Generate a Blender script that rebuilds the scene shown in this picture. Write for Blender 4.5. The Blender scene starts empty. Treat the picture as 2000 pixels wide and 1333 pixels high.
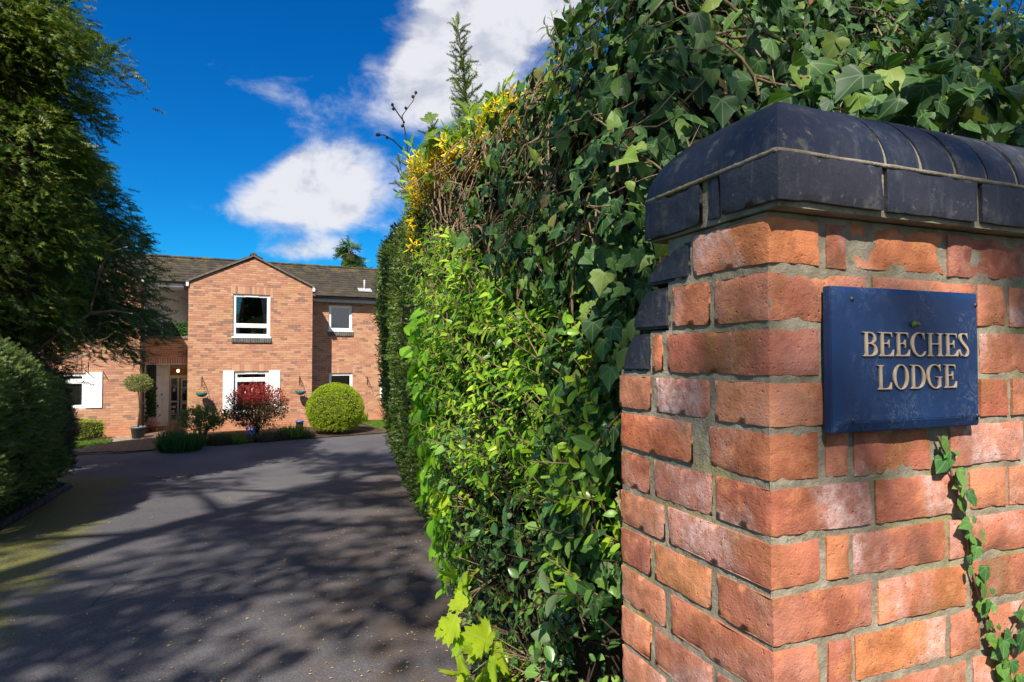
import bpy, bmesh, math, random
import numpy as np
from mathutils import Vector, Matrix, noise as mnoise
from mathutils.geometry import delaunay_2d_cdt

random.seed(7)
rng = np.random.default_rng(7)
R = math.radians
sc = bpy.context.scene
col = sc.collection

# ------------------------------------------------------------------ camera
EYE = 2.5
cam = bpy.data.cameras.new('camera')
cam.sensor_width = 36.0
cam.lens = 36.0 * 1220 / 2000
cam.clip_start = 0.02
cam.clip_end = 2000
camo = bpy.data.objects.new('camera', cam)
col.objects.link(camo)
camo.location = (0, 0, EYE)
camo.rotation_euler = (R(90 + 1.43), 0, 0)
sc.camera = camo

# ------------------------------------------------------------------ light and sky
SUN_EL = R(45.4)
LX, LY = 0.149, 0.989                      # horizontal direction the light travels
sun = bpy.data.lights.new('sun', 'SUN')
sun.energy = 4.7
sun.angle = R(0.53)
sun.color = (1.0, 0.93, 0.82)
suno = bpy.data.objects.new('sun', sun)
col.objects.link(suno)
ldir = Vector((LX * math.cos(SUN_EL), LY * math.cos(SUN_EL), -math.sin(SUN_EL)))
suno.rotation_euler = ldir.to_track_quat('-Z', 'Y').to_euler()
suno.location = (-5, -30, 40)

world = bpy.data.worlds.new('World')
sc.world = world
world.use_nodes = True
sc.view_settings.view_transform = 'Standard'
sc.view_settings.look = 'None'
sc.view_settings.gamma = 1.0
sc.view_settings.use_curve_mapping = False
sc.view_settings.exposure = 1.0


class NT:
    """small helper to write node trees"""
    def __init__(s, tree):
        s.t = tree

    def n(s, typ, **kw):
        nd = s.t.nodes.new('ShaderNode' + typ)
        for k, v in kw.items():
            if hasattr(nd, k) and not k[0].isupper():
                setattr(nd, k, v)
            else:
                s.set(nd, k, v)
        return nd

    def set(s, nd, k, v):
        k2 = k.replace('_', ' ')
        sock = nd.inputs[int(k[1:])] if (k[0] == 'I' and k[1:].isdigit()) else nd.inputs[k2]
        if isinstance(v, bpy.types.NodeSocket):
            s.t.links.new(v, sock)
        elif isinstance(v, bpy.types.Node):
            s.t.links.new(v.outputs[0], sock)
        else:
            if isinstance(v, (tuple, list)) and len(v) == 3 and sock.type == 'RGBA':
                v = (*v, 1)
            sock.default_value = v

    def m(s, op, a, b=0.0, c=0.0, clamp=False):
        nd = s.t.nodes.new('ShaderNodeMath')
        nd.operation = op
        nd.use_clamp = clamp
        s.set(nd, 'I0', a)
        s.set(nd, 'I1', b)
        if op in ('MULTIPLY_ADD', 'SMOOTH_MIN', 'SMOOTH_MAX', 'COMPARE', 'WRAP'):
            s.set(nd, 'I2', c)
        return nd.outputs[0]

    def mix(s, f, a, b, blend='MIX'):
        nd = s.t.nodes.new('ShaderNodeMix')
        nd.data_type = 'RGBA'
        nd.blend_type = blend
        for i, v in ((0, f), (6, a), (7, b)):
            sock = nd.inputs[i]
            if isinstance(v, bpy.types.NodeSocket):
                s.t.links.new(v, sock)
            else:
                if isinstance(v, (tuple, list)) and len(v) == 3:
                    v = (*v, 1)
                sock.default_value = v
        return nd.outputs[2]

    def ramp(s, f, stops, interp='LINEAR'):
        nd = s.t.nodes.new('ShaderNodeValToRGB')
        cr = nd.color_ramp
        cr.interpolation = interp
        while len(cr.elements) < len(stops):
            cr.elements.new(0.5)
        for e, (p, c) in zip(cr.elements, stops):
            e.position = p
            e.color = (*c, 1) if len(c) == 3 else c
        s.t.links.new(f, nd.inputs[0])
        return nd.outputs[0]

    def step(s, v, a, b):
        nd = s.t.nodes.new('ShaderNodeMapRange')
        nd.interpolation_type = 'SMOOTHSTEP'
        s.set(nd, 'I0', v)
        s.set(nd, 'I1', a)
        s.set(nd, 'I2', b)
        return nd.outputs[0]

    def noise(s, vec, scale, detail=4.0, rough=0.55, dist=0.0):
        nd = s.n('TexNoise', Scale=scale, Detail=detail, Roughness=rough, Distortion=dist)
        if vec is not None:
            s.t.links.new(vec, nd.inputs['Vector'])
        return nd.outputs[0]


def build_sky():
    t = world.node_tree
    t.nodes.clear()
    N = NT(t)
    sky = N.n('TexSky')
    sky.sky_type = 'NISHITA'
    sky.sun_disc = False
    sky.sun_elevation = SUN_EL
    sky.sun_rotation = math.atan2(-LX, -LY)
    sky.altitude = 100
    sky.air_density = 1.0
    sky.dust_density = 0.3
    sky.ozone_density = 2.5
    hs = N.n('HueSaturation', Saturation=1.42, Value=0.71)
    t.links.new(sky.outputs[0], hs.inputs['Color'])
    blue = N.mix(1.0, hs.outputs[0], (0.10, 0.80, 1.12), 'MULTIPLY')
    tc = N.n('TexCoord')
    sep = N.n('SeparateXYZ', I0=tc.outputs['Generated'])
    x, y, z = sep.outputs
    # cloud field in direction space: everything over the hemisphere, two banks in front
    yy = N.m('MAXIMUM', y, 0.05)
    u = N.m('DIVIDE', x, yy)
    v = N.m('DIVIDE', z, yy)
    front = N.step(y, 0.1, 0.4)

    def bank(cu, cv, ang, su, sv, amp):
        du = N.m('SUBTRACT', u, cu)
        dv = N.m('SUBTRACT', v, cv)
        ca, sa = math.cos(ang), math.sin(ang)
        a = N.m('DIVIDE', N.m('ADD', N.m('MULTIPLY', du, ca), N.m('MULTIPLY', dv, sa)), su)
        b = N.m('DIVIDE', N.m('SUBTRACT', N.m('MULTIPLY', dv, ca), N.m('MULTIPLY', du, sa)), sv)
        r2 = N.m('ADD', N.m('MULTIPLY', a, a), N.m('MULTIPLY', b, b))
        return N.m('MULTIPLY', N.m('POWER', 2.718, N.m('MULTIPLY', r2, -1.0)), amp)

    def P(px, py):
        return (px - 1000) / 1220.0, (697 - py) / 1220.0
    banks = []
    for px, py, ang, su, sv, amp in (
            (612, 345, 0.0, .082, .056, .72), (540, 392, 0.12, .080, .034, .56), (645, 388, 0.0, .070, .056, .66),
            (590, 492, 0.0, .080, .024, .42),
            (850, 135, .95, .115, .066, .60), (930, 45, .85, .16, .085, .74), (1050, -40, .6, .22, .10, .70),
            (600, 215, -.55, .13, .030, .20), (800, 430, 1.2, .05, .04, .24), (1010, 190, .7, .12, .08, .22)):
        cu, cv = P(px, py)
        banks.append(bank(cu, cv, ang, su, sv, amp))
    s = banks[0]
    for b in banks[1:]:
        s = N.m('ADD', s, b)
    s = N.m('MULTIPLY', s, front)
    mp = N.n('Mapping', Scale=(1, 1, 1.5))
    t.links.new(tc.outputs['Generated'], mp.inputs['Vector'])
    n1 = N.noise(mp.outputs[0], 8.0, 10.0, 0.58, 0.2)
    n2 = N.noise(mp.outputs[0], 1.6, 3.0, 0.5)
    n3 = N.noise(mp.outputs[0], 20.0, 6.0, 0.62, 0.6)
    # heavier cloud added out of view, to lift the light in the shade
    other = N.m('MULTIPLY', N.step(n2, 0.44, 0.60), N.m('SUBTRACT', 1.0, N.step(y, 0.25, 0.6)))
    dens = N.m('ADD', s, N.m('MULTIPLY', other, 0.75))
    dens = N.m('ADD', dens, N.m('MULTIPLY', N.m('SUBTRACT', n1, 0.5), 1.05))
    dens = N.m('ADD', dens, N.m('MULTIPLY', N.m('SUBTRACT', n3, 0.5), 0.45))
    cov = N.m('MULTIPLY', N.step(dens, 0.19, 0.68), 0.97)
    # thick parts of a cloud are grey underneath
    mp2 = N.n('Mapping', Scale=(1, 1, 1.5), Location=(0, 0, .055))
    t.links.new(tc.outputs['Generated'], mp2.inputs['Vector'])
    n1b = N.noise(mp2.outputs[0], 8.0, 10.0, 0.58, 0.2)
    shade = N.m('SUBTRACT', n1b, n1)          # more cloud above: less light reaches this part
    thick = N.step(dens, 0.30, 0.9)
    bright = N.mix(N.m('MULTIPLY', N.step(shade, -.06, .14), N.m('SUBTRACT', 1.0, N.m('MULTIPLY', thick, .35))), (4.95, 5.0, 5.3), (2.6, 2.85, 3.6))
    c = N.mix(cov, blue, bright)
    bg = N.n('Background', Strength=0.085)
    t.links.new(c, bg.inputs[0])
    out = N.n('OutputWorld')
    t.links.new(bg.outputs[0], out.inputs[0])


build_sky()


# ------------------------------------------------------------------ object helpers
def tag(o, label=None, cat=None, group=None, kind=None):
    if label:
        o['label'] = label
    if cat:
        o['category'] = cat
    if group:
        o['group'] = group
    if kind:
        o['kind'] = kind
    return o


def empty(name, loc, rz=0.0, label=None, cat=None, group=None):
    o = bpy.data.objects.new(name, None)
    o.empty_display_size = 0.2
    col.objects.link(o)
    o.location = loc
    o.rotation_euler = (0, 0, rz)
    o['_m'] = 0
    del o['_m']
    MATS[o.name] = Matrix.Translation(loc) @ Matrix.Rotation(rz, 4, 'Z')
    return tag(o, label, cat, group)


MATS = {}


def link(name, mesh, parent=None, local=True, mtx=None):
    """one object; local=False means its coordinates are world coordinates"""
    o = bpy.data.objects.new(name, mesh)
    col.objects.link(o)
    if parent is not None:
        o.parent = parent
        if not local:
            o.matrix_parent_inverse = MATS[parent.name].inverted() if parent.name in MATS else Matrix()
    if mtx is not None:
        o.matrix_basis = mtx
    return o


class MB:
    def __init__(s):
        s.v, s.f, s.tint, s.smooth = [], [], [], []

    def add(s, verts, faces, tint=0.0, smooth=False):
        b = len(s.v)
        s.v.extend(verts)
        s.tint.extend([tint] * len(verts))
        s.f.extend([tuple(b + i for i in f) for f in faces])
        s.smooth.extend([smooth] * len(faces))
        return s

    def box(s, x0, x1, y0, y1, z0, z1, tint=0.0, M=None):
        v = [(x0, y0, z0), (x1, y0, z0), (x1, y1, z0), (x0, y1, z0), (x0, y0, z1), (x1, y0, z1), (x1, y1, z1), (x0, y1, z1)]
        if M is not None:
            v = [tuple(M @ Vector(p)) for p in v]
        return s.add(v, [(3, 2, 1, 0), (4, 5, 6, 7), (0, 1, 5, 4), (1, 2, 6, 5), (2, 3, 7, 6), (3, 0, 4, 7)], tint)

    def bbox(s, x0, x1, y0, y1, z0, z1, b=0.004, tint=0.0):
        """box with chamfered edges"""
        bm = bmesh.new()
        bmesh.ops.create_cube(bm, size=1)
        for v in bm.verts:
            v.co = Vector((x0 + (v.co.x + .5) * (x1 - x0), y0 + (v.co.y + .5) * (y1 - y0), z0 + (v.co.z + .5) * (z1 - z0)))
        bmesh.ops.bevel(bm, geom=bm.edges[:], offset=b, segments=1, affect='EDGES')
        bm.verts.index_update()
        s.add([tuple(v.co) for v in bm.verts], [[v.index for v in f.verts] for f in bm.faces], tint)
        bm.free()
        return s

    def tube(s, pts, rad, n=6, tint=0.0, cap=True):
        pts = [Vector(p) for p in pts]
        if not hasattr(rad, '__len__'):
            rad = [rad] * len(pts)
        base = len(s.v)
        ref = Vector((0.31, 0.22, 0.93)).normalized()
        for i, p in enumerate(pts):
            d = (pts[min(i + 1, len(pts) - 1)] - pts[max(i - 1, 0)])
            d = d.normalized() if d.length > 1e-9 else Vector((0, 0, 1))
            a = d.cross(ref)
            if a.length < 0.05:
                a = d.cross(Vector((1, 0, 0)))
            a.normalize()
            b = d.cross(a)
            for k in range(n):
                an = 2 * math.pi * k / n
                q = p + (a * math.cos(an) + b * math.sin(an)) * rad[i]
                s.v.append(tuple(q))
                s.tint.append(tint)
        for i in range(len(pts) - 1):
            for k in range(n):
                k2 = (k + 1) % n
                s.f.append((base + i * n + k, base + i * n + k2, base + (i + 1) * n + k2, base + (i + 1) * n + k))
                s.smooth.append(True)
        if cap:
            s.f.append(tuple(base + k for k in range(n))[::-1])
            s.f.append(tuple(base + (len(pts) - 1) * n + k for k in range(n)))
            s.smooth += [False, False]
        return s

    def lathe(s, prof, n=20, c=(0, 0, 0), tint=0.0):
        base = len(s.v)
        for r, z in prof:
            for k in range(n):
                a = 2 * math.pi * k / n
                s.v.append((c[0] + r * math.cos(a), c[1] + r * math.sin(a), c[2] + z))
                s.tint.append(tint)
        for i in range(len(prof) - 1):
            for k in range(n):
                k2 = (k + 1) % n
                s.f.append((base + i * n + k, base + i * n + k2, base + (i + 1) * n + k2, base + (i + 1) * n + k))
                s.smooth.append(True)
        return s

    def prism(s, poly, O, U, V, Nn, n0, n1, tint=0.0):
        """polygon in (u,v), extruded along Nn from n0 (back) to n1 (front)"""
        O, U, V, Nn = Vector(O), Vector(U), Vector(V), Vector(Nn)
        k = len(poly)
        vs = [tuple(O + U * a + V * b + Nn * n0) for a, b in poly] + [tuple(O + U * a + V * b + Nn * n1) for a, b in poly]
        fs = [tuple(range(k, 2 * k))] + [(i, (i + 1) % k, k + (i + 1) % k, k + i) for i in range(k)]
        return s.add(vs, fs, tint)

    def mesh(s, name, mat):
        me = bpy.data.meshes.new(name)
        me.from_pydata(s.v, [], s.f)
        if mat:
            me.materials.append(mat)
        if any(s.smooth):
            me.polygons.foreach_set('use_smooth', s.smooth)
        if any(s.tint):
            at = me.attributes.new('tint', 'FLOAT', 'POINT')
            at.data.foreach_set('value', s.tint)
        me.update()
        return me

    def obj(s, name, mat, parent=None, local=True, mtx=None):
        return link(name, s.mesh(name, mat), parent, local, mtx)


def grid_mesh(name, V, mat, smooth=True):
    """V: (a,b,3) array of points"""
    a, b, _ = V.shape
    idx = np.arange(a * b).reshape(a, b)
    q = np.stack([idx[:-1, :-1], idx[1:, :-1], idx[1:, 1:], idx[:-1, 1:]], -1).reshape(-1, 4)
    return np_mesh(name, V.reshape(-1, 3), q, mat, smooth)


def np_mesh(name, V, F, mat, smooth=True, tint=None, uv=None):
    me = bpy.data.meshes.new(name)
    n, k = F.shape
    me.vertices.add(len(V))
    me.vertices.foreach_set('co', np.ascontiguousarray(V, np.float32).ravel())
    me.loops.add(n * k)
    me.loops.foreach_set('vertex_index', np.ascontiguousarray(F, np.int32).ravel())
    me.polygons.add(n)
    me.polygons.foreach_set('loop_start', np.arange(0, n * k, k, dtype=np.int32))
    me.polygons.foreach_set('use_smooth', np.full(n, smooth))
    if tint is not None:
        at = me.attributes.new('tint', 'FLOAT', 'POINT')
        at.data.foreach_set('value', np.ascontiguousarray(tint, np.float32))
    if uv is not None:
        ul = me.uv_layers.new(name='UVMap')
        ul.data.foreach_set('uv', np.ascontiguousarray(uv[F.ravel()], np.float32).ravel())
    if mat:
        me.materials.append(mat)
    me.update(calc_edges=True)
    return me


def unit(a):
    return a / np.maximum(np.linalg.norm(a, axis=-1, keepdims=True), 1e-9)


def frames(tip, nrm):
    """rotation matrices whose y axis is tip and z axis about nrm"""
    y = unit(tip)
    x = unit(np.cross(y, nrm))
    z = np.cross(x, y)
    return np.stack([x, y, z], -1)


def scatter(name, tpl, P, Rm, S, tint, mat, parent=None, local=False, kind='stuff', smooth=True):
    tv, tf, tuv = tpl
    n = len(P)
    S = np.asarray(S, float)
    if S.ndim == 1:
        S = np.repeat(S[:, None], 3, 1)
    V = np.einsum('nij,nkj->nki', Rm, tv[None] * S[:, None, :]) + P[:, None, :]
    F = (tf[None] + (np.arange(n) * len(tv))[:, None, None]).reshape(-1, tf.shape[1])
    me = np_mesh(name, V.reshape(-1, 3), F, mat, smooth, np.repeat(tint, len(tv)), np.tile(tuv, (n, 1)))
    o = link(name, me, parent, local)
    if kind and parent is not None:
        o['kind'] = kind
    return o


def scatter_split(tpls, P, Rm, S, mat, parent, leafname='leaf', restname='foliage', nmax=280, prefer=None):
    """the leaves that show largest become single objects (shared meshes), the rest one mesh"""
    n = len(P)
    which = rng.integers(0, len(tpls), n)
    dist = np.linalg.norm(P - np.array([0, 0, EYE]), axis=1)
    score = S / dist if prefer is None else prefer * S / dist
    order = np.argsort(-score)
    single = order[:min(nmax, n)]
    rest = order[min(nmax, n):]
    meshes = []
    for k, t in enumerate(tpls):
        meshes.append(np_mesh(leafname, t[0], t[1], mat, True, None, t[2]))
    inv = MATS[parent.name].inverted()
    for i in single:
        M = Matrix([[*(Rm[i, r] * S[i]), P[i, r]] for r in range(3)] + [[0, 0, 0, 1]])
        o = bpy.data.objects.new(leafname, meshes[which[i]])
        col.objects.link(o)
        o.parent = parent
        o.matrix_basis = inv @ M
    if len(rest):
        # one joined mesh of the remaining leaves, all variants
        Vs, Fs, Ts, Us, b = [], [], [], [], 0
        for k, t in enumerate(tpls):
            ii = rest[which[rest] == k]
            if not len(ii):
                continue
            tv, tf, tuv = t
            V = np.einsum('nij,nkj->nki', Rm[ii], tv[None] * S[ii][:, None, None]) + P[ii][:, None, :]
            F = (tf[None] + (np.arange(len(ii)) * len(tv))[:, None, None]).reshape(-1, 3) + b
            b += len(ii) * len(tv)
            Vs.append(V.reshape(-1, 3))
            Fs.append(F)
            Ts.append(np.repeat(rng.random(len(ii)), len(tv)))
            Us.append(np.tile(tuv, (len(ii), 1)))
        me = np_mesh(restname, np.concatenate(Vs), np.concatenate(Fs), mat, True, np.concatenate(Ts), np.concatenate(Us))
        o = link(restname, me, parent, False)
        o['kind'] = 'stuff'


def rnd_unit(n):
    return unit(rng.normal(size=(n, 3)))


# ------------------------------------------------------------------ leaf templates (triangles)
def fan(outline, centre, zf):
    pts = [centre] + outline
    v = np.array([(x, y, zf(x, y)) for x, y in pts])
    k = len(outline)
    f = np.array([(0, 1 + i, 1 + (i + 1) % k) for i in range(k)])
    uv = np.array([(x * .5 + .5, y) for x, y in pts])
    return v, f, uv


def ivy_tpl(lobe=1.0, droop=.18, fold=.25):
    h = [(.17, -.12), (.40, -.06), (.50 * lobe, .10), (.42, .24), (.47 * lobe, .42), (.33, .55), (.16, .78)]
    out = [(0, -.02)] + h + [(0, 1)] + [(-x, y) for x, y in h[::-1]]
    return fan(out, (0, .22), lambda x, y: fold * abs(x) - droop * y * y - .1 * x * x + .05 * math.sin(7 * x + 5 * y))


def oval_tpl(w=.24, droop=.2, fold=.3, wide=.5):
    ys = [0, .15, .38, .62, .84, 1]
    pw = [0.02, .6, .95, .9, .5, 0.0]
    v, uv, f = [], [], []
    for y, p in zip(ys, pw):
        for sx in (-1, 0, 1):
            x = sx * w * p
            v.append((x, y, fold * abs(x) - droop * y * y))
            uv.append((x * .5 + .5, y))
    for i in range(5):
        for k in (0, 1):
            a = i * 3 + k
            if i == 4:
                f.append((a, a + 1, 3 * 5 + 1))
            else:
                f += [(a, a + 1, a + 4), (a, a + 4, a + 3)]
    return np.array(v), np.array(f), np.array(uv)


def maple_tpl():
    out = []
    lob = [(-125, .45), (-62, .8), (0, 1.0), (62, .8), (125, .45)]
    ang = np.linspace(-150, 150, 41)
    for i, a in enumerate(ang):
        r = max(l * (math.cos(R(min(90, abs(a - c) * 2.0))) ** .7) for c, l in lob)
        r = max(r, .34) * (1 + .10 * (1 if i % 2 else -1))
        out.append((r * math.sin(R(a)) * .62, .32 + r * math.cos(R(a)) * .62))
    return fan([(0, .1)] + out, (0, .32), lambda x, y: .12 * abs(x) - .22 * (y - .2) ** 2 + .05 * math.sin(9 * x))


def flower_tpl():
    v, f = [(0, 0, 0)], []
    for k in range(4):
        a = k * math.pi / 2 + .3
        d = np.array([math.cos(a), math.sin(a), 0])
        p = np.array([-math.sin(a), math.cos(a), 0])
        b = len(v)
        for t, w, z in ((.5, .13, .15), (1.0, .08, .45)):
            v += [tuple(d * t + p * w + np.array([0, 0, z])), tuple(d * t - p * w + np.array([0, 0, z]))]
        f += [(0, b, b + 1), (b, b + 2, b + 3), (b, b + 3, b + 1)]
    v = np.array(v)
    return v, np.array(f), v[:, :2] * .5 + .5


def sprig_tpl(n=22, w=.035, L=.26, flat=.35, seed=1):
    r = np.random.default_rng(seed)
    v, f = [], []
    for i in range(n):
        t = (i + .5) / n
        side = 1 if i % 2 else -1
        base = np.array([0, t * .95, -.10 * t * t])
        d = unit(np.array([side * .85, .75, r.normal() * flat]))
        p = unit(np.cross(d, np.array([0, 0, 1]))) * w
        l = L * (1.15 - .6 * t) * (0.8 + .4 * r.random())
        b = len(v)
        v += [tuple(base - p), tuple(base + p), tuple(base + d * l)]
        f.append((b, b + 1, b + 2))
    b = len(v)
    v += [(-.012, 0, 0), (.012, 0, 0), (0, 1.05, -.1)]
    f.append((b, b + 1, b + 2))
    v = np.array(v)
    return v, np.array(f), v[:, :2]


def clump_tpl(n=9, size=.42, spread=.5, w=.5, seed=2):
    """a handful of small leaves about a point"""
    r = np.random.default_rng(seed)
    v, f = [], []
    for i in range(n):
        c = unit(r.normal(size=3)) * spread * r.random() ** .5
        d = unit(unit(c + 1e-3) + r.normal(size=3) * .6 + np.array([0, .4, .2]))
        p = unit(np.cross(d, r.normal(size=3)))
        b = len(v)
        v += [tuple(c), tuple(c + d * size * .5 + p * size * w * .5), tuple(c + d * size), tuple(c + d * size * .5 - p * size * w * .5)]
        f += [(b, b + 1, b + 2), (b, b + 2, b + 3)]
    v = np.array(v)
    return v, np.array(f), v[:, :2]


IVY = [ivy_tpl(), ivy_tpl(.82, .34, .12), ivy_tpl(1.08, .08, .38), ivy_tpl(.92, -.12, .28), ivy_tpl(.75, .2, -.2)]
OVAL = [oval_tpl(), oval_tpl(.27, .35, .2), oval_tpl(.2, .1, .4)]
ROUND = [oval_tpl(.36, .3, .25), oval_tpl(.4, .15, .3)]
LANCE = [oval_tpl(.16, .25, .3), oval_tpl(.18, .05, .4), oval_tpl(.14, .4, .2)]
MAPLE = [maple_tpl()]
FLOWER = [flower_tpl()]
SPRIG = sprig_tpl()
SPRIG12 = sprig_tpl(12, .05, .30, .35, 4)


# ------------------------------------------------------------------ materials
def new_mat(name):
    m = bpy.data.materials.new(name)
    m.use_nodes = True
    m.node_tree.nodes.clear()
    N = NT(m.node_tree)
    out = N.n('OutputMaterial')
    return m, N, out


def finish(N, out, color, rough=0.6, spec=0.4, bump=None, bstr=0.4, bdist=0.01, metal=0.0):
    p = N.n('BsdfPrincipled')
    for k, v in (('Base Color', color), ('Roughness', rough), ('Specular IOR Level', spec), ('Metallic', metal)):
        if isinstance(v, bpy.types.NodeSocket):
            N.t.links.new(v, p.inputs[k])
        else:
            if isinstance(v, (tuple, list)):
                v = (*v, 1)
            p.inputs[k].default_value = v
    if bump is not None:
        b = N.n('Bump', Strength=bstr, Distance=bdist)
        N.t.links.new(bump, b.inputs['Height'])
        N.t.links.new(b.outputs[0], p.inputs['Normal'])
    N.t.links.new(p.outputs[0], out.inputs[0])
    return p


def rand_tint(N):
    """0..1 per piece: mesh attribute plus the object's own random number"""
    at = N.n('Attribute', attribute_name='tint')
    oi = N.n('ObjectInfo')
    return N.m('FRACT', N.m('ADD', at.outputs['Fac'], oi.outputs['Random'])), oi


def plain(name, c, rough=.6, spec=.4, metal=0.0, var=.12, scale=8.0, bstr=.15):
    m, N, out = new_mat(name)
    tc = N.n('TexCoord')
    n = N.noise(tc.outputs['Object'], scale, 5.0)
    dark = tuple(x * (1 - var * 2) for x in c)
    lite = tuple(min(1, x * (1 + var)) for x in c)
    finish(N, out, N.mix(N.step(n, .3, .7), dark, lite), rough, spec, N.noise(tc.outputs['Object'], scale * 9, 3), bstr, .003, metal)
    return m


def leafmat(name, stops, rough=.42, spec=.45, trans=.3, vein=None, vscale=1.0, back=None, tcol=None):
    m, N, out = new_mat(name)
    f, oi = rand_tint(N)
    c = N.ramp(f, stops)
    geo = N.n('NewGeometry')
    n = N.noise(geo.outputs['Position'], 23.0, 3.0)
    c = N.mix(N.m('MULTIPLY', N.step(n, .35, .75), .45), c, N.mix(1.0, c, (.62, .62, .55), 'MULTIPLY'))
    if vein:
        uv = N.n('UVMap')
        sp = N.n('SeparateXYZ', I0=uv.outputs[0])
        x = N.m('MULTIPLY', N.m('SUBTRACT', sp.outputs[0], .5), 2.0)
        y = N.m('SUBTRACT', sp.outputs[1], vein[1])
        d = None
        for a in vein[0]:
            ca, sa = math.cos(R(a)), math.sin(R(a))
            dist = N.m('ABSOLUTE', N.m('SUBTRACT', N.m('MULTIPLY', x, ca), N.m('MULTIPLY', y, sa)))
            along = N.m('ADD', N.m('MULTIPLY', x, sa), N.m('MULTIPLY', y, ca))
            dist = N.m('ADD', dist, N.m('MULTIPLY', N.m('LESS_THAN', along, 0.0), 1.0))
            d = dist if d is None else N.m('MINIMUM', d, dist)
        if len(vein) > 2:       # feather veins
            w = N.m('PINGPONG', N.m('SUBTRACT', N.m('MULTIPLY', y, 7.0), N.m('MULTIPLY', N.m('ABSOLUTE', x), 5.0)), .5)
            d = N.m('MINIMUM', d, N.m('ADD', N.m('MULTIPLY', w, .12), .012))
        vf = N.m('MULTIPLY', N.m('SUBTRACT', 1.0, N.step(d, .006, .03)), .42)
        c = N.mix(vf, c, N.mix(.5, c, (.42, .50, .26)))
    if back:
        c = N.mix(geo.outputs['Backfacing'], c, N.mix(.6, c, back))
    p = N.n('BsdfPrincipled', Roughness=rough)
    p.inputs['Specular IOR Level'].default_value = spec
    N.t.links.new(c, p.inputs['Base Color'])
    tr = N.n('BsdfTranslucent')
    N.t.links.new(N.mix(1.0, c, tcol or (1.5, 1.7, .7), 'MULTIPLY'), tr.inputs[0])
    ms = N.n('MixShader', I0=trans)
    N.t.links.new(p.outputs[0], ms.inputs[1])
    N.t.links.new(tr.outputs[0], ms.inputs[2])
    N.t.links.new(ms.outputs[0], out.inputs[0])
    return m


def m_pier_brick():
    m, N, out = new_mat('old_brick')
    oi = N.n('ObjectInfo')
    r = oi.outputs['Random']
    tc = N.n('TexCoord')
    vec = N.n('VectorMath', operation='ADD', I0=tc.outputs['Object'])
    cmb = N.n('CombineXYZ', I0=N.m('MULTIPLY', r, 37.0), I1=N.m('MULTIPLY', r, 91.0), I2=N.m('MULTIPLY', r, 13.0))
    N.t.links.new(cmb.outputs[0], vec.inputs[1])
    v = vec.outputs[0]
    base = N.ramp(r, [(0, (.46, .145, .07)), (.15, (.55, .21, .09)), (.3, (.34, .105, .068)), (.45, (.47, .20, .115)), (.6, (.28, .085, .058)), (.75, (.52, .215, .10)), (.88, (.40, .17, .12)), (1, (.36, .135, .09))])
    n1 = N.noise(v, 14.0, 6.0, .6)
    n2 = N.noise(v, 5.5, 4.0, .55, .5)
    n3 = N.noise(v, 60.0, 5.0, .65)
    gr = N.noise(v, 330.0, 3.0, .7)
    base = N.mix(.10, base, (.47, .235, .16))
    c = N.mix(N.m('MULTIPLY', N.step(n1, .38, .66), .75), base, N.mix(1.0, base, (.50, .40, .36), 'MULTIPLY'))
    c = N.mix(N.m('MULTIPLY', N.step(N.noise(v, 22.0, 5.0, .65), .5, .7), .45), c, (.62, .27, .12))
    # dark weathering, olive staining, then lime bloom, each with its own blotches
    r3 = N.m('FRACT', N.m('MULTIPLY', r, 31.7))
    n4 = N.noise(v, 9.0, 5.0, .6, .3)
    drk = N.m('MULTIPLY', N.step(n4, .48, .70), N.step(r3, .25, .8))
    c = N.mix(N.m('MULTIPLY', drk, .8), c, (.115, .06, .045))
    olive = N.m('MULTIPLY', N.step(N.noise(v, 7.0, 4.0, .6), .5, .72), .5)
    c = N.mix(olive, c, (.26, .145, .05))
    r2 = N.m('FRACT', N.m('MULTIPLY', r, 17.3))
    eff = N.m('MULTIPLY', N.step(n2, .45, .66), N.m('ADD', .25, N.m('MULTIPLY', N.step(r2, .2, .75), .75)))
    eff = N.m('MULTIPLY', eff, N.m('ADD', .30, N.m('MULTIPLY', N.step(n3, .36, .62), .70)))
    c = N.mix(N.m('MULTIPLY', eff, .85), c, (.56, .41, .40))
    c = N.mix(N.m('MULTIPLY', N.step(n3, .62, .74), N.m('MULTIPLY', eff, .9)), c, (.72, .64, .62))
    # mineral specks and pits
    c = N.mix(N.m('MULTIPLY', N.step(gr, .56, .72), .35), c, N.mix(1.0, c, (.45, .4, .38), 'MULTIPLY'))
    vo = N.n('TexVoronoi', Scale=170.0)
    N.t.links.new(v, vo.inputs['Vector'])
    c = N.mix(N.m('MULTIPLY', N.m('SUBTRACT', 1.0, N.step(vo.outputs['Distance'], .10, .24)), N.m('MULTIPLY', N.step(n1, .42, .58), .7)), c, (.08, .045, .035))
    pit = N.n('TexVoronoi', Scale=75.0)
    N.t.links.new(v, pit.inputs['Vector'])
    h = N.m('ADD', N.m('MULTIPLY', n3, .9), N.m('MULTIPLY', N.step(pit.outputs['Distance'], .03, .2), .45))
    h = N.m('ADD', h, N.m('MULTIPLY', n1, 1.6))
    h = N.m('ADD', h, N.m('MULTIPLY', gr, .55))
    c = N.mix(1.0, c, (1.2, 1.13, 1.06), 'MULTIPLY')
    finish(N, out, c, .85, .22, h, .85, .0032)
    return m


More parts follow.
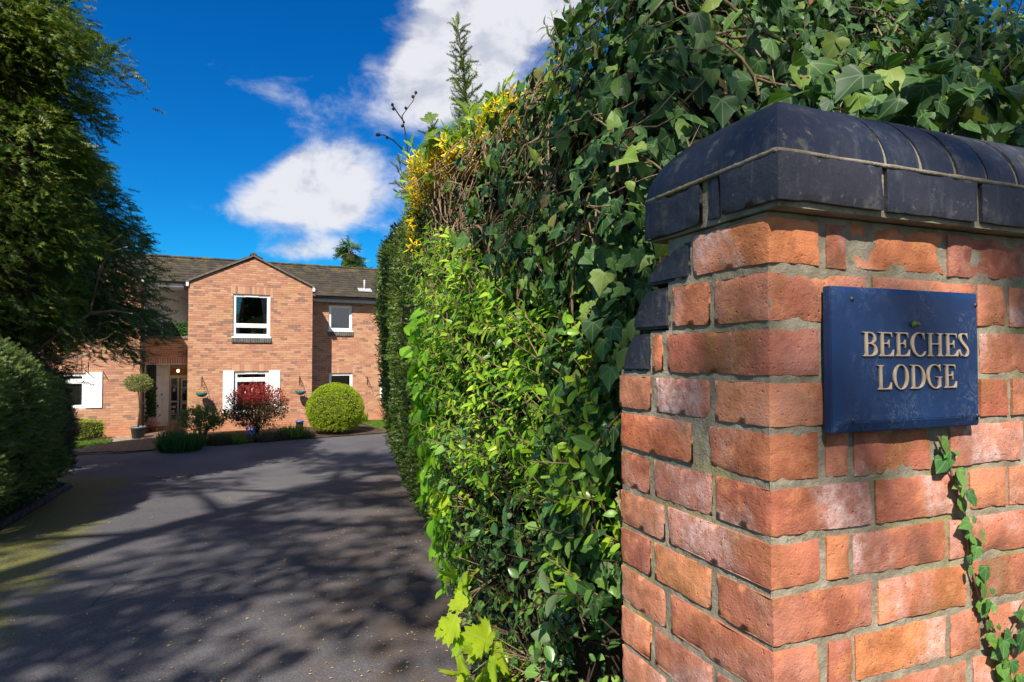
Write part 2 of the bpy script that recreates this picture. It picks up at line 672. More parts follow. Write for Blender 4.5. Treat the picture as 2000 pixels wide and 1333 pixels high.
def m_mortar(name='lime_mortar', c0=(.33, .29, .215), c1=(.18, .15, .105), lichen=.7, scale=1.0):
    m, N, out = new_mat(name)
    tc = N.n('TexCoord')
    v = tc.outputs['Object']
    n1 = N.noise(v, 18.0 * scale, 6.0, .65)
    n2 = N.noise(v, 4.0 * scale, 4.0)
    n3 = N.noise(v, 160.0 * scale, 4.0, .7)
    c = N.mix(N.step(n1, .3, .7), c1, c0)
    c = N.mix(N.m('MULTIPLY', N.step(n2, .5, .68), lichen), c, (.27, .25, .085))
    c = N.mix(N.m('MULTIPLY', N.step(n3, .6, .75), .5), c, (.55, .52, .46))
    c = N.mix(N.m('MULTIPLY', N.step(N.noise(v, 40 * scale, 5), .6, .75), .6), c, (.10, .085, .06))
    finish(N, out, c, .95, .1, N.m('ADD', N.m('MULTIPLY', n3, .6), n1), .8, .006)
    return m


def m_blue_brick():
    m, N, out = new_mat('blue_engineering_brick')
    oi = N.n('ObjectInfo')
    tc = N.n('TexCoord')
    vec = N.n('VectorMath', operation='ADD', I0=tc.outputs['Object'])
    cmb = N.n('CombineXYZ', I0=N.m('MULTIPLY', oi.outputs['Random'], 37.0))
    N.t.links.new(cmb.outputs[0], vec.inputs[1])
    v = vec.outputs[0]
    base = N.ramp(oi.outputs['Random'], [(0, (.015, .021, .038)), (.5, (.021, .024, .036)), (1, (.026, .026, .033))])
    n1 = N.noise(v, 11.0, 6.0, .62)
    n2 = N.noise(v, 26.0, 5.0, .6)
    n3 = N.noise(v, 130.0, 4.0, .6)
    c = N.mix(N.step(n1, .38, .7), base, N.mix(.5, base, (.045, .045, .058)))
    c = N.mix(N.m('MULTIPLY', N.step(n2, .57, .72), .7), c, (.13, .12, .10))
    c = N.mix(N.m('MULTIPLY', N.step(N.noise(v, 15.0, 7.0, .7), .58, .68), .55), c, (.12, .115, .05))
    c = N.mix(N.m('MULTIPLY', N.step(N.noise(v, 6.0, 4.0), .55, .7), .35), c, (.05, .034, .028))
    c = N.mix(N.m('MULTIPLY', N.step(n3, .66, .76), .5), c, (.3, .3, .3))
    mpv = N.n('Mapping', Scale=(1, 1, .22))
    N.t.links.new(v, mpv.inputs[0])
    streak = N.noise(mpv.outputs[0], 42.0, 6.0, .7)
    c = N.mix(N.m('MULTIPLY', N.step(streak, .50, .70), .55), c, (.085, .088, .10))
    c = N.mix(N.m('MULTIPLY', N.step(N.noise(v, 75.0, 6.0, .75), .60, .70), .55), c, (.20, .19, .16))
    h = N.m('ADD', N.m('MULTIPLY', n3, .5), n1)
    rg = N.m('ADD', .36, N.m('MULTIPLY', n1, .40))
    h = N.m('ADD', h, N.m('MULTIPLY', n2, 1.2))
    finish(N, out, c, rg, .45, h, .7, .003)
    return m


def m_sign():
    m, N, out = new_mat('navy_sign_paint')
    tc = N.n('TexCoord')
    v = tc.outputs['Object']
    n1 = N.noise(v, 9.0, 5.0, .6)
    mp = N.n('Mapping', Scale=(1, 1, 1), Rotation=(0, .5, .3))
    N.t.links.new(v, mp.inputs[0])
    # dry cobweb threads and dust caught on the paint
    w1 = N.noise(mp.outputs[0], 24.0, 6.0, .7, 2.5)
    thread = N.m('SUBTRACT', 1.0, N.step(N.m('ABSOLUTE', N.m('SUBTRACT', w1, .5)), .0, .011))
    patch = N.step(N.noise(v, 11.0, 3.0), .47, .64)
    dust = N.m('MULTIPLY', N.step(N.noise(v, 60.0, 6.0, .7), .5, .75), N.step(N.noise(v, 6.0, 3.0), .42, .68))
    c = N.mix(N.step(n1, .3, .7), (.006, .024, .082), (.008, .034, .112))
    c = N.mix(N.m('MULTIPLY', dust, .13), c, (.30, .36, .44))
    c = N.mix(N.m('MULTIPLY', N.m('MULTIPLY', thread, patch), .30), c, (.5, .55, .6))
    finish(N, out, c, .48, .4, N.noise(v, 90.0, 4), .12, .002)
    return m


def m_asphalt():
    m, N, out = new_mat('asphalt')
    g = N.n('NewGeometry')
    v = g.outputs['Position']
    sp = N.n('SeparateXYZ', I0=v)
    n1 = N.noise(v, .7, 5.0, .6)
    n2 = N.noise(v, 90.0, 3.0, .7)
    vo = N.n('TexVoronoi', Scale=85.0)
    N.t.links.new(v, vo.inputs['Vector'])
    stone = N.m('MULTIPLY', N.n('SeparateColor', I0=vo.outputs['Color']).outputs[0], 1.0)
    c = N.mix(N.step(n1, .3, .7), (.076, .073, .086), (.114, .108, .120))
    c = N.mix(N.m('MULTIPLY', N.step(stone, .55, 1.0), .55), c, (.185, .175, .17))
    c = N.mix(N.m('MULTIPLY', N.step(stone, .0, .3), .4), c, (.028, .026, .028))
    # worn paler tracks and patched joints
    c = N.mix(N.m('MULTIPLY', N.step(N.noise(v, .25, 3.0, .5, .5), .46, .66), .42), c, (.150, .142, .142))
    warp = N.n('VectorMath', operation='ADD', I0=v)
    N.t.links.new(N.n('TexNoise', Scale=1.3, Detail=4.0).outputs['Color'], warp.inputs[1])
    ck = N.n('TexVoronoi', feature='DISTANCE_TO_EDGE', Scale=.42)
    N.t.links.new(warp.outputs[0], ck.inputs['Vector'])
    crack = N.m('MULTIPLY', N.m('SUBTRACT', 1.0, N.step(ck.outputs[0], .0, .006)), N.step(N.noise(v, .5, 2.0), .5, .62))
    c = N.mix(N.m('MULTIPLY', crack, .7), c, (.02, .019, .02))
    # moss creeping in from the left edge
    lx, ly = sp.outputs[0], sp.outputs[1]
    edge = N.m('ADD', lx, N.m('ADD', 2.05, N.m('MULTIPLY', ly, .50)))         # 0 at the kerb line
    mn = N.m('ADD', N.noise(v, 1.6, 7.0, .7, .6), N.m('MULTIPLY', N.m('SUBTRACT', N.noise(v, 34.0, 4.0, .7), .5), .5))
    near = N.m('SUBTRACT', 1.0, N.step(edge, .2, 2.1))
    moss = N.m('MULTIPLY', N.step(N.m('ADD', mn, N.m('MULTIPLY', N.m('SUBTRACT', near, .5), .65)), .55, .80), N.m('LESS_THAN', ly, 12.0))
    c = N.mix(N.m('MULTIPLY', moss, .85), c, N.mix(N.step(N.noise(v, 50.0, 3), .35, .65), (.070, .070, .014), (.16, .155, .024)))
    # brown leaf mould along the hedge
    rg = N.m('ADD', lx, N.m('SUBTRACT', N.m('MULTIPLY', ly, .2), .15))
    mould = N.m('MULTIPLY', N.step(rg, -1.5, .1), N.m('LESS_THAN', ly, 14.0))
    mould = N.m('MULTIPLY', mould, N.step(N.noise(v, 3.0, 6.0, .65), .30, .65))
    c = N.mix(N.m('MULTIPLY', mould, .6), c, (.095, .06, .035))
    h = N.m('ADD', N.m('MULTIPLY', n2, .4), N.m('MULTIPLY', vo.outputs['Distance'], -1.2))
    finish(N, out, c, .85, .28, h, .5, .006)
    return m


def m_house_brick():
    m, N, out = new_mat('facing_brick')
    f, oi = rand_tint(N)
    base = N.ramp(f, [(0, (.42, .185, .105)), (.16, (.48, .235, .125)), (.32, (.375, .15, .09)), (.46, (.50, .27, .155)), (.6, (.40, .165, .10)), (.74, (.46, .22, .12)), (.86, (.345, .125, .085)), (.92, (.20, .105, .075)), (.96, (.17, .10, .08)), (1, (.52, .31, .20))], 'CONSTANT')
    base = N.mix(.24, base, (.50, .33, .23))
    g = N.n('NewGeometry')
    v = g.outputs['Position']
    n = N.noise(v, 16.0, 5.0, .6)
    c = N.mix(N.m('MULTIPLY', N.step(n, .35, .75), .4), base, N.mix(1.0, base, (.7, .62, .58), 'MULTIPLY'))
    # yellow lichen blooms and pale salts in places, reddish splash band near the ground
    c = N.mix(N.m('MULTIPLY', N.step(N.noise(v, .9, 4.0, .6), .60, .72), .4), c, (.42, .27, .07))
    c = N.mix(N.m('MULTIPLY', N.step(N.noise(v, 1.3, 4.0, .6), .62, .74), .35), c, (.60, .46, .36))
    z = N.n('SeparateXYZ', I0=v).outputs[2]
    c = N.mix(N.m('MULTIPLY', N.m('SUBTRACT', 1.0, N.step(N.m('ADD', z, N.m('MULTIPLY', N.noise(v, 3.0), .5)), .4, .85)), .6), c, (.50, .20, .105))
    finish(N, out, c, .88, .2, N.noise(v, 70.0, 4), .5, .004)
    return m


def m_tile():
    m, N, out = new_mat('roof_tile')
    f, oi = rand_tint(N)
    base = N.ramp(f, [(0, (.032, .027, .022)), (.3, (.046, .038, .031)), (.6, (.028, .023, .019)), (.8, (.056, .047, .038)), (1, (.036, .030, .025))])
    g = N.n('NewGeometry')
    v = g.outputs['Position']
    c = N.mix(N.step(N.noise(v, 7.0, 6.0, .7), .4, .72), base, N.mix(.5, base, (.075, .066, .054)))
    z = N.n('SeparateXYZ', I0=v).outputs[2]
    lich = N.m('MULTIPLY', N.step(N.noise(v, 2.5, 6.0, .7), .46, .62), N.m('ADD', .25, N.m('MULTIPLY', N.step(z, 5.7, 6.3), .6)))
    c = N.mix(lich, c, (.12, .095, .03))
    finish(N, out, c, .9, .15, N.noise(v, 60.0, 4), .5, .005)
    return m


def m_glass():
    m, N, out = new_mat('window_glass')
    fr = N.n('Fresnel', IOR=1.5)
    f = N.m('ADD', N.m('MULTIPLY', fr.outputs[0], 1.0), .10, clamp=True)
    t = N.n('BsdfTransparent', I0=(.62, .68, .68, 1))
    gl = N.n('BsdfGlossy', Roughness=.015)
    gl.inputs[0].default_value = (.95, .97, 1, 1)
    ms = N.n('MixShader', I0=f)
    N.t.links.new(t.outputs[0], ms.inputs[1])
    N.t.links.new(gl.outputs[0], ms.inputs[2])
    N.t.links.new(ms.outputs[0], out.inputs[0])
    return m


def m_ground(name, stops, scale=3.0, fine=60.0, bstr=.8):
    m, N, out = new_mat(name)
    g = N.n('NewGeometry')
    v = g.outputs['Position']
    n = N.m('ADD', N.m('MULTIPLY', N.noise(v, scale, 6.0, .65), .6), N.m('MULTIPLY', N.noise(v, fine, 4.0, .7), .4))
    c = N.ramp(N.step(n, .3, .7), stops)
    finish(N, out, c, .95, .1, N.noise(v, fine, 5.0, .7), bstr, .03)
    return m


def m_emit(name, c, s):
    m, N, out = new_mat(name)
    e = N.n('Emission', Strength=s)
    e.inputs[0].default_value = (*c, 1)
    N.t.links.new(e.outputs[0], out.inputs[0])
    return m


def m_bark(name, c0, c1, scale=20.0):
    m, N, out = new_mat(name)
    g = N.n('NewGeometry')
    mp = N.n('Mapping', Scale=(1, 1, .25))
    N.t.links.new(g.outputs['Position'], mp.inputs[0])
    n = N.noise(mp.outputs[0], scale, 6.0, .65)
    finish(N, out, N.mix(N.step(n, .3, .7), c0, c1), .9, .15, n, .7, .01)
    return m


M = {}
M['old_brick'] = m_pier_brick()
M['mortar'] = m_mortar()
M['blue_brick'] = m_blue_brick()
M['sign'] = m_sign()
M['brass'] = plain('bronze_letter', (.56, .42, .285), .55, .5, .25, .12, 60.0, .1)
M['screw'] = plain('dark_screw', (.06, .06, .07), .5, .5, .6)
M['asphalt'] = m_asphalt()
M['hbrick'] = m_house_brick()
M['hmortar'] = m_mortar('house_mortar', (.58, .46, .35), (.46, .35, .26), .08, .3)
M['tile'] = m_tile()
M['glass'] = m_glass()
M['white'] = plain('white_upvc', (.80, .80, .79), .35, .5, 0, .02, 3.0, .02)
M['panel'] = plain('white_painted_panel', (.80, .79, .77), .55, .4, 0, .04, 4.0, .05)
M['board'] = plain('cream_weatherboard', (.78, .76, .73), .6, .3, 0, .05, 3.0, .05)
M['black'] = plain('black_plastic', (.018, .018, .02), .35, .5, 0, .1)
M['iron'] = plain('black_iron', (.02, .02, .02), .5, .5, .3, .1)
M['fascia'] = plain('grey_fascia', (.40, .41, .43), .5, .4, 0, .06)
M['lead'] = plain('lead_grey', (.38, .39, .40), .6, .4, .1, .1)
M['verge'] = plain('verge_mortar', (.15, .125, .098), .9, .15, 0, .2, 14.0, .5)
M['coping'] = plain('concrete_coping', (.13, .125, .12), .85, .2, 0, .2, 14.0, .4)
M['room'] = plain('room_dimness', (.10, .095, .085), .9, .1, 0, .1)  # walls coloured dark to stand in for the unlit room
M['curtain'] = plain('sheer_curtain', (.55, .58, .55), .9, .1, 0, .06)
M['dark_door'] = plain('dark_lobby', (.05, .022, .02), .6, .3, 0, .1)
M['pot_grey'] = plain('grey_planter', (.115, .125, .14), .55, .4, 0, .08)
M['pot_blue'] = plain('blue_glazed_pot', (.05, .10, .26), .3, .5, 0, .15)
M['teal'] = plain('teal_basket_liner', (.02, .15, .14), .7, .3, 0, .3, 30.0, .4)
M['paper'] = plain('paper', (.75, .75, .72), .8, .2, 0, .02)
M['purple'] = plain('purple_fabric', (.06, .022, .12), .85, .2, 0, .15)
M['metalplate'] = plain('worn_iron_cover', (.085, .08, .082), .7, .35, .2, .2, 25.0, .5)
M['soil'] = m_ground('bed_soil', [(0, (.035, .024, .016)), (.6, (.07, .05, .034)), (1, (.12, .09, .06))], 2.0, 40.0)
M['earth'] = m_ground('rough_ground', [(0, (.028, .032, .012)), (.5, (.05, .048, .02)), (1, (.08, .07, .035))], .8, 25.0)
M['lawn'] = m_ground('lawn_turf', [(0, (.045, .085, .012)), (1, (.11, .17, .022))], 1.5, 40.0)
M['gravel'] = m_ground('pea_gravel', [(0, (.13, .095, .065)), (.5, (.30, .24, .17)), (1, (.48, .42, .34))], 8.0, 55.0, 1.0)
M['paver'] = plain('brown_paver', (.155, .105, .075), .9, .15, 0, .2, 6.0, .4)
M['step'] = plain('red_quarry_step', (.33, .12, .07), .8, .2, 0, .15, 8.0, .3)
M['kerb'] = plain('old_kerb', (.09, .08, .065), .9, .15, 0, .25, 10.0, .5)
M['bark'] = m_bark('grey_bark', (.045, .036, .028), (.14, .115, .09))
M['twig'] = m_bark('tan_twig', (.11, .07, .042), (.30, .215, .135), 40.0)
M['dark_twig'] = m_bark('dark_twig', (.022, .015, .01), (.075, .05, .034), 40.0)
M['core'] = m_ground('shrub_inside_shade', [(0, (.016, .016, .007)), (.6, (.04, .034, .018)), (1, (.075, .055, .032))], 9.0, 60.0)  # twig brown with the shade inside the foliage put into its colour
M['lampglow'] = m_emit('porch_lamp_glow', (1.0, .62, .25), 3.0)

IV = ((0, 38, -38, 95, -95), .02)
FV = ((0,), 0.0, 1)
M['ivy'] = leafmat('ivy_leaf', [(0, (.020, .056, .015)), (.3, (.030, .084, .018)), (.55, (.046, .116, .022)), (.75, (.072, .155, .027)), (.88, (.14, .23, .036)), (.97, (.20, .26, .045)), (1, (.12, .065, .03))], .54, .36, .2, IV)
M['trail'] = leafmat('trailing_ivy_leaf', [(0, (.035, .11, .028)), (.6, (.07, .18, .035)), (1, (.15, .26, .04))], .38, .45, .2, IV)
M['privet'] = leafmat('bright_green_leaf', [(0, (.045, .13, .012)), (.15, (.095, .24, .012)), (.4, (.19, .37, .014)), (.75, (.30, .47, .016)), (1, (.40, .53, .02))], .40, .4, .36, FV)
M['hazel'] = leafmat('broad_green_leaf', [(0, (.13, .32, .012)), (.6, (.20, .42, .016)), (1, (.27, .48, .025))], .45, .35, .4, FV)
M['coton'] = leafmat('leathery_oval_leaf', [(0, (.045, .125, .026)), (.5, (.085, .195, .034)), (.85, (.14, .265, .04)), (.97, (.20, .30, .05)), (1, (.30, .07, .02))], .32, .5, .2, FV, back=(.22, .28, .17))
M['syc'] = leafmat('sycamore_leaf', [(0, (.22, .36, .015)), (.5, (.32, .44, .018)), (1, (.40, .50, .02))], .5, .3, .45, IV)
M['sycdull'] = leafmat('dull_sycamore_leaf', [(0, (.10, .16, .028)), (1, (.17, .24, .04))], .5, .3, .4, IV)
M['fleaf'] = leafmat('forsythia_leaf', [(0, (.13, .26, .016)), (.5, (.24, .39, .018)), (1, (.38, .50, .022))], .45, .35, .38, FV)
M['fflower'] = leafmat('forsythia_flower', [(0, (.78, .52, .008)), (1, (.88, .68, .02))], .6, .25, .35, tcol=(1.1, 1.0, .6))
M['yew'] = leafmat('yew_needle', [(0, (.050, .090, .014)), (.4, (.085, .138, .018)), (.8, (.135, .185, .025)), (1, (.21, .20, .034))], .5, .35, .28)
M['yewfar'] = leafmat('conifer_needle', [(0, (.026, .070, .016)), (.5, (.055, .120, .020)), (1, (.12, .19, .028))], .5, .35, .22)
M['yewdark'] = leafmat('dark_hedge_leaf', [(0, (.022, .055, .012)), (.5, (.045, .095, .016)), (.8, (.085, .15, .022)), (1, (.17, .23, .03))], .42, .4, .22)
M['hedge'] = leafmat('clipped_hedge_leaf', [(0, (.09, .135, .034)), (.5, (.135, .195, .05)), (1, (.18, .235, .065))], .5, .3, .25)
M['greyhedge'] = leafmat('grey_twiggy_leaf', [(0, (.085, .082, .06)), (.5, (.13, .125, .085)), (1, (.085, .12, .045))], .7, .2, .15)
M['box'] = leafmat('golden_box_leaf', [(0, (.15, .235, .010)), (.5, (.26, .35, .012)), (1, (.38, .44, .016))], .5, .35, .3)
M['photinia'] = leafmat('photinia_leaf', [(0, (.055, .055, .022)), (.45, (.085, .055, .024)), (.7, (.12, .035, .022)), (1, (.10, .10, .03))], .35, .5, .2, tcol=(1.5, 1.2, .8))
M['photred'] = leafmat('red_young_leaf', [(0, (.19, .02, .02)), (.4, (.31, .032, .032)), (.8, (.42, .075, .06)), (1, (.12, .05, .03))], .35, .5, .3, tcol=(1.5, .8, .7))
M['shrub'] = leafmat('mid_green_leaf', [(0, (.055, .115, .018)), (.5, (.10, .18, .025)), (1, (.18, .25, .04))], .4, .45, .25)
M['deep'] = leafmat('deep_green_blade', [(0, (.02, .07, .018)), (1, (.05, .14, .025))], .45, .4, .25)
M['lavender'] = leafmat('grey_bed_leaf', [(0, (.06, .07, .035)), (.5, (.10, .11, .05)), (1, (.13, .085, .06))], .7, .2, .2)
M['orangegrass'] = leafmat('dry_orange_grass', [(0, (.35, .19, .08)), (1, (.55, .34, .17))], .7, .2, .3, tcol=(1.2, 1, .7))
M['varieg'] = leafmat('variegated_leaf', [(0, (.07, .12, .025)), (.5, (.16, .19, .05)), (1, (.36, .33, .13))], .45, .4, .22)
M['pinkfl'] = leafmat('pink_white_petal', [(0, (.65, .55, .50)), (.5, (.62, .20, .26)), (.8, (.75, .70, .55)), (1, (.12, .2, .04))], .6, .3, .3, tcol=(1, 1, 1))
M['bluefl'] = leafmat('blue_petal', [(0, (.03, .12, .6)), (1, (.06, .22, .8))], .5, .3, .3, tcol=(1, 1, 1))
M['grass'] = leafmat('grass_blade', [(0, (.06, .12, .012)), (1, (.16, .25, .028))], .5, .3, .35)
M['beech'] = leafmat('young_beech_leaf', [(0, (.07, .16, .02)), (1, (.13, .24, .03))], .45, .35, .2)
M['petal'] = leafmat('fallen_petal', [(0, (.50, .34, .05)), (.6, (.62, .50, .14)), (1, (.30, .15, .06))], .7, .2, .1, tcol=(1, 1, 1))
M['deadleaf'] = leafmat('dead_leaf', [(0, (.22, .10, .05)), (1, (.30, .17, .09))], .8, .15, .1, tcol=(1, 1, 1))


# ------------------------------------------------------------------ ground, drive, beds
def smooth01(t):
    t = np.clip(t, 0, 1)
    return t * t * (3 - 2 * t)


def gz(x, y):
    """ground height: the drive falls gently from the gate to the house"""
    return 0.9 * (1 - smooth01((np.asarray(y, float) - 1.0) / 15.5)) + 0.0 * np.asarray(x, float)


def sheet(name, poly, mat, dz, step=.6, parent=None):
    xs = [p[0] for p in poly]
    ys = [p[1] for p in poly]
    pts, edges = [], []
    dense = []
    for i, p in enumerate(poly):
        q = poly[(i + 1) % len(poly)]
        L = math.hypot(q[0] - p[0], q[1] - p[1])
        k = max(1, int(L / step))
        for j in range(k):
            dense.append((p[0] + (q[0] - p[0]) * j / k, p[1] + (q[1] - p[1]) * j / k))
    pts = [Vector(p) for p in dense]
    edges = [(i, (i + 1) % len(dense)) for i in range(len(dense))]
    for gx in np.arange(min(xs) + step / 2, max(xs), step):
        for gy in np.arange(min(ys) + step / 2, max(ys), step):
            pts.append(Vector((gx + .01 * math.sin(gy * 9), gy)))
    v, e, f, *_ = delaunay_2d_cdt(pts, edges, [], 1, 1e-6)
    me = bpy.data.meshes.new(name)
    me.from_pydata([(p.x, p.y, float(gz(p.x, p.y)) + dz) for p in v], [], [tuple(q) for q in f])
    me.materials.append(mat)
    bm = bmesh.new()
    bm.from_mesh(me)
    bmesh.ops.recalc_face_normals(bm, faces=bm.faces[:])
    if bm.faces and sum(q.normal.z for q in bm.faces) < 0:
        bmesh.ops.reverse_faces(bm, faces=bm.faces[:])
    bm.to_mesh(me)
    bm.free()
    for p in me.polygons:
        p.use_smooth = True
    return link(name, me, parent, False)


ax = np.concatenate([[-400, -200, -100, -60, -40], np.arange(-30, 20.1, .5), [30, 45, 70, 120, 220, 400]])
ay = np.concatenate([[-400, -200, -100, -50, -30], np.arange(-20, 30.1, .5), [40, 60, 100, 200, 400]])
GX, GY = np.meshgrid(ax, ay, indexing='ij')
gnd = link('ground', grid_mesh('ground', np.stack([GX, GY, gz(GX, GY)], -1), M['earth']))
tag(gnd, 'dark rough earth around the drive and under the shrubs', 'ground', kind='structure')

drive_poly = [(-4.6, -8), (2.6, -8), (2.6, -1), (.9, .4), (.45, 2.2), (.1, 3.6), (-.3, 6), (-1.2, 10), (-1.9, 13.2), (-1.0, 15), (2, 16.5), (5, 18.2), (5, 25.3),
              (-.2, 22.6), (-3.9, 20.45), (-6.2, 18.95), (-9.1, 16.95), (-9.9, 16.1), (-11.2, 15.7), (-15, 13.6), (-19, 12), (-19, 8.6), (-12, 10.6), (-8.2, 11.1), (-7.45, 10.7), (-6.9, 9.6), (-5.4, 6.6), (-4.7, 5.0), (-4.4, 2.5), (-4.4, -1)]
dr = sheet('driveway', drive_poly, M['asphalt'], .012, .5)
tag(dr, 'dark asphalt driveway sloping down to the house, mossy at its left edge', 'driveway', kind='structure')

HA = R(27)
E1 = np.array([math.cos(HA), math.sin(HA)])
NI = np.array([-E1[1], E1[0]])
HP = np.array([-.519 * 20.3, 20.3])


def hw(x, y):
    """house-local plan coordinates to world"""
    p = HP + x * E1 + y * NI
    return float(p[0]), float(p[1])


def hpoly(pts):
    return [hw(*p) for p in pts]


bed = sheet('flower_bed', [(-9.0, 17.0), (-6.2, 19.0), (-3.9, 20.5)] + hpoly([(5.6, 1.25), (3.95, 1.25), (3.95, -.02), (-.05, -.02), (-.55, -1.2)]), M['soil'], .03, .5)
tag(bed, 'dark soil flower bed along the foot of the brick gable', 'flower bed', kind='structure')
lawn2 = sheet('lawn', [(-3.95, 20.55), (-.2, 22.7), (4.8, 25.3)] + hpoly([(16, 1.25), (5.7, 1.25)]), M['lawn'], .028, .6)
tag(lawn2, 'sunny strip of lawn in front of the right-hand wing', 'lawn', kind='structure')
lawn1 = sheet('lawn', [(-17, 13.1), (-13.0, 15.05), (-11.9, 15.9)] + hpoly([(-1.95, -1.55), (-1.95, -.75), (-4.2, -.75), (-7, -1.0)]), M['lawn'], .028, .6)
tag(lawn1, 'small patch of lawn beside the paved path on the left', 'lawn', kind='structure')
grv = sheet('gravel_strip', hpoly([(-1.9, -1.45), (-1.15, -.9), (-1.28, -.02), (-6, -.02), (-6, -.7), (-1.95, -.7)]), M['gravel'], .034, .5)
tag(grv, 'pale gravel strip at the foot of the left wall', 'gravel', kind='structure')
pth = sheet('path_bedding', [(-9.95, 16.15), (-9.05, 17.05)] + hpoly([(-.5, -1.1), (-.02, .1), (-.02, 2.0), (-1.28, 2.0), (-1.28, 0), (-1.2, -.8), (-2.0, -1.55)]) + [(-11.85, 15.85), (-11.3, 15.75)], M['kerb'], .022, .5)
tag(pth, 'paved path leading from the drive to the porch', 'path', kind='structure')


def in_poly(x, y, poly):
    c = False
    j = len(poly) - 1
    for i in range(len(poly)):
        if ((poly[i][1] > y) != (poly[j][1] > y)) and (x < (poly[j][0] - poly[i][0]) * (y - poly[i][1]) / (poly[j][1] - poly[i][1]) + poly[i][0]):
            c = not c
        j = i
    return c


path_poly = hpoly([(-.55, -1.15), (-.06, .1), (-.06, 1.35), (-1.24, 1.35), (-1.24, 0), (-1.2, -.8), (-1.95, -1.5)]) + [(-11.75, 15.85), (-9.9, 16.2), (-9.1, 17.0)]
pv = MB()
pv.bbox(-.148, .148, -.098, .098, 0, .022, .006)
pvm = pv.mesh('paving_slab', M['paver'])
for i in range(-16, 6):
    for j in range(-26, 9):
        lx, ly = i * .305 + (.15 if j % 2 else 0), j * .205
        x, y = hw(lx, ly)
        if all(in_poly(*hw(lx + a, ly + b), path_poly) for a in (-.13, .13) for b in (-.08, .08)):
            link('paving_slab', pvm, pth, False, Matrix.Translation((x, y, float(gz(x, y)) + .026 + .003 * random.random())) @ Matrix.Rotation(HA + random.uniform(-.01, .01), 4, 'Z'))

# kerb stones along the left hedge
kp = [(-4.75, 5.0), (-5.4, 6.55), (-6.9, 9.55), (-7.45, 10.65), (-8.2, 11.05)]
ks = empty('kerb_edging', (-6.2, 8.2, .45), 0, 'low weathered kerb edging between the mossy drive and the left hedge', 'kerb')
kb = MB()
kb.bbox(-.43, .43, -.035, .035, -.12, .07, .012)
kbm = kb.mesh('kerb_stone', M['kerb'])
for a, b in zip(kp[:-1], kp[1:]):
    L = math.hypot(b[0] - a[0], b[1] - a[1])
    n = max(1, round(L / .9))
    for i in range(n):
        t = (i + .5) / n
        x, y = a[0] + (b[0] - a[0]) * t - .06, a[1] + (b[1] - a[1]) * t
        dzv = float(gz(x, y + .3) - gz(x, y - .3)) / .6
        d = Vector((b[0] - a[0], b[1] - a[1], dzv * (b[1] - a[1]))).normalized()
        link('kerb_stone', kbm, ks, False, Matrix.Translation((x, y, float(gz(x, y)))) @ d.to_track_quat('X', 'Z').to_matrix().to_4x4() @ Matrix.Diagonal((L / n / .87, 1, 1, 1)))

# inspection cover in the drive
cx, cy = -6.55, 12.1
cv = empty('manhole_cover', (cx, cy, float(gz(cx, cy))), R(22), 'rectangular worn iron inspection cover set into the drive', 'manhole cover')
cm = MB()
cm.bbox(-.33, .33, -.24, .24, .0, .024, .004)
cm.obj('frame', M['kerb'], cv)
cm = MB()
cm.bbox(-.29, .29, -.2, .2, .01, .029, .004)
cm.obj('lid', M['metalplate'], cv)
cv.rotation_euler = (R(-3.6), 0, R(22))

# ------------------------------------------------------------------ the house
house = empty('brick_house', (HP[0], HP[1], 0), HA, 'two-storey brick house with a projecting gable and brown tiled roof', 'house')
BX, BZ = .225, .075
brick_polys = []          # (poly, frame, tint, full)


def clip_poly(poly, fn):
    out = []
    for i, p in enumerate(poly):
        q = poly[(i + 1) % len(poly)]
        a, b = fn(p), fn(q)
        if a >= 0:
            out.append(p)
        if a * b < 0:
            t = a / (a - b)
            out.append((p[0] + (q[0] - p[0]) * t, p[1] + (q[1] - p[1]) * t))
    return out


def brick_area(frame, u0, u1, z0, z1, holes=(), top=None, phase=0.0):
    """stretcher bond; holes are (u0,u1,z0,z1); top(u) limits the height"""
    r0 = int(math.floor(z0 / BZ))
    for r in range(r0, int(math.ceil(z1 / BZ))):
        za, zb = max(r * BZ + .005, z0), min(r * BZ + .07, z1)
        if zb - za < .012:
            continue
        off = (.1125 if r % 2 else 0) + phase + random.choice((0, 0, 0, .1125)) * 0
        i0 = int(math.floor((u0 - off) / BX)) - 1
        for i in range(i0, int((u1 - off) / BX) + 2):
            ua, ub = max(i * BX + off + .005, u0), min((i + 1) * BX + off - .005, u1)
            segs = [(ua, ub)]
            for h in holes:
                if zb > h[2] + .01 and za < h[3] - .01:
                    ns = []
                    for a, b in segs:
                        if b <= h[0] or a >= h[1]:
                            ns.append((a, b))
                        else:
                            if a < h[0]:
                                ns.append((a, h[0]))
                            if b > h[1]:
                                ns.append((h[1], b))
                    segs = ns
            for a, b in segs:
                if b - a < .02:
                    continue
                poly = [(a, za), (b, za), (b, zb), (a, zb)]
                full = b - a > .2 and zb - za > .06
                if top is not None:
                    zt = min(top(a), top(b))
                    if za > max(top(a), top(b), top((a + b) / 2)):
                        continue
                    if zb > zt:
                        poly = clip_poly(poly, lambda p: top(p[0]) - p[1])
                        full = False
                        if len(poly) < 3:
                            continue
                brick_polys.append((poly, frame, random.random(), full))


def soldier(frame, u0, u1, z0, z1, pitch=.075):
    n = round((u1 - u0) / pitch)
    p = (u1 - u0) / n
    for i in range(n):
        brick_polys.append(([(u0 + i * p + .005, z0), (u0 + (i + 1) * p - .005, z0), (u0 + (i + 1) * p - .005, z1), (u0 + i * p + .005, z1)], frame, .1 + .35 * random.random() if random.random() < .7 else random.random(), False))


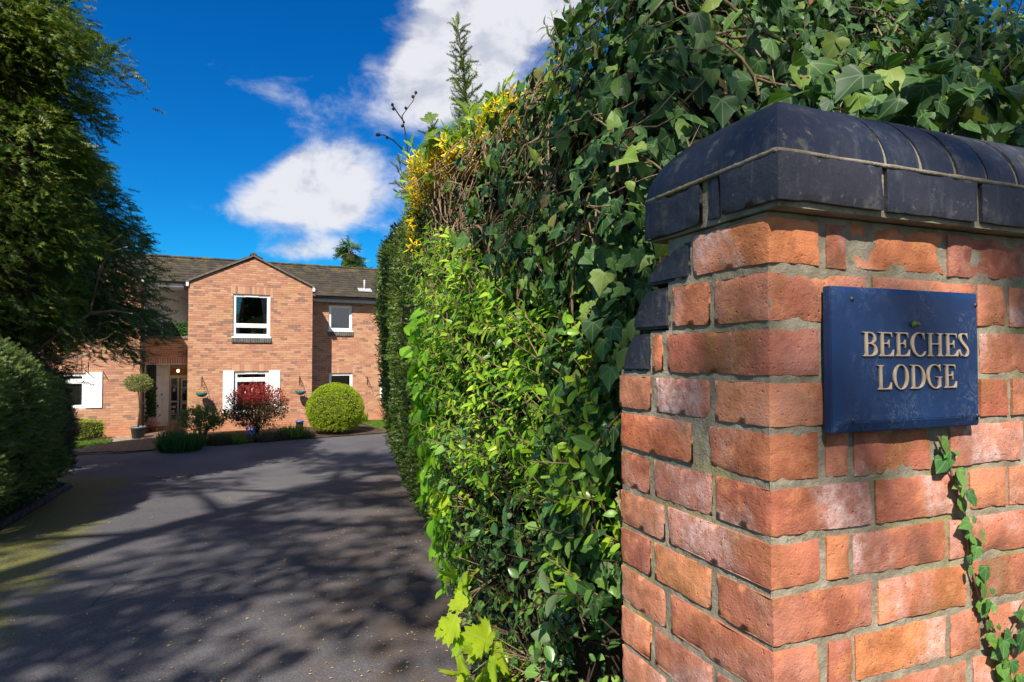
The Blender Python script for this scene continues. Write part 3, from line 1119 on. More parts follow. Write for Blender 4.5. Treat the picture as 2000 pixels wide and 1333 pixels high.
def wall_backing(mb, frame, u0, u1, z0, z1, holes, top=None):
    us = sorted({u0, u1, *[h[0] for h in holes], *[h[1] for h in holes]} | set(np.linspace(u0, u1, 9 if top else 2)))
    zs_ = sorted({z0, z1, *[h[2] for h in holes], *[h[3] for h in holes]})
    O, U, V, Nn = [Vector(q) for q in frame]
    for a, b in zip(us[:-1], us[1:]):
        for c, d in zip(zs_[:-1], zs_[1:]):
            if any(a >= h[0] - 1e-6 and b <= h[1] + 1e-6 and c >= h[2] - 1e-6 and d <= h[3] + 1e-6 for h in holes):
                continue
            da, db = d, d
            if top and d == z1:
                da, db = top(a), top(b)
            mb.add([tuple(O + U * s + V * t - Nn * .007) for s, t in ((a, c), (b, c), (b, db), (a, da))], [(0, 1, 2, 3)])
    for h in holes:                       # reveals
        for (a, b), (c, d) in (((h[0], h[2]), (h[0], h[3])), ((h[1], h[3]), (h[1], h[2])), ((h[0], h[3]), (h[1], h[3])), ((h[1], h[2]), (h[0], h[2]))):
            mb.add([tuple(O + U * s + V * t - Nn * n) for s, t, n in ((a, b, .007), (c, d, .007), (c, d, .22), (a, b, .22))], [(0, 1, 2, 3)])


FG = ((0, 0, 0), (1, 0, 0), (0, 0, 1), (0, -1, 0))              # gable plane y = 0
FW = ((0, 1.3, 0), (1, 0, 0), (0, 0, 1), (0, -1, 0))            # right wing
FP = ((0, 2.0, 0), (1, 0, 0), (0, 0, 1), (0, -1, 0))            # porch / balcony front
FL = ((-1.33, 0, 0), (0, 1, 0), (0, 0, 1), (1, 0, 0))           # return of the left block
FR = ((3.9, 0, 0), (0, 1, 0), (0, 0, 1), (1, 0, 0))             # right return of the gable
GE, GA, GW = 4.93, 5.84, 3.9


def gtop(u):
    return GE + (GA - GE) * (1 - abs(u - GW / 2) / (GW / 2))


def ltop(u):
    return GE + (GA - GE) * (1 - abs(u + 1.33 + GW / 2) / (GW / 2))


W1 = (1.33, 2.50, 3.17, 4.61)       # gable upper window
W2 = (1.39, 2.47, .60, 2.0)         # gable lower window
W3 = (4.71, 5.59, 3.49, 4.45)       # wing upper window
W4 = (4.74, 5.62, .75, 1.87)        # wing lower window
W6 = (7.05, 8.2, .75, 1.62 + .25)   # window beyond the hedge
W5 = (-3.6, -2.75, .93, 2.0)        # left block lower window
W7 = (-3.6, -2.55, 3.3, 4.5)
SO = .215
mort = MB()


def sold_top(h):
    return math.ceil((h[3] + .19) / BZ) * BZ


for fr_, a, b, zt, holes, tp in ((FG, 0, GW, GE, [W1, W2], gtop), (FW, GW, 10.5, 4.62, [W3, W4, W6], None), (FG, -5.23, -1.33, GE, [W5, W7], ltop)):
    bh = list(holes) + [(h[0] - .08, h[1] + .08, h[3], sold_top(h)) for h in holes]
    brick_area(fr_, a, b, 0, zt if tp is None else GA, bh, tp, .03)
    for h in holes:
        soldier(fr_, h[0] - .075, h[1] + .075, h[3] + .005, sold_top(h) - .005)
    wall_backing(mort, fr_, a, b, -.2, zt, holes, tp)
brick_area(FP, -1.33, 0, 2.25 + SO + .01, 3.12)
soldier(FP, -1.33, 0, 2.25, 2.25 + SO)
wall_backing(mort, FP, -1.33, 0, 2.24, 3.13, [])
brick_area(FL, 0, 2.0, 0, 4.9)
wall_backing(mort, FL, 0, 2.0, -.2, GE, [])
brick_area(FR, 0, 1.3, 0, 4.9)
wall_backing(mort, FR, 0, 1.3, -.2, GE, [])
# remaining outer walls
mort.add([(0, 0, 0), (0, 3.0, 0), (0, 3.0, GE), (0, 0, GE)], [(0, 1, 2, 3)])
mort.add([(-5.23, 0, 0), (-5.23, 7.0, 0), (-5.23, 7.0, GE), (-5.23, 0, GE)], [(0, 1, 2, 3)])
mort.add([(10.5, 1.3, 0), (10.5, 6.6, 0), (10.5, 6.6, 4.7), (10.5, 1.3, 4.7)], [(0, 1, 2, 3)])
mort.add([(-5.23, 6.6, 0), (10.5, 6.6, 0), (10.5, 6.6, 4.7), (-5.23, 6.6, 4.7)], [(0, 1, 2, 3)])
mort.obj('wall', M['hmortar'], house)

fullm = MB()
fullm.prism([(-.1075, -.0325), (.1075, -.0325), (.1075, .0325), (-.1075, .0325)], (0, 0, 0), (1, 0, 0), (0, 0, 1), (0, -1, 0), -.012, 0)
fullm = fullm.mesh('brick', M['hbrick'])
cand = [i for i, b in enumerate(brick_polys) if b[3] and b[1] is FG and b[0][0][0] > 0 and abs(b[0][1][0] - b[0][0][0] - .215) < .002]
cand.sort(key=lambda i: (brick_polys[i][0][0][0] ** 2 + (brick_polys[i][0][0][1] - 2.3) ** 2))
pick = set(cand[:290])
bb = MB()
for i, (poly, fr_, tnt, full) in enumerate(brick_polys):
    if i in pick:
        cxx = sum(p[0] for p in poly) / 4
        czz = sum(p[1] for p in poly) / 4
        link('brick', fullm, house, True, Matrix.Translation((cxx, -.001 * random.random(), czz)))
    else:
        bb.prism(poly, *fr_, -.012, .002 * random.random(), tnt)
bo = bb.obj('brickwork', M['hbrick'], house)
bo['kind'] = 'stuff'


# ---- windows
def window(h, plane, transom=None, low_open=False, curtain=True, sill=True, name='window', room=True):
    a, b, c, d = h
    y = plane
    f = MB()
    F = .065
    y0, y1 = y + .045, y + .105
    f.bbox(a, b, y0, y1, d - F, d, .006).bbox(a, b, y0, y1, c, c + F, .006)
    f.bbox(a, a + F, y0 + .001, y1, c + F, d - F, .006).bbox(b - F, b, y0 + .001, y1, c + F, d - F, .006)
    spans = [(c + F, d - F)]
    if transom:
        f.bbox(a + F, b - F, y0 + .001, y1, transom - .04, transom + .04, .006)
        spans = [(c + F, transom - .04), (transom + .04, d - F)]
    w = f.obj(name, M['white'], house)
    for k, (s0, s1) in enumerate(spans):
        sash = MB()
        S = .032
        if k == len(spans) - 1 or True:
            sash.bbox(a + F, b - F, y0 + .012, y1, s1 - S, s1, .004).bbox(a + F, b - F, y0 + .012, y1, s0, s0 + S, .004)
            sash.bbox(a + F, a + F + S, y0 + .013, y1, s0 + S, s1 - S, .004).bbox(b - F - S, b - F, y0 + .013, y1, s0 + S, s1 - S, .004)
            sash.obj('sash', M['white'], w)
        g = MB()
        g.add([(a + F + S, y0 + .03, s0 + S), (b - F - S, y0 + .03, s0 + S), (b - F - S, y0 + .03, s1 - S), (a + F + S, y0 + .03, s1 - S)], [(0, 1, 2, 3)])
        g.obj('pane', M['glass'], w)
    if transom or d - c < 1.0:
        hd = MB()                                      # trickle vent
        hd.bbox(a + (b - a) * .32, b - (b - a) * .32, y0 - .008, y0 + .012, d - F - .022, d - F + .012, .003)
        hd.obj('trickle_vent', M['white'], w)
    if sill:
        s = MB()
        s.bbox(a - .04, b + .04, y - .04, y + .1, c - .045, c, .006)
        s.obj('sill', M['white'], w)
        n = round((b - a + .08) / .075)
        for i in range(n):                             # bricks on edge below the frame
            p = (b - a + .08) / n
            q = MB()
            q.bbox(a - .04 + i * p + .004, a - .04 + (i + 1) * p - .004, y - .05, y + .05, c - .20, c - .05, .006, random.random())
            q.obj('sill_brick', M['coping'] if i % 3 else M['verge'], w)
    if curtain:
        for sx in (0, 1):
            cu = MB()
            ww = (b - a) * .2
            pts = []
            for k in range(13):
                t = k / 12
                xx = a + .07 + t * ww if sx == 0 else b - .07 - t * ww
                pts.append((xx, y + .16 + .018 * math.sin(t * 22)))
            zt = [(d - .03, 1.0), (c + (d - c) * .45, .55), (c + .02, .62)]
            vs = []
            for z, sq in zt:
                for (xx, yy) in pts:
                    e = a + .07 if sx == 0 else b - .07
                    vs.append((e + (xx - e) * sq, yy, z))
            fs = [(r * 13 + k, r * 13 + k + 1, (r + 1) * 13 + k + 1, (r + 1) * 13 + k) for r in range(2) for k in range(12)]
            cu.add(vs, fs, 0, True)
            cu.obj('curtain', M['curtain'], w)
    if room:
        r = MB()
        e = .35
        x0, x1, z0, z1, yb, yf = a - e, b + e, c - .5, d + .3, y + 1.9, y + .225
        r.add([(x0, yf, z0), (x1, yf, z0), (x1, yb, z0), (x0, yb, z0), (x0, yf, z1), (x1, yf, z1), (x1, yb, z1), (x0, yb, z1)],
              [(0, 1, 2, 3), (7, 6, 5, 4), (3, 2, 6, 7), (0, 3, 7, 4), (1, 5, 6, 2)])
        # inner face of the outer wall round the opening
        for q in ((x0, a, z0, z1), (b, x1, z0, z1), (a, b, z0, c), (a, b, d, z1)):
            r.add([(q[0], yf, q[2]), (q[1], yf, q[2]), (q[1], yf, q[3]), (q[0], yf, q[3])], [(0, 1, 2, 3)])
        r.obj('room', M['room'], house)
    return w


w1 = window(W1, 0, 3.55)
window(W2, 0, 1.72, curtain=True, sill=False)
w3 = window(W3, 1.3, None, curtain=False)
window(W4, 1.3, None, curtain=False, sill=False)
window(W5, 0, 1.75, sill=False)
window(W7, 0, 3.7)
window(W6, 1.3, None, curtain=False, sill=False)
# ornaments on window boards
for (x, y, z, s) in ((5.08, 1.47, 3.56, .10), (1.95, .2, 3.27, .16)):
    q = MB()
    q.lathe([(.0, 0), (s * .35, 0), (s * .42, s * .5), (s * .3, s * .6), (.0, s * .6)], 10, (x, y, z))
    vz = q.obj('flower_vase', M['white'])
    vz.parent = house
    P = np.array([(x, y, z + s * .9)]) + rnd_unit(26) * s * .6 * rng.random((26, 1)) ** .4
    scatter('vase_flowers', clump_tpl(6, .8, .4), P, frames(rnd_unit(26), rnd_unit(26)), np.full(26, s * .35), rng.random(26), M['varieg'], house, True)


def shutter(x0, x1, z0, z1, y):
    s = MB()
    s.bbox(x0, x1, y - .035, y - .002, z0, z1, .005)
    o = s.obj('shutter', M['white'], house)
    s = MB()
    s.bbox(x0 + .05, x1 - .05, y - .041, y - .033, z0 + .07, z0 + (z1 - z0) * .46, .004)
    s.bbox(x0 + .05, x1 - .05, y - .041, y - .033, z0 + (z1 - z0) * .52, z1 - .07, .004)
    s.obj('shutter_panel', M['white'], o)


shutter(1.05, 1.375, .6, 2.03, 0)
shutter(2.485, 2.84, .6, 2.03, 0)
shutter(6.69, 7.04, .78, 1.75, 1.3)
shutter(-2.74, -2.32, .93, 2.02, 0)
shutter(-4.05, -3.62, .93, 2.02, 0)

# ---- roof: tiles on slopes
RY, RZ, EY, EZ = 3.9, 6.25, 1.0, 4.76
SL = (RZ - EZ) / (RY - EY)
tile_list = []       # (matrix, fullness)


def main_z(y):
    return EZ + (y - EY) * SL


def tile_slope(p0, uvec, vvec, nu, nv, du, dv, keep):
    """p0 eave corner; uvec along eave; vvec up the slope"""
    u = Vector(uvec).normalized()
    v = Vector(vvec).normalized()
    n = u.cross(v).normalized()
    tilt = Matrix.Rotation(R(3.0), 4, 'X')
    base = Matrix((( u.x, v.x, n.x, 0), (u.y, v.y, n.y, 0), (u.z, v.z, n.z, 0), (0, 0, 0, 1)))
    for j in range(nv):
        for i in range(-1, nu + 1):
            uu = i * du + (du / 2 if j % 2 else 0) + random.uniform(-.004, .004)
            vv = j * dv
            c = Vector(p0) + u * (uu + du / 2) + v * (vv + dv / 2)
            if not keep(c):
                continue
            tile_list.append(Matrix.Translation(c + n * (.018 + random.uniform(0, .005))) @ base @ tilt.inverted() @ Matrix.Rotation(random.uniform(-.006, .006), 4, 'Z'))


def gable_z(x, x0):
    return 4.97 + (5.93 - 4.97) * (1 - abs(x - x0) / (GW / 2 + .02))


GX0, GX1 = GW / 2, -1.33 - GW / 2


def keep_main(c):
    if c.x > 10.6 or c.x < -5.3 or c.z > RZ:
        return False
    # cut away where the gable roofs stand higher, and over the balcony front
    for x0 in (GX0, GX1):
        if abs(c.x - x0) < GW / 2 + .1 and gable_z(c.x, x0) > main_z(c.y) - .01:
            return False
    if -1.33 < c.x < 0 and c.y < 1.75:
        return False
    return True


slope_len = math.hypot(RY - EY, RZ - EZ)
tile_slope((-5.3, EY, EZ), (1, 0, 0), (0, RY - EY, RZ - EZ), 54, int(slope_len / .245) + 1, .295, .245, keep_main)
for x0 in (GX0, GX1):
    for sgn in (1, -1):
        hw_ = GW / 2 + .06
        v = Vector((-sgn * hw_, 0, 5.95 - 4.93))
        p0 = Vector((x0 + sgn * hw_, 3.4 if sgn < 0 else -.06, 4.95))
        u = Vector((0, 1, 0)) if sgn > 0 else Vector((0, -1, 0))
        L = v.length
        tile_slope(p0, u, v, 12, int(L / .245) + 1, .295, .245,
                   lambda c, x0=x0: .08 < c.y < 3.3 and c.z > main_z(c.y) - .02 - (9 if c.y < 1.0 else 0) and c.z < 5.99 and abs(c.x - x0) < GW / 2 + .1)
tm = MB()
tm.bbox(-.146, .146, -.155, .135, -.011, .011, .003)
tmesh = tm.mesh('roof_tile', M['tile'])
cpos = Vector((0, 0, EYE))
HM = MATS[house.name]
vis = sorted(range(len(tile_list)), key=lambda i: ((HM @ tile_list[i].translation) - cpos).length + (50 if tile_list[i].translation.x < -1.4 else 0))
rest = MB()
roof = MB()
# boarding under the tiles
roof.add([(-5.3, EY, EZ - .03), (-1.33, EY, EZ - .03), (-1.33, RY, RZ - .03), (-5.3, RY, RZ - .03)], [(0, 1, 2, 3)])
roof.add([(-1.33, 1.72, main_z(1.72) - .03), (0, 1.72, main_z(1.72) - .03), (0, RY, RZ - .03), (-1.33, RY, RZ - .03)], [(0, 1, 2, 3)])
roof.add([(0, EY, EZ - .03), (10.6, EY, EZ - .03), (10.6, RY, RZ - .03), (0, RY, RZ - .03)], [(0, 1, 2, 3)])
roof.add([(-5.3, RY, RZ - .03), (10.6, RY, RZ - .03), (10.6, 6.9, EZ - .03), (-5.3, 6.9, EZ - .03)], [(0, 1, 2, 3)])
for x0 in (GX0, GX1):
    for sgn in (1, -1):
        roof.add([(x0 + sgn * (GW / 2 + .06), -.05, 4.92), (x0, -.05, 5.92), (x0, 3.3, 5.92), (x0 + sgn * (GW / 2 + .06), 3.3, 4.92)], [(0, 1, 2, 3)])
roofo = roof.obj('roof', M['coping'], house)
for k, i in enumerate(vis):
    if k < 290:
        link('roof_tile', tmesh, roofo, True, tile_list[i])
    else:
        rest.box(-.146, .146, -.155, .135, -.011, .011, random.random(), tile_list[i])
ro = rest.obj('tiling', M['tile'], roofo)
ro['kind'] = 'stuff'
# ridge tiles
ridge = MB()


def ridge_piece(L):
    q = MB()
    vs, fs = [], []
    for x in (0, L):
        for k in range(7):
            a = math.pi * k / 6
            vs.append((x, .115 * math.cos(a), .075 * math.sin(a)))
    fs = [(k, k + 1, 7 + k + 1, 7 + k) for k in range(6)] + [tuple(range(7))[::-1], tuple(range(7, 14))]
    q.add(vs, fs)
    return q.mesh('ridge_tile', M['tile'])


rm = ridge_piece(.44)
for i in range(35):
    link('ridge_tile', rm, roofo, True, Matrix.Translation((-5.2 + i * .45, RY, RZ + .0 + random.uniform(-.006, .006))))
for x0 in (GX0, GX1):
    for i in range(8):
        link('ridge_tile', rm, roofo, True, Matrix.Translation((x0, -.06 + i * .45, 5.95)) @ Matrix.Rotation(R(90), 4, 'Z'))
# verges, kneeler boxes, fascias, gutters
for x0 in (GX0, GX1):
    for sgn in (1, -1):
        L = math.hypot(GW / 2 + .07, .98)
        ang = math.atan2(.98, GW / 2 + .07)
        vg = MB()
        mt = Matrix.Translation((x0 + sgn * (GW / 2 + .07), 0, 4.93)) @ Matrix.Rotation(-ang if sgn < 0 else math.pi + ang, 4, 'Y')
        vg.box(0, L, -.07, .20, -.008 if sgn < 0 else -.045, .045 if sgn < 0 else .008, 0, mt)
        vg.obj('verge', M['verge'], roofo)
        us = MB()
        us.box(0, L - .05, -.04, -.004, -.035 if sgn < 0 else .009, -.009 if sgn < 0 else .035, 0, mt)
        us.obj('verge_undercloak', M['coping'], roofo)
        kx = x0 + sgn * (GW / 2)
        kn = MB()
        kn.bbox(min(kx, kx + sgn * .075), max(kx, kx + sgn * .075), -.06, .25, 4.80, 4.945, .004)
        kn.obj('verge_box_end', M['white'], roofo)


def gutter(x0, x1, y, z, name='gutter', along='x'):
    q = MB()
    prof = [(.055 * math.cos(a), .055 * math.sin(a)) for a in np.linspace(math.pi, 2 * math.pi, 9)]
    vs = []
    for t in (x0, x1):
        for a, b in prof:
            vs.append((t, y + a, z + b) if along == 'x' else (y + a, t, z + b))
        for a, b in prof[::-1]:
            vs.append((t, y + a * .9, z + b * .9) if along == 'x' else (y + a * .9, t, z + b * .9))
    k = 18
    q.add(vs, [(i, (i + 1) % k, k + (i + 1) % k, k + i) for i in range(k)] + [tuple(range(k)), tuple(range(k, 2 * k))])
    q.obj(name, M['black'], roofo)


gutter(3.95, 10.6, .93, 4.72)
gutter(-1.33, 0, 1.66, main_z(1.72) - .03)
gutter(-.05, .9, 4.02, 4.86, along='y')
gutter(-.05, 1.7, -.1, 4.86, along='y')
fa = MB()
fa.bbox(3.92, 10.6, 1.0, 1.03, 4.55, 4.72, .004).bbox(3.92, 10.6, 1.03, 1.31, 4.55, 4.57, .002)
fa.obj('fascia', M['fascia'], roofo)
fa = MB()
fa.bbox(-1.33, 0, 1.72, 1.75, main_z(1.72) - .2, main_z(1.72) - .03, .004).bbox(-1.33, 0, 1.75, 3.4, main_z(1.72) - .2, main_z(1.72) - .18, .002)
fa.obj('fascia', M['white'], roofo)
hp_ = MB()
hp_.bbox(3.93, 4.05, .86, 1.0, 4.50, 4.84, .01).tube([(3.99, .95, 4.5), (3.99, 1.1, 4.40), (3.99, 1.25, 4.3), (3.99, 1.25, 0.05)], .034, 8)
hp_.obj('downpipe', M['black'], house)
dp = MB()
dp.tube([(-1.24, 1.66, 5.0), (-1.24, 1.3, 4.9), (-1.24, .25, 4.86), (-1.24, .07, 4.7), (-1.24, .07, .1)], .038, 8)
dp.obj('downpipe', M['black'], house)
for z in (1.0, 2.6, 4.2):
    q = MB()
    q.bbox(-1.29, -1.19, .02, .13, z, z + .05, .004)
    q.obj('pipe_clip', M['black'], house)
# soil vent on the right roof
vn = MB()
vy = 1.62
vn.tube([(6.13, vy, main_z(vy)), (6.13, vy, main_z(vy) + .44)], .036, 10)
vo_ = vn.obj('vent_pipe', M['lead'], roofo)
vn = MB()
mt = Matrix.Translation((6.13, vy - .05, main_z(vy) + .02)) @ Matrix.Rotation(math.atan(SL), 4, 'X')
vn.box(-.26, .26, -.17, .17, .012, .03, 0, mt)
vn.lathe([(.07, 0), (.05, .07), (.04, .1)], 10, (6.13, vy, main_z(vy) + .02))
vn.obj('lead_flashing', M['lead'], vo_)

# ---- balcony and porch recess
q = MB()
q.bbox(-1.33, 0, 1.95, 2.16, 3.13, 3.22, .008)
q.obj('balcony_coping', M['coping'], house)
for i in range(18):                                     # weatherboards at the back of the balcony
    q = MB()
    z = 2.6 + i * .15
    q.add([(-1.33, 3.30, z), (0, 3.30, z), (0, 3.325, z + .155), (-1.33, 3.325, z + .155), (-1.33, 3.325, z - .002), (0, 3.325, z - .002)], [(0, 1, 2, 3), (4, 5, 1, 0)])
    q.obj('weatherboard', M['board'], house)
q = MB()
q.add([(-.012, 1.99, 2.45), (-.012, 3.4, 2.45), (-.012, 3.4, 5.3), (-.012, 1.99, 5.3)], [(0, 1, 2, 3)])
q.add([(-1.318, 1.99, 2.45), (-1.318, 3.4, 2.45), (-1.318, 3.4, 5.3), (-1.318, 1.99, 5.3)], [(0, 1, 2, 3)])
q.obj('balcony_side_wall', M['board'], house)
q = MB()
q.bbox(-1.33, 0, 2.0, 3.4, 2.243, 2.43, .004)
q.obj('balcony_floor', M['panel'], house)
q = MB()
q.bbox(-.85, -.80, 2.25, 2.30, 3.2, 3.75, .004)
q.obj('balcony_post', M['panel'], house)
q = MB()
q.bbox(-1.33, 0, 1.99, 2.10, 2.225, 2.245, .003)
q.obj('porch_head_trim', M['white'], house)
q = MB()
q.add([(-1.318, 1.99, 0), (-1.318, 4.2, 0), (-1.318, 4.2, 2.24), (-1.318, 1.99, 2.24)], [(0, 1, 2, 3)])
q.add([(-.012, 1.99, 0), (-.012, 4.2, 0), (-.012, 4.2, 2.24), (-.012, 1.99, 2.24)], [(0, 1, 2, 3)])
q.add([(-1.318, 4.2, 0), (0, 4.2, 0), (0, 4.2, 2.24), (-1.318, 4.2, 2.24)], [(0, 1, 2, 3)])
q.obj('porch_side_wall', M['panel'], house)
q = MB()                                                 # cupboard boxed out in the porch
q.bbox(-1.0, -.60, 2.55, 4.15, .02, 2.21, .006)
cb = q.obj('porch_cupboard', M['panel'], house)
for x0, x1 in ((-.985, -.81), (-.79, -.615)):
    q = MB()
    q.bbox(x0, x1, 2.535, 2.551, .06, 2.14, .004)
    q.obj('cupboard_door', M['panel'], cb)
q = MB()
q.bbox(-.82, -.815, 2.52, 2.54, .95, 1.05, .001).bbox(-.785, -.78, 2.52, 2.54, .95, 1.05, .001)
q.obj('handle', M['lead'], cb)
q = MB()
q.bbox(-1.31, 0, 2.0, 4.2, -.02, .035, .004)
q.obj('porch_floor', M['step'], house)
q = MB()
q.bbox(-1.26, -.02, 1.75, 2.0, -.02, .03, .008)
q.obj('porch_step', M['step'], house)
# brick panel over the door, door frame, door
n = 9
for i in range(n):
    q = MB()
    q.bbox(-.595 + i * .065 + .004, -.595 + (i + 1) * .065 - .004, 3.5, 3.56, 1.83, 2.05, .004)
    o = q.obj('lintel_brick', M['hbrick'], house)
q = MB()
q.bbox(-.6, -.01, 3.53, 3.6, 1.8, 2.24, .002)
q.obj('lintel_backing', M['hmortar'], house)
df = MB()
df.bbox(-.6, -.01, 3.50, 3.57, 1.70, 1.80, .004).bbox(-.6, -.555, 3.50, 3.57, .035, 1.70, .004).bbox(-.36, -.29, 3.50, 3.57, .035, 1.70, .004)
df.bbox(-.555, -.36, 3.505, 3.565, .80, .86, .004).bbox(-.555, -.36, 3.505, 3.565, .035, .12, .004)
dfo = df.obj('door_frame', M['panel'], house)
dd = MB()
dd.bbox(-.25, -.19, 3.52, 3.56, .04, 1.69, .004).bbox(-.19, -.01, 3.52, 3.56, 1.6, 1.69, .004).bbox(-.19, -.01, 3.52, 3.56, .72, .86, .004).bbox(-.19, -.01, 3.52, 3.56, .04, .2, .004)
ddo = dd.obj('front_door', M['panel'], house)
q = MB()
q.add([(-.56, 3.55, .1), (-.355, 3.55, .1), (-.355, 3.55, 1.7), (-.56, 3.55, 1.7)], [(0, 1, 2, 3)])
q.obj('pane', M['glass'], dfo)
q = MB()
q.add([(-.19, 3.545, .2), (-.01, 3.545, .2), (-.01, 3.545, 1.6), (-.19, 3.545, 1.6)], [(0, 1, 2, 3)])
q.obj('pane', M['glass'], ddo)
q = MB()
q.bbox(-.235, -.21, 3.47, 3.52, .98, 1.02, .004).bbox(-.228, -.212, 3.5, 3.52, 1.25, 1.30, .003)
q.obj('door_handle', M['iron'], ddo)
q = MB()
q.add([(-.6, 3.62, 0), (0, 3.62, 0), (0, 3.62, 1.75), (-.6, 3.62, 1.75)], [(0, 1, 2, 3)])
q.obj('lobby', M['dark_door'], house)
q = MB()
q.bbox(-.50, -.42, 3.535, 3.54, 1.2, 1.33, .001)
q.obj('notice', M['paper'], dfo)
q = MB()
q.bbox(-.54, -.40, 3.47, 3.5, .60, .68, .004).bbox(-.535, -.43, 3.46, 3.49, .42, .52, .004)
q.obj('letter_holder', M['panel'], dfo)
lm = MB()
lm.lathe([(.0, .07), (.035, .06), (.045, 0), (.035, -.05), (.0, -.06)], 10, (-.33, 3.1, 1.98))
lo = lm.obj('porch_lamp', M['lampglow'], house)
lm = MB()
lm.tube([(-.33, 3.1, 2.24), (-.33, 3.1, 2.04)], .008, 6).lathe([(.0, .09), (.05, .075), (.052, .055), (.0, .055)], 10, (-.33, 3.1, 1.98))
lm.obj('lamp_fitting', M['iron'], lo)

# balcony contents
bs = empty('balcony_screen', (*hw(-.39, 2.28), 3.22), HA, 'dark green artificial leaf screen behind the balcony parapet', 'screen')
q = MB()
q.box(-.40, .37, .0, .02, 0, .46)
q.obj('backing', M['core'], bs)
nn = 900
P = np.stack([rng.uniform(-.40, .38, nn), rng.uniform(-.07, -.01, nn), rng.uniform(.0, .50, nn)], -1)
scatter('foliage', OVAL[0], P, frames(rnd_unit(nn) + [0, -.6, .3], np.array([[0, -1., .3]]) + .5 * rnd_unit(nn)), rng.uniform(.05, .08, nn), rng.random(nn), M['deep'], bs, True)
pc = empty('garden_chair', (*hw(-1.08, 2.4), 2.43), HA, 'purple fabric chair on the balcony beside the green screen', 'chair')
q = MB()
q.bbox(-.2, .2, .0, .06, .35, 1.12, .03)
q.obj('backrest', M['purple'], pc)
q = MB()
q.bbox(-.2, .2, .06, .45, .35, .43, .03)
q.obj('seat', M['purple'], pc)
for sx in (-.18, .18):
    for sy in (.06, .42):
        q = MB()
        q.tube([(sx, sy, 0), (sx, sy, .36)], .014, 6)
        q.obj('leg', M['iron'], pc)


# ---- wall brackets and hanging baskets
def bracket(x, z, plane, label, reach=.30):
    b = empty('basket_bracket', (*hw(x, plane), z), HA, label, 'bracket', 'iron brackets on the house wall')
    q = MB()
    q.bbox(-.012, .012, -.012, 0, -.30, .02, .003)
    q.obj('wall_plate', M['iron'], b)
    q = MB()
    q.tube([(0, -.01, 0), (0, -reach * .6, -.09), (0, -reach, -.2), (0, -reach - .015, -.25)], .008, 6)
    q.tube([(0, -.01, -.28), (0, -reach * .35, -.24), (0, -reach * .6, -.09)], .007, 6)
    q.obj('arm', M['iron'], b)
    q = MB()
    ring = [(0, -.08 + .045 * math.cos(a), -.13 + .045 * math.sin(a)) for a in np.linspace(0, 5.2, 12)]
    q.tube(ring, .006, 5)
    q.obj('scroll', M['iron'], b)
    return b


def basket(x, z, plane, label):
    b = empty('hanging_basket', (*hw(x, plane - .31), z), HA, label, 'hanging basket', 'teal hanging baskets on the gable')
    q = MB()
    q.lathe([(.02, -.135), (.09, -.12), (.145, -.07), (.165, 0), (.15, 0), (.13, -.06), (.02, -.1)], 16)
    q.obj('bowl', M['teal'], b)
    for k in range(16):
        a = k * math.pi / 8
        r = .15 + (.012 if k % 2 else 0)
        q = MB()
        c, s_ = math.cos(a), math.sin(a)
        q.add([(r * c - .03 * s_, r * s_ + .03 * c, -.06), (r * c + .03 * s_, r * s_ - .03 * c, -.06), ((r + .02) * c, (r + .02) * s_, .02 + .03 * (k % 2))], [(0, 1, 2)])
        q.obj('liner_frill', M['teal'], b)
    for k in range(3):
        a = k * 2.094 + .5
        q = MB()
        q.tube([(.16 * math.cos(a), .16 * math.sin(a), 0), (0, 0, .25)], .0035, 4)
        q.obj('chain', M['iron'], b)
    return b


bracket(.42, 1.84, 0, 'black iron scroll bracket on the gable wall, left of the shuttered window')
basket(.42, 1.33, 0, 'teal hanging basket by the porch, left of the shuttered window')
bracket(3.48, 1.82, 0, 'black iron scroll bracket between the shuttered window and the gable corner')
basket(3.48, 1.31, 0, 'teal hanging basket between the red shrub and the round bush')
bracket(6.18, 1.70, 1.3, 'black iron bracket with no basket on the right-hand wing', .33)


# ------------------------------------------------------------------ gate pier of old brick with blue brick coping
PA = math.atan2(.3628, .9319)
PC = (.412 * .8505, .8505)
pier = empty('gate_pier', (PC[0], PC[1], .85), PA, 'old red brick gate pier and wall with rounded dark blue brick coping', 'brick wall')
PM = MATS[pier.name]
PZ = -.85                                # pier-local z of world zero


def pw(x, y, z):
    return PM @ Vector((x, y, z + PZ))


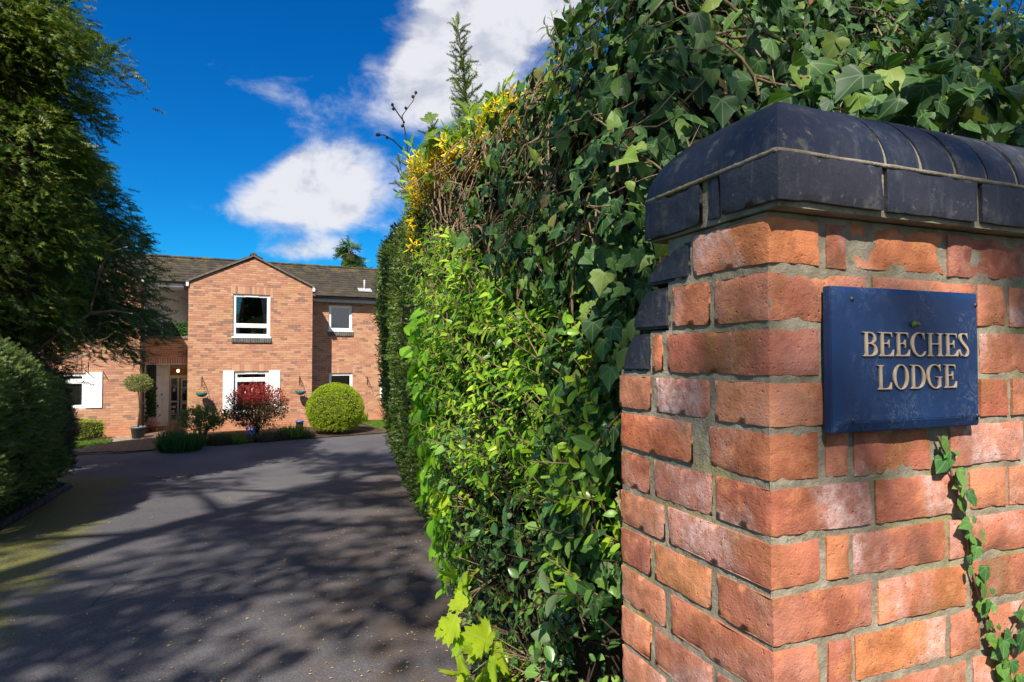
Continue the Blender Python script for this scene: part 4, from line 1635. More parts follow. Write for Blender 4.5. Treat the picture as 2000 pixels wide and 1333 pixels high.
def rough_brick(x0, x1, y0, y1, z0, z1, seed, seg=.013, wear=.0014, spall=0.0, faces='fl'):
    """box with a fine grid, edges rounded and chipped by noise; origin at its centre"""
    bm = bmesh.new()
    cx_, cy_, cz_ = (x0 + x1) / 2, (y0 + y1) / 2, (z0 + z1) / 2
    hx, hy, hz = (x1 - x0) / 2, (y1 - y0) / 2, (z1 - z0) / 2
    V, F = [], []

    def face(o, a, b, na, nb):
        base = len(V)
        for i in range(na + 1):
            for j in range(nb + 1):
                V.append(o + a * (i / na) + b * (j / nb))
        for i in range(na):
            for j in range(nb):
                p = base + i * (nb + 1) + j
                F.append((p, p + nb + 1, p + nb + 2, p + 1))
    nx, ny, nz = max(2, round(2 * hx / seg)), max(2, round(2 * hy / seg)), max(2, round(2 * hz / seg))
    X, Y, Z = Vector((2 * hx, 0, 0)), Vector((0, 2 * hy, 0)), Vector((0, 0, 2 * hz))
    o = Vector((-hx, -hy, -hz))
    if 'f' in faces:
        face(o, X, Z, nx, nz)                       # front (-y)
    else:
        face(o, X, Z, 1, 1)
    if 'l' in faces:
        face(o + Z, Y, -Z, ny, nz)                  # left (-x)
    else:
        face(o + Z, Y, -Z, 1, 1)
    face(o + X, Y, Z, 2, nz)
    face(o, Y, X, 2, nx)
    face(o + Z, X, Y, nx, 2)
    for v_ in V:
        bm.verts.new(v_)
    bm.verts.ensure_lookup_table()
    for f in F:
        bm.faces.new([bm.verts[i] for i in f])
    bmesh.ops.remove_doubles(bm, verts=bm.verts[:], dist=.0004)
    so = Vector((seed * 3.1, seed * 1.7, seed * .9))
    for v_ in bm.verts:
        p = v_.co
        ex, ey, ez = hx - abs(p.x), hy - abs(p.y), hz - abs(p.z)
        ds = sorted((ex, ey, ez))
        edge = ds[1]                                # distance to the nearest edge along a face
        q = p + so
        n1 = mnoise.noise(q * 55)
        n2 = mnoise.noise(q * 16)
        n3 = mnoise.noise(q * 130)
        w = max(0.0, 1 - edge / .009)
        amt = w * w * wear * (1.0 + 2.2 * max(0, n1) + 1.2 * max(0, n2)) + .0009 * n2 + .0006 * n3
        if spall:
            sp = max(0.0, n2 * 1.1 + mnoise.noise(q * 32) * .7 - .05)
            amt += spall * min(1, sp * 3)
        d = Vector((math.copysign(1 if ex < .008 else 0, p.x), math.copysign(1 if ey < .008 else 0, p.y), math.copysign(1 if ez < .008 else 0, p.z)))
        v_.co = p - d * amt
    me = bpy.data.meshes.new('brick')
    bm.to_mesh(me)
    bm.free()
    for p in me.polygons:
        p.use_smooth = True
    me.set_sharp_from_angle(angle=R(48))
    return me, Vector((cx_, cy_, cz_))


def pier_brick(x0, x1, y0, y1, z0, z1, seed, mat, name='brick', fine=True, spall=0.0, faces='fl', label=None):
    me, c = rough_brick(x0, x1, y0, y1, z0, z1, seed, .012 if fine else .06, .0015, spall, faces)
    me.materials.append(M[mat])
    o = link(name, me, pier, True, Matrix.Translation((c.x, c.y, c.z + PZ)) @ Matrix.Rotation(random.uniform(-.005, .005), 4, 'Y') @ Matrix.Rotation(random.uniform(-.006, .006), 4, 'Z'))
    return o


JZ = [2.699, 2.623, 2.545, 2.469, 2.398, 2.323, 2.249, 2.178, 2.104]
while JZ[-1] > .98:
    JZ.append(JZ[-1] - .075)
# courses as they run in the wall: right face (x joints) and left face (y joints) from the corner
A_R = [(.0, .095), (.107, .149), (.155, .357), (.364, .56), (.570, .775), (.785, .99), (1.0, 1.21)]
A_L = [(.0, .165)]
B_R = [(.0, .188), (.197, .426), (.432, .506), (.512, .72), (.73, .94), (.95, 1.16), (1.17, 1.3)]
B_L = [(.0, .114), (.125, .222)]
C_R = [(.0, .094), (.106, .15), (.158, .36), (.368, .428), (.436, .64), (.65, .86), (.87, 1.08), (1.09, 1.3)]
C_L = [(.0, .239), (.25, .28)]
D_R = [(.0, .21), (.22, .425), (.434, .505), (.514, .72), (.73, .94), (.95, 1.16), (1.17, 1.3)]
D_L = [(.0, .115), (.126, .272), (.286, .392)]
E_R = [(.0, .09), (.102, .147), (.156, .318), (.359, .54), (.55, .76), (.77, .98), (.99, 1.2)]
E_L = [(.0, .130), (.170, .392)]
F_R = [(.0, .19), (.197, .385), (.404, .497), (.503, .71), (.72, .93), (.94, 1.15), (1.16, 1.3)]
F_L = [(.0, .114), (.123, .281), (.292, .392)]
G_R = [(.0, .09), (.100, .145), (.151, .349), (.355, .56), (.57, .78), (.79, 1.0), (1.01, 1.22)]
G_L = [(.0, .239), (.247, .392)]
H_R = [(.0, .191), (.199, .393), (.405, .60), (.61, .82), (.83, 1.04), (1.05, 1.26)]
H_L = [(.0, .116), (.126, .28), (.29, .392)]
I_R = [(.0, .088), (.100, .148), (.153, .349), (.354, .428), (.437, .64), (.65, .86), (.87, 1.08)]
I_L = [(.0, .235), (.246, .392)]
COURSES = [(A_R, A_L), (B_R, B_L), (C_R, C_L), (D_R, D_L), (E_R, E_L), (F_R, F_L), (G_R, G_L), (H_R, H_L), (I_R, I_L)]
DEP = .1025
seed = 1
for ci in range(len(JZ) - 1):
    cr, cl = COURSES[ci] if ci < len(COURSES) else ((H_R, H_L) if ci % 2 else (G_R, G_L))
    zb, zt = JZ[ci + 1] + .0040, JZ[ci] - .0040
    fine = ci < 12
    for k, (a, b) in enumerate(cr):
        seed += 1
        dz = random.uniform(-.0015, .0015)
        proud = random.uniform(-.0015, .0015)
        sp = .0035 if (ci == 0 and k in (2, 3)) else (.002 if random.random() < .1 else 0)
        y1 = cl[0][1] if k == 0 else DEP
        pier_brick(a, b, proud, y1, zb + dz, zt + dz, seed, 'old_brick', 'brick', fine and a < .75, sp, 'fl' if k == 0 else 'f')
    for k, (a, b) in enumerate(cl[1:]):
        seed += 1
        pier_brick(random.uniform(-.0015, .0015), DEP, a, b, zb, zt, seed, 'old_brick', 'brick', fine, 0, 'l')

# mortar body, slightly recessed and lumpy
def lumpy(name, O, U, V, Nn, u0, u1, v0, v1, res, rec=.0042, amp=.0020):
    nu, nv = int((u1 - u0) / res) + 1, int((v1 - v0) / res) + 1
    A = np.zeros((nu + 1, nv + 1, 3))
    O, U, V, Nn = Vector(O), Vector(U), Vector(V), Vector(Nn)
    for i in range(nu + 1):
        for j in range(nv + 1):
            p = O + U * (u0 + (u1 - u0) * i / nu) + V * (v0 + (v1 - v0) * j / nv)
            d = -rec + amp * (mnoise.noise(p * 45) + .7 * mnoise.noise(p * 110 + Vector((5, 2, 1))))
            A[i, j] = p + Nn * d
    return A


parts_ = [lumpy('m', (0, 0, PZ), (1, 0, 0), (0, 0, 1), (0, -1, 0), .003, .75, 1.75, 2.70, .007),
          lumpy('m', (0, 0, PZ), (1, 0, 0), (0, 0, 1), (0, -1, 0), .75, 1.3, .85, 2.70, .05),
          lumpy('m', (0, 0, PZ), (1, 0, 0), (0, 0, 1), (0, -1, 0), .003, .75, .85, 1.75, .05),
          lumpy('m', (0, 0, PZ), (0, 1, 0), (0, 0, 1), (-1, 0, 0), .003, .388, 1.75, 2.475, .008),
          lumpy('m', (0, 0, PZ), (0, 1, 0), (0, 0, 1), (-1, 0, 0), .003, .388, .85, 1.75, .05),
          lumpy('m', (0, 0, PZ), (0, 1, 0), (0, 0, 1), (-1, 0, 0), .003, .29, 2.475, 2.545, .008),
          lumpy('m', (0, 0, PZ), (0, 1, 0), (0, 0, 1), (-1, 0, 0), .003, .235, 2.545, 2.70, .008)]
Vs, Fs, b0 = [], [], 0
for A in parts_:
    a_, b_, _ = A.shape
    idx = np.arange(a_ * b_).reshape(a_, b_) + b0
    Fs.append(np.stack([idx[:-1, :-1], idx[1:, :-1], idx[1:, 1:], idx[:-1, 1:]], -1).reshape(-1, 4))
    Vs.append(A.reshape(-1, 3))
    b0 += a_ * b_
mo = link('mortar', np_mesh('mortar', np.concatenate(Vs), np.concatenate(Fs), M['mortar'], True), pier)
core = MB()
core.box(.016, 1.3, .016, .37, PZ + .85, PZ + 2.46)  .box(.016, 1.3, .016, .225, PZ + 2.46, PZ + 2.695)
core.box(.10, 1.3, .0, .34, PZ + .85, PZ + 1.0)
core.obj('wall_core', M['mortar'], pier)

# dark shoulder bricks that sweep out below the coping at the back
for k, (s0, zt, zb, so_, si) in enumerate(((.174, 2.699 - .012, 2.623 + .004, (.195, .255, .288, .297), 0), (.230, 2.623 - .004, 2.545 + .004, (.297, .322, .338, .342), 0), (.289, 2.545 - .004, 2.469 + .004, (.342, .362, .374, .380), 0))):
    bm = bmesh.new()
    n = len(so_)
    zz = [zt + (zb - zt) * i / (n - 1) for i in range(n)]
    prof = [(s0, zt)] + [(s, z) for s, z in zip(so_, zz)] + [(s0, zb)]
    cyy, czz = s0 + .06, (zt + zb) / 2
    fv = [bm.verts.new((-.001, y - cyy, z - czz)) for y, z in prof]
    bv = [bm.verts.new((.215, y - cyy, z - czz)) for y, z in prof]
    bm.faces.new(fv)
    bm.faces.new(bv[::-1])
    for i in range(len(prof)):
        j = (i + 1) % len(prof)
        bm.faces.new((fv[j], fv[i], bv[i], bv[j]))
    bmesh.ops.recalc_face_normals(bm, faces=bm.faces[:])
    bmesh.ops.bevel(bm, geom=[e for e in bm.edges if abs(e.verts[0].co.x - e.verts[1].co.x) < .01], offset=.005, segments=2, affect='EDGES')
    bmesh.ops.triangulate(bm, faces=bm.faces[:])
    bmesh.ops.subdivide_edges(bm, edges=bm.edges[:], cuts=2, use_grid_fill=True)
    for v_ in bm.verts:
        q = v_.co + Vector((k * 3, 1, 2))
        v_.co += Vector((mnoise.noise(q * 40), mnoise.noise(q * 40 + Vector((9, 0, 0))), mnoise.noise(q * 40 + Vector((0, 9, 0))))) * .0016
    me = bpy.data.meshes.new('shoulder_brick')
    bm.to_mesh(me)
    bm.free()
    me.materials.append(M['blue_brick'])
    link('shoulder_brick', me, pier, True, Matrix.Translation((0, cyy, czz + PZ)))

# flat blue-brick course under the coping
CP, CQ, CT = .03, .012, .285              # overhang in front, at the end, and the back edge
z0c, z1c = 2.708, 2.7745
for k, (a, b) in enumerate(((-CQ, .186), (.194, .392), (.400, .60), (.608, .81), (.818, 1.02), (1.028, 1.3))):
    pier_brick(a, b, -CP + random.uniform(-.001, .001), .086 if k == 0 else .12, z0c, z1c, 300 + k, 'blue_brick', 'coping_base_brick', True, 0, 'fl' if k == 0 else 'f')
pier_brick(-CQ + .002, .1, .091, .119, z0c, z1c - .002, 320, 'blue_brick', 'coping_base_brick', True, .002, 'l')
pier_brick(-CQ - .001, .12, .130, CT, z0c - .004, z1c - .001, 321, 'blue_brick', 'coping_base_brick', True, .003, 'l')
q = MB()
q.box(-CQ + .009, 1.3, -CP + .009, CT - .009, z0c + PZ - .006, 2.7772 + PZ)
q.obj('bed_mortar', M['mortar'], pier)

q = MB()
for a, b in (((1.28, -CP + .0035), (-CQ + .003, -CP + .0035)), ((-CQ + .003, -CP + .0035), (-CQ + .003, CT - .004))):
    n = 70
    pts = [(a[0] + (b[0] - a[0]) * i / n, a[1] + (b[1] - a[1]) * i / n, 2.7752 + PZ + .0008 * mnoise.noise(Vector((i * .3, a[0], 3)))) for i in range(n + 1)]
    q.tube(pts, [.0034 + .0014 * mnoise.noise(Vector((i * .7, 2, a[0]))) for i in range(n + 1)], 6, 0, True)
q.obj('pointing', M['mortar'], pier)

# rounded coping units, hipped at the corner
RH = (CT + CP) / 2 - .003
HH = .122
zc = 2.777


def dome(d):
    t = min(1.0, max(0.0, d / RH))
    return HH * (1 - (1 - t) ** 2) ** .56


def coping_unit(xa, xb, hip=False, seed=0):
    n = 14
    ds = [RH * (1 - math.cos(math.pi / 2 * i / n)) for i in range(n + 1)]
    yF, yB, xL = -CP + .003, CT - .003, -CQ + .003
    V, F, sm = [], [], []

    def strip(rows):
        base = len(V)
        w = len(rows[0])
        for r in rows:
            V.extend(r)
        for i in range(len(rows) - 1):
            for j in range(w - 1):
                p = base + i * w + j
                F.append((p, p + 1, p + w + 1, p + w))
    m = max(3, int((xb - xa) / .012))
    fr_, bk, lf = [], [], []
    for d in ds:
        x0 = xL + d if hip else xa
        xs_ = [x0 + (xb - x0) * j / m for j in range(m + 1)]
        z = zc + dome(d)
        fr_.append([(x, yF + d, z) for x in xs_])
        bk.append([(x, yB - d, z) for x in xs_[::-1]])
        if hip:
            ya, yb_ = yB - d, yF + d
            lf.append([(xL + d, ya + (yb_ - ya) * j / 24, z) for j in range(25)])
    strip(fr_)
    strip(bk)
    if hip:
        strip(lf)
    # the joint face and underside
    for xx, fl in ((xb, False), (xa, True)):
        if fl and hip:
            continue
        base = len(V)
        prof = [(xx, yF + d, zc + dome(d)) for d in ds] + [(xx, yB - d, zc + dome(d)) for d in ds[::-1][1:]]
        V.extend(prof)
        F.append(tuple(range(base, base + len(prof))) if not fl else tuple(range(base, base + len(prof)))[::-1])
    cxx = (xa + xb) / 2
    V2 = []
    for p in V:
        q_ = Vector(p) * 1.0 + Vector((seed, 0, 0))
        d = mnoise.noise(q_ * 22) * .0018 + mnoise.noise(q_ * 70) * .0006
        V2.append((p[0] - cxx, p[1], p[2] + d - zc))
    me = bpy.data.meshes.new('coping_brick')
    me.from_pydata(V2, [], F)
    me.materials.append(M['blue_brick'])
    for p in me.polygons:
        p.use_smooth = len(p.vertices) == 4
    me.update()
    me.set_sharp_from_angle(angle=R(35))
    link('coping_brick', me, pier, True, Matrix.Translation((cxx, random.uniform(-.001, .001), zc + PZ)))


xcur = -CQ
widths = [.202, .066, .068, .064, .068, .066, .068, .066, .066, .068, .066, .066, .068, .066, .066, .068, .066]
for k, w in enumerate(widths):
    coping_unit(xcur, xcur + w, k == 0, k)
    xcur += w + .008
jm = MB()                                   # joint mortar just under the surface of the coping
ds = [RH * (1 - math.cos(math.pi / 2 * i / 12)) for i in range(13)]
xcur = -CQ
for w in widths[:-1]:
    prof = [(-CP + .005 + d, zc + dome(d) - .0035) for d in ds] + [(CT - .005 - d, zc + dome(d) - .0035) for d in ds[::-1][1:]]
    xa, xb = xcur + w - .001, xcur + w + .009
    n = len(prof)
    jm.add([(xa, y, z + PZ) for y, z in prof] + [(xb, y, z + PZ) for y, z in prof], [(i, i + 1, n + i + 1, n + i) for i in range(n - 1)])
    xcur += w + .008
jm.obj('coping_joint', M['mortar'], pier)

# ------------------------------------------------------------------ name plate on the pier
sx0, sx1, sz0, sz1 = .0925, .400, 2.3930, 2.5990
SW, SH = sx1 - sx0, sz1 - sz0
scn = pw(sx0, -.004, sz0)
sign = empty('house_name_plate', scn, PA, 'navy blue name plate with raised bronze letters screwed to the brick pier', 'sign')
bm = bmesh.new()
bvl = .017
lay = [[(0, 0), (SW, 0), (SW, SH), (0, SH)], [(bvl * .95, bvl * .9), (SW - bvl * .55, bvl * .9), (SW - bvl * .55, SH - bvl * .55), (bvl * .95, SH - bvl * .55)]]
ring0 = [bm.verts.new((x, 0, z)) for x, z in lay[0]]
ring1 = [bm.verts.new((x, -.0135, z)) for x, z in lay[0]]
ring2 = [bm.verts.new((x, -.0195, z)) for x, z in lay[1]]
for a, b in ((ring0, ring1), (ring1, ring2)):
    for i in range(4):
        bm.faces.new((a[i], a[(i + 1) % 4], b[(i + 1) % 4], b[i]))
bm.faces.new(ring2)
bm.faces.new(ring0[::-1])
bmesh.ops.bevel(bm, geom=bm.edges[:], offset=.0012, segments=2, affect='EDGES')
bmesh.ops.recalc_face_normals(bm, faces=bm.faces[:])
me = bpy.data.meshes.new('plate')
bm.to_mesh(me)
bm.free()
me.materials.append(M['sign'])
link('plate', me, sign)
GLYPHS = {
    'B': [[[0.013,0.0],[0.013,0.013],[0.035,0.015],[0.049,0.019],[0.059,0.026],[0.064,0.037],[0.068,0.053],[0.069,0.072],[0.064,0.385],[0.063,0.398],[0.062,0.41],[0.06,0.42],[0.056,0.43],[0.05,0.438],[0.041,0.443],[0.031,0.447],[0.017,0.45],[0.001,0.451],[0.0,0.465],[0.171,0.465],[0.26,0.454],[0.321,0.42],[0.354,0.365],[0.355,0.316],[0.328,0.278],[0.273,0.251],[0.323,0.227],[0.36,0.192],[0.382,0.145],[0.387,0.117],[0.386,0.091],[0.378,0.068],[0.365,0.048],[0.345,0.031],[0.321,0.018],[0.291,0.008],[0.257,0.002],[0.218,0.0]],[[0.167,0.259],[0.21,0.262],[0.244,0.271],[0.269,0.287],[0.283,0.309],[0.287,0.336],[0.282,0.369],[0.261,0.409],[0.226,0.434],[0.176,0.442],[0.163,0.442],[0.153,0.441],[0.146,0.44],[0.141,0.438],[0.137,0.434],[0.135,0.43],[0.133,0.425],[0.132,0.419],[0.132,0.41],[0.131,0.401],[0.131,0.386],[0.132,0.365],[0.132,0.339],[0.133,0.307],[0.134,0.269],[0.136,0.265],[0.139,0.263],[0.143,0.261],[0.149,0.26],[0.156,0.259]],[[0.194,0.021],[0.237,0.025],[0.271,0.036],[0.294,0.056],[0.308,0.082],[0.311,0.114],[0.305,0.152],[0.294,0.179],[0.279,0.2],[0.26,0.217],[0.236,0.228],[0.207,0.235],[0.174,0.237],[0.161,0.237],[0.151,0.236],[0.143,0.235],[0.138,0.233],[0.135,0.229],[0.134,0.222],[0.136,0.072],[0.137,0.058],[0.139,0.044],[0.143,0.036],[0.148,0.029],[0.156,0.025],[0.166,0.023],[0.178,0.021]]],
    'E': [[[0.013,0.0],[0.013,0.013],[0.034,0.015],[0.048,0.019],[0.058,0.025],[0.064,0.036],[0.067,0.052],[0.068,0.073],[0.064,0.385],[0.063,0.399],[0.062,0.41],[0.06,0.419],[0.056,0.429],[0.05,0.437],[0.041,0.443],[0.031,0.447],[0.017,0.45],[0.001,0.451],[0.0,0.465],[0.355,0.465],[0.364,0.364],[0.353,0.364],[0.346,0.386],[0.339,0.401],[0.331,0.414],[0.322,0.423],[0.31,0.431],[0.296,0.436],[0.279,0.439],[0.257,0.441],[0.231,0.442],[0.174,0.442],[0.162,0.442],[0.152,0.441],[0.144,0.439],[0.139,0.436],[0.135,0.432],[0.133,0.426],[0.132,0.418],[0.131,0.408],[0.131,0.396],[0.133,0.26],[0.189,0.26],[0.219,0.262],[0.242,0.267],[0.258,0.275],[0.268,0.288],[0.274,0.305],[0.276,0.326],[0.288,0.326],[0.288,0.161],[0.276,0.161],[0.275,0.17],[0.273,0.179],[0.271,0.187],[0.266,0.201],[0.262,0.211],[0.256,0.22],[0.25,0.226],[0.243,0.231],[0.234,0.234],[0.223,0.236],[0.209,0.237],[0.193,0.237],[0.134,0.237],[0.136,0.083],[0.136,0.062],[0.138,0.047],[0.142,0.039],[0.147,0.033],[0.155,0.028],[0.164,0.026],[0.177,0.024],[0.193,0.024],[0.24,0.024],[0.27,0.025],[0.296,0.028],[0.319,0.034],[0.338,0.042],[0.355,0.053],[0.369,0.068],[0.38,0.085],[0.39,0.104],[0.397,0.128],[0.41,0.128],[0.398,0.0]]],
    'C': [[[0.255,-0.01],[0.217,-0.007],[0.181,0.0],[0.147,0.013],[0.116,0.03],[0.087,0.052],[0.061,0.078],[0.04,0.108],[0.022,0.142],[0.009,0.179],[0.002,0.211],[0.0,0.244],[0.002,0.276],[0.009,0.307],[0.019,0.337],[0.033,0.365],[0.05,0.391],[0.07,0.413],[0.093,0.433],[0.132,0.456],[0.175,0.47],[0.221,0.475],[0.249,0.473],[0.281,0.467],[0.317,0.457],[0.324,0.455],[0.331,0.454],[0.337,0.453],[0.345,0.455],[0.351,0.461],[0.355,0.47],[0.368,0.47],[0.38,0.332],[0.365,0.332],[0.363,0.343],[0.36,0.353],[0.349,0.383],[0.333,0.407],[0.314,0.427],[0.291,0.441],[0.264,0.45],[0.234,0.453],[0.207,0.45],[0.182,0.443],[0.159,0.43],[0.138,0.414],[0.119,0.394],[0.104,0.37],[0.092,0.343],[0.083,0.313],[0.078,0.281],[0.078,0.246],[0.081,0.211],[0.09,0.175],[0.106,0.129],[0.129,0.091],[0.158,0.06],[0.191,0.037],[0.227,0.023],[0.265,0.019],[0.321,0.028],[0.367,0.056],[0.404,0.103],[0.42,0.091],[0.401,0.06],[0.379,0.034],[0.353,0.015],[0.325,0.001],[0.292,-0.007]]],
    'H': [[[0.013,0.0],[0.013,0.013],[0.028,0.014],[0.039,0.015],[0.048,0.018],[0.055,0.022],[0.06,0.028],[0.064,0.036],[0.067,0.045],[0.068,0.058],[0.068,0.072],[0.064,0.385],[0.063,0.399],[0.062,0.41],[0.06,0.419],[0.056,0.429],[0.05,0.437],[0.041,0.443],[0.031,0.447],[0.017,0.45],[0.001,0.451],[0.0,0.465],[0.185,0.465],[0.186,0.451],[0.165,0.45],[0.151,0.446],[0.142,0.439],[0.135,0.428],[0.132,0.412],[0.131,0.39],[0.132,0.285],[0.132,0.28],[0.133,0.275],[0.134,0.271],[0.135,0.267],[0.138,0.264],[0.141,0.262],[0.146,0.26],[0.152,0.26],[0.159,0.259],[0.331,0.259],[0.338,0.26],[0.343,0.26],[0.346,0.262],[0.348,0.265],[0.35,0.269],[0.35,0.274],[0.348,0.385],[0.348,0.399],[0.347,0.41],[0.345,0.419],[0.341,0.429],[0.334,0.437],[0.326,0.443],[0.315,0.447],[0.301,0.45],[0.284,0.451],[0.285,0.465],[0.47,0.465],[0.47,0.451],[0.465,0.451],[0.447,0.45],[0.434,0.446],[0.425,0.439],[0.419,0.428],[0.416,0.413],[0.415,0.392],[0.42,0.08],[0.421,0.06],[0.423,0.045],[0.427,0.035],[0.433,0.027],[0.442,0.021],[0.453,0.018],[0.466,0.015],[0.483,0.013],[0.483,0.0],[0.298,0.0],[0.298,0.013],[0.314,0.014],[0.325,0.015],[0.333,0.018],[0.34,0.022],[0.345,0.028],[0.349,0.036],[0.351,0.045],[0.353,0.058],[0.353,0.072],[0.351,0.212],[0.35,0.217],[0.349,0.222],[0.347,0.227],[0.345,0.23],[0.341,0.232],[0.337,0.233],[0.331,0.234],[0.324,0.234],[0.153,0.234],[0.146,0.234],[0.141,0.233],[0.137,0.231],[0.135,0.229],[0.134,0.225],[0.133,0.22],[0.135,0.08],[0.136,0.06],[0.138,0.045],[0.142,0.035],[0.149,0.027],[0.157,0.021],[0.168,0.018],[0.181,0.015],[0.198,0.013],[0.199,0.0]]],
    'S': [[[0.173,-0.009],[0.143,-0.007],[0.109,-0.001],[0.072,0.01],[0.062,0.013],[0.055,0.013],[0.044,0.011],[0.037,0.004],[0.034,-0.008],[0.022,-0.008],[0.001,0.146],[0.014,0.146],[0.029,0.106],[0.049,0.072],[0.072,0.046],[0.099,0.026],[0.128,0.015],[0.16,0.011],[0.176,0.012],[0.19,0.016],[0.202,0.023],[0.212,0.032],[0.22,0.044],[0.225,0.057],[0.227,0.071],[0.227,0.087],[0.223,0.105],[0.219,0.116],[0.213,0.128],[0.205,0.139],[0.196,0.151],[0.186,0.162],[0.174,0.174],[0.165,0.183],[0.154,0.192],[0.143,0.202],[0.105,0.232],[0.076,0.256],[0.053,0.277],[0.035,0.297],[0.022,0.315],[0.012,0.334],[0.005,0.353],[0.0,0.376],[0.0,0.397],[0.004,0.416],[0.012,0.433],[0.023,0.447],[0.039,0.459],[0.057,0.468],[0.079,0.473],[0.104,0.475],[0.115,0.475],[0.125,0.474],[0.135,0.473],[0.146,0.471],[0.156,0.469],[0.166,0.466],[0.19,0.459],[0.201,0.457],[0.211,0.459],[0.218,0.464],[0.222,0.473],[0.234,0.473],[0.251,0.337],[0.241,0.337],[0.228,0.372],[0.212,0.401],[0.192,0.424],[0.171,0.44],[0.146,0.45],[0.12,0.453],[0.099,0.451],[0.082,0.444],[0.07,0.432],[0.062,0.417],[0.061,0.398],[0.065,0.376],[0.07,0.362],[0.078,0.349],[0.09,0.335],[0.103,0.32],[0.118,0.305],[0.135,0.291],[0.175,0.259],[0.189,0.247],[0.203,0.236],[0.217,0.224],[0.246,0.195],[0.268,0.162],[0.282,0.126],[0.287,0.101],[0.287,0.078],[0.282,0.057],[0.274,0.038],[0.261,0.022],[0.244,0.008],[0.223,-0.002],[0.2,-0.007]]],
    'L': [[[0.013,0.0],[0.013,0.013],[0.034,0.015],[0.049,0.019],[0.058,0.025],[0.064,0.036],[0.068,0.052],[0.069,0.072],[0.064,0.385],[0.063,0.405],[0.061,0.419],[0.056,0.429],[0.05,0.437],[0.042,0.443],[0.031,0.447],[0.017,0.45],[0.001,0.451],[0.0,0.465],[0.185,0.465],[0.184,0.452],[0.166,0.451],[0.152,0.447],[0.143,0.44],[0.137,0.429],[0.133,0.413],[0.132,0.393],[0.136,0.092],[0.137,0.064],[0.139,0.051],[0.143,0.041],[0.148,0.034],[0.156,0.029],[0.166,0.026],[0.179,0.024],[0.195,0.024],[0.243,0.024],[0.276,0.025],[0.303,0.028],[0.326,0.033],[0.344,0.04],[0.36,0.051],[0.373,0.065],[0.383,0.083],[0.392,0.105],[0.399,0.132],[0.412,0.132],[0.406,0.0]]],
    'O': [[[0.237,-0.01],[0.201,-0.008],[0.168,-0.001],[0.136,0.011],[0.107,0.027],[0.081,0.046],[0.058,0.07],[0.038,0.098],[0.022,0.128],[0.01,0.162],[0.003,0.192],[0.0,0.222],[0.001,0.253],[0.005,0.282],[0.012,0.31],[0.023,0.338],[0.036,0.364],[0.051,0.387],[0.07,0.409],[0.09,0.428],[0.113,0.444],[0.137,0.457],[0.163,0.467],[0.19,0.473],[0.219,0.475],[0.254,0.472],[0.288,0.465],[0.319,0.453],[0.347,0.437],[0.373,0.417],[0.396,0.393],[0.415,0.365],[0.431,0.335],[0.443,0.302],[0.449,0.277],[0.452,0.252],[0.452,0.227],[0.45,0.201],[0.446,0.176],[0.44,0.152],[0.432,0.128],[0.422,0.106],[0.41,0.085],[0.396,0.065],[0.381,0.048],[0.365,0.032],[0.328,0.009],[0.285,-0.005]],[[0.232,0.01],[0.254,0.012],[0.275,0.018],[0.293,0.029],[0.31,0.043],[0.325,0.06],[0.339,0.08],[0.35,0.102],[0.359,0.127],[0.366,0.153],[0.37,0.181],[0.373,0.21],[0.373,0.24],[0.371,0.271],[0.366,0.301],[0.359,0.331],[0.345,0.368],[0.328,0.399],[0.307,0.423],[0.283,0.441],[0.256,0.451],[0.226,0.455],[0.202,0.452],[0.18,0.445],[0.16,0.433],[0.141,0.417],[0.125,0.398],[0.11,0.374],[0.099,0.348],[0.09,0.318],[0.083,0.286],[0.081,0.261],[0.079,0.236],[0.08,0.211],[0.082,0.186],[0.087,0.162],[0.093,0.137],[0.106,0.099],[0.124,0.068],[0.146,0.043],[0.172,0.025],[0.201,0.014]]],
    'D': [[[0.011,0.0],[0.012,0.013],[0.034,0.015],[0.048,0.019],[0.058,0.025],[0.064,0.036],[0.067,0.052],[0.068,0.072],[0.064,0.385],[0.063,0.399],[0.062,0.41],[0.06,0.419],[0.056,0.429],[0.05,0.437],[0.041,0.443],[0.03,0.447],[0.017,0.45],[0.0,0.451],[0.0,0.465],[0.178,0.465],[0.222,0.462],[0.262,0.454],[0.3,0.442],[0.335,0.424],[0.366,0.402],[0.394,0.375],[0.417,0.344],[0.435,0.31],[0.449,0.272],[0.457,0.236],[0.459,0.202],[0.456,0.169],[0.448,0.137],[0.435,0.108],[0.417,0.082],[0.395,0.058],[0.367,0.038],[0.335,0.022],[0.299,0.01],[0.259,0.002],[0.214,0.0]],[[0.211,0.022],[0.246,0.025],[0.278,0.032],[0.305,0.044],[0.327,0.06],[0.346,0.08],[0.36,0.103],[0.37,0.13],[0.377,0.158],[0.38,0.189],[0.379,0.221],[0.375,0.254],[0.367,0.287],[0.349,0.334],[0.326,0.372],[0.297,0.403],[0.262,0.425],[0.221,0.438],[0.176,0.443],[0.163,0.442],[0.152,0.441],[0.144,0.439],[0.139,0.435],[0.135,0.43],[0.133,0.423],[0.131,0.414],[0.131,0.402],[0.13,0.387],[0.135,0.089],[0.135,0.072],[0.136,0.059],[0.138,0.049],[0.142,0.04],[0.149,0.033],[0.159,0.028],[0.165,0.026],[0.172,0.025],[0.181,0.024],[0.19,0.023],[0.2,0.022]]],
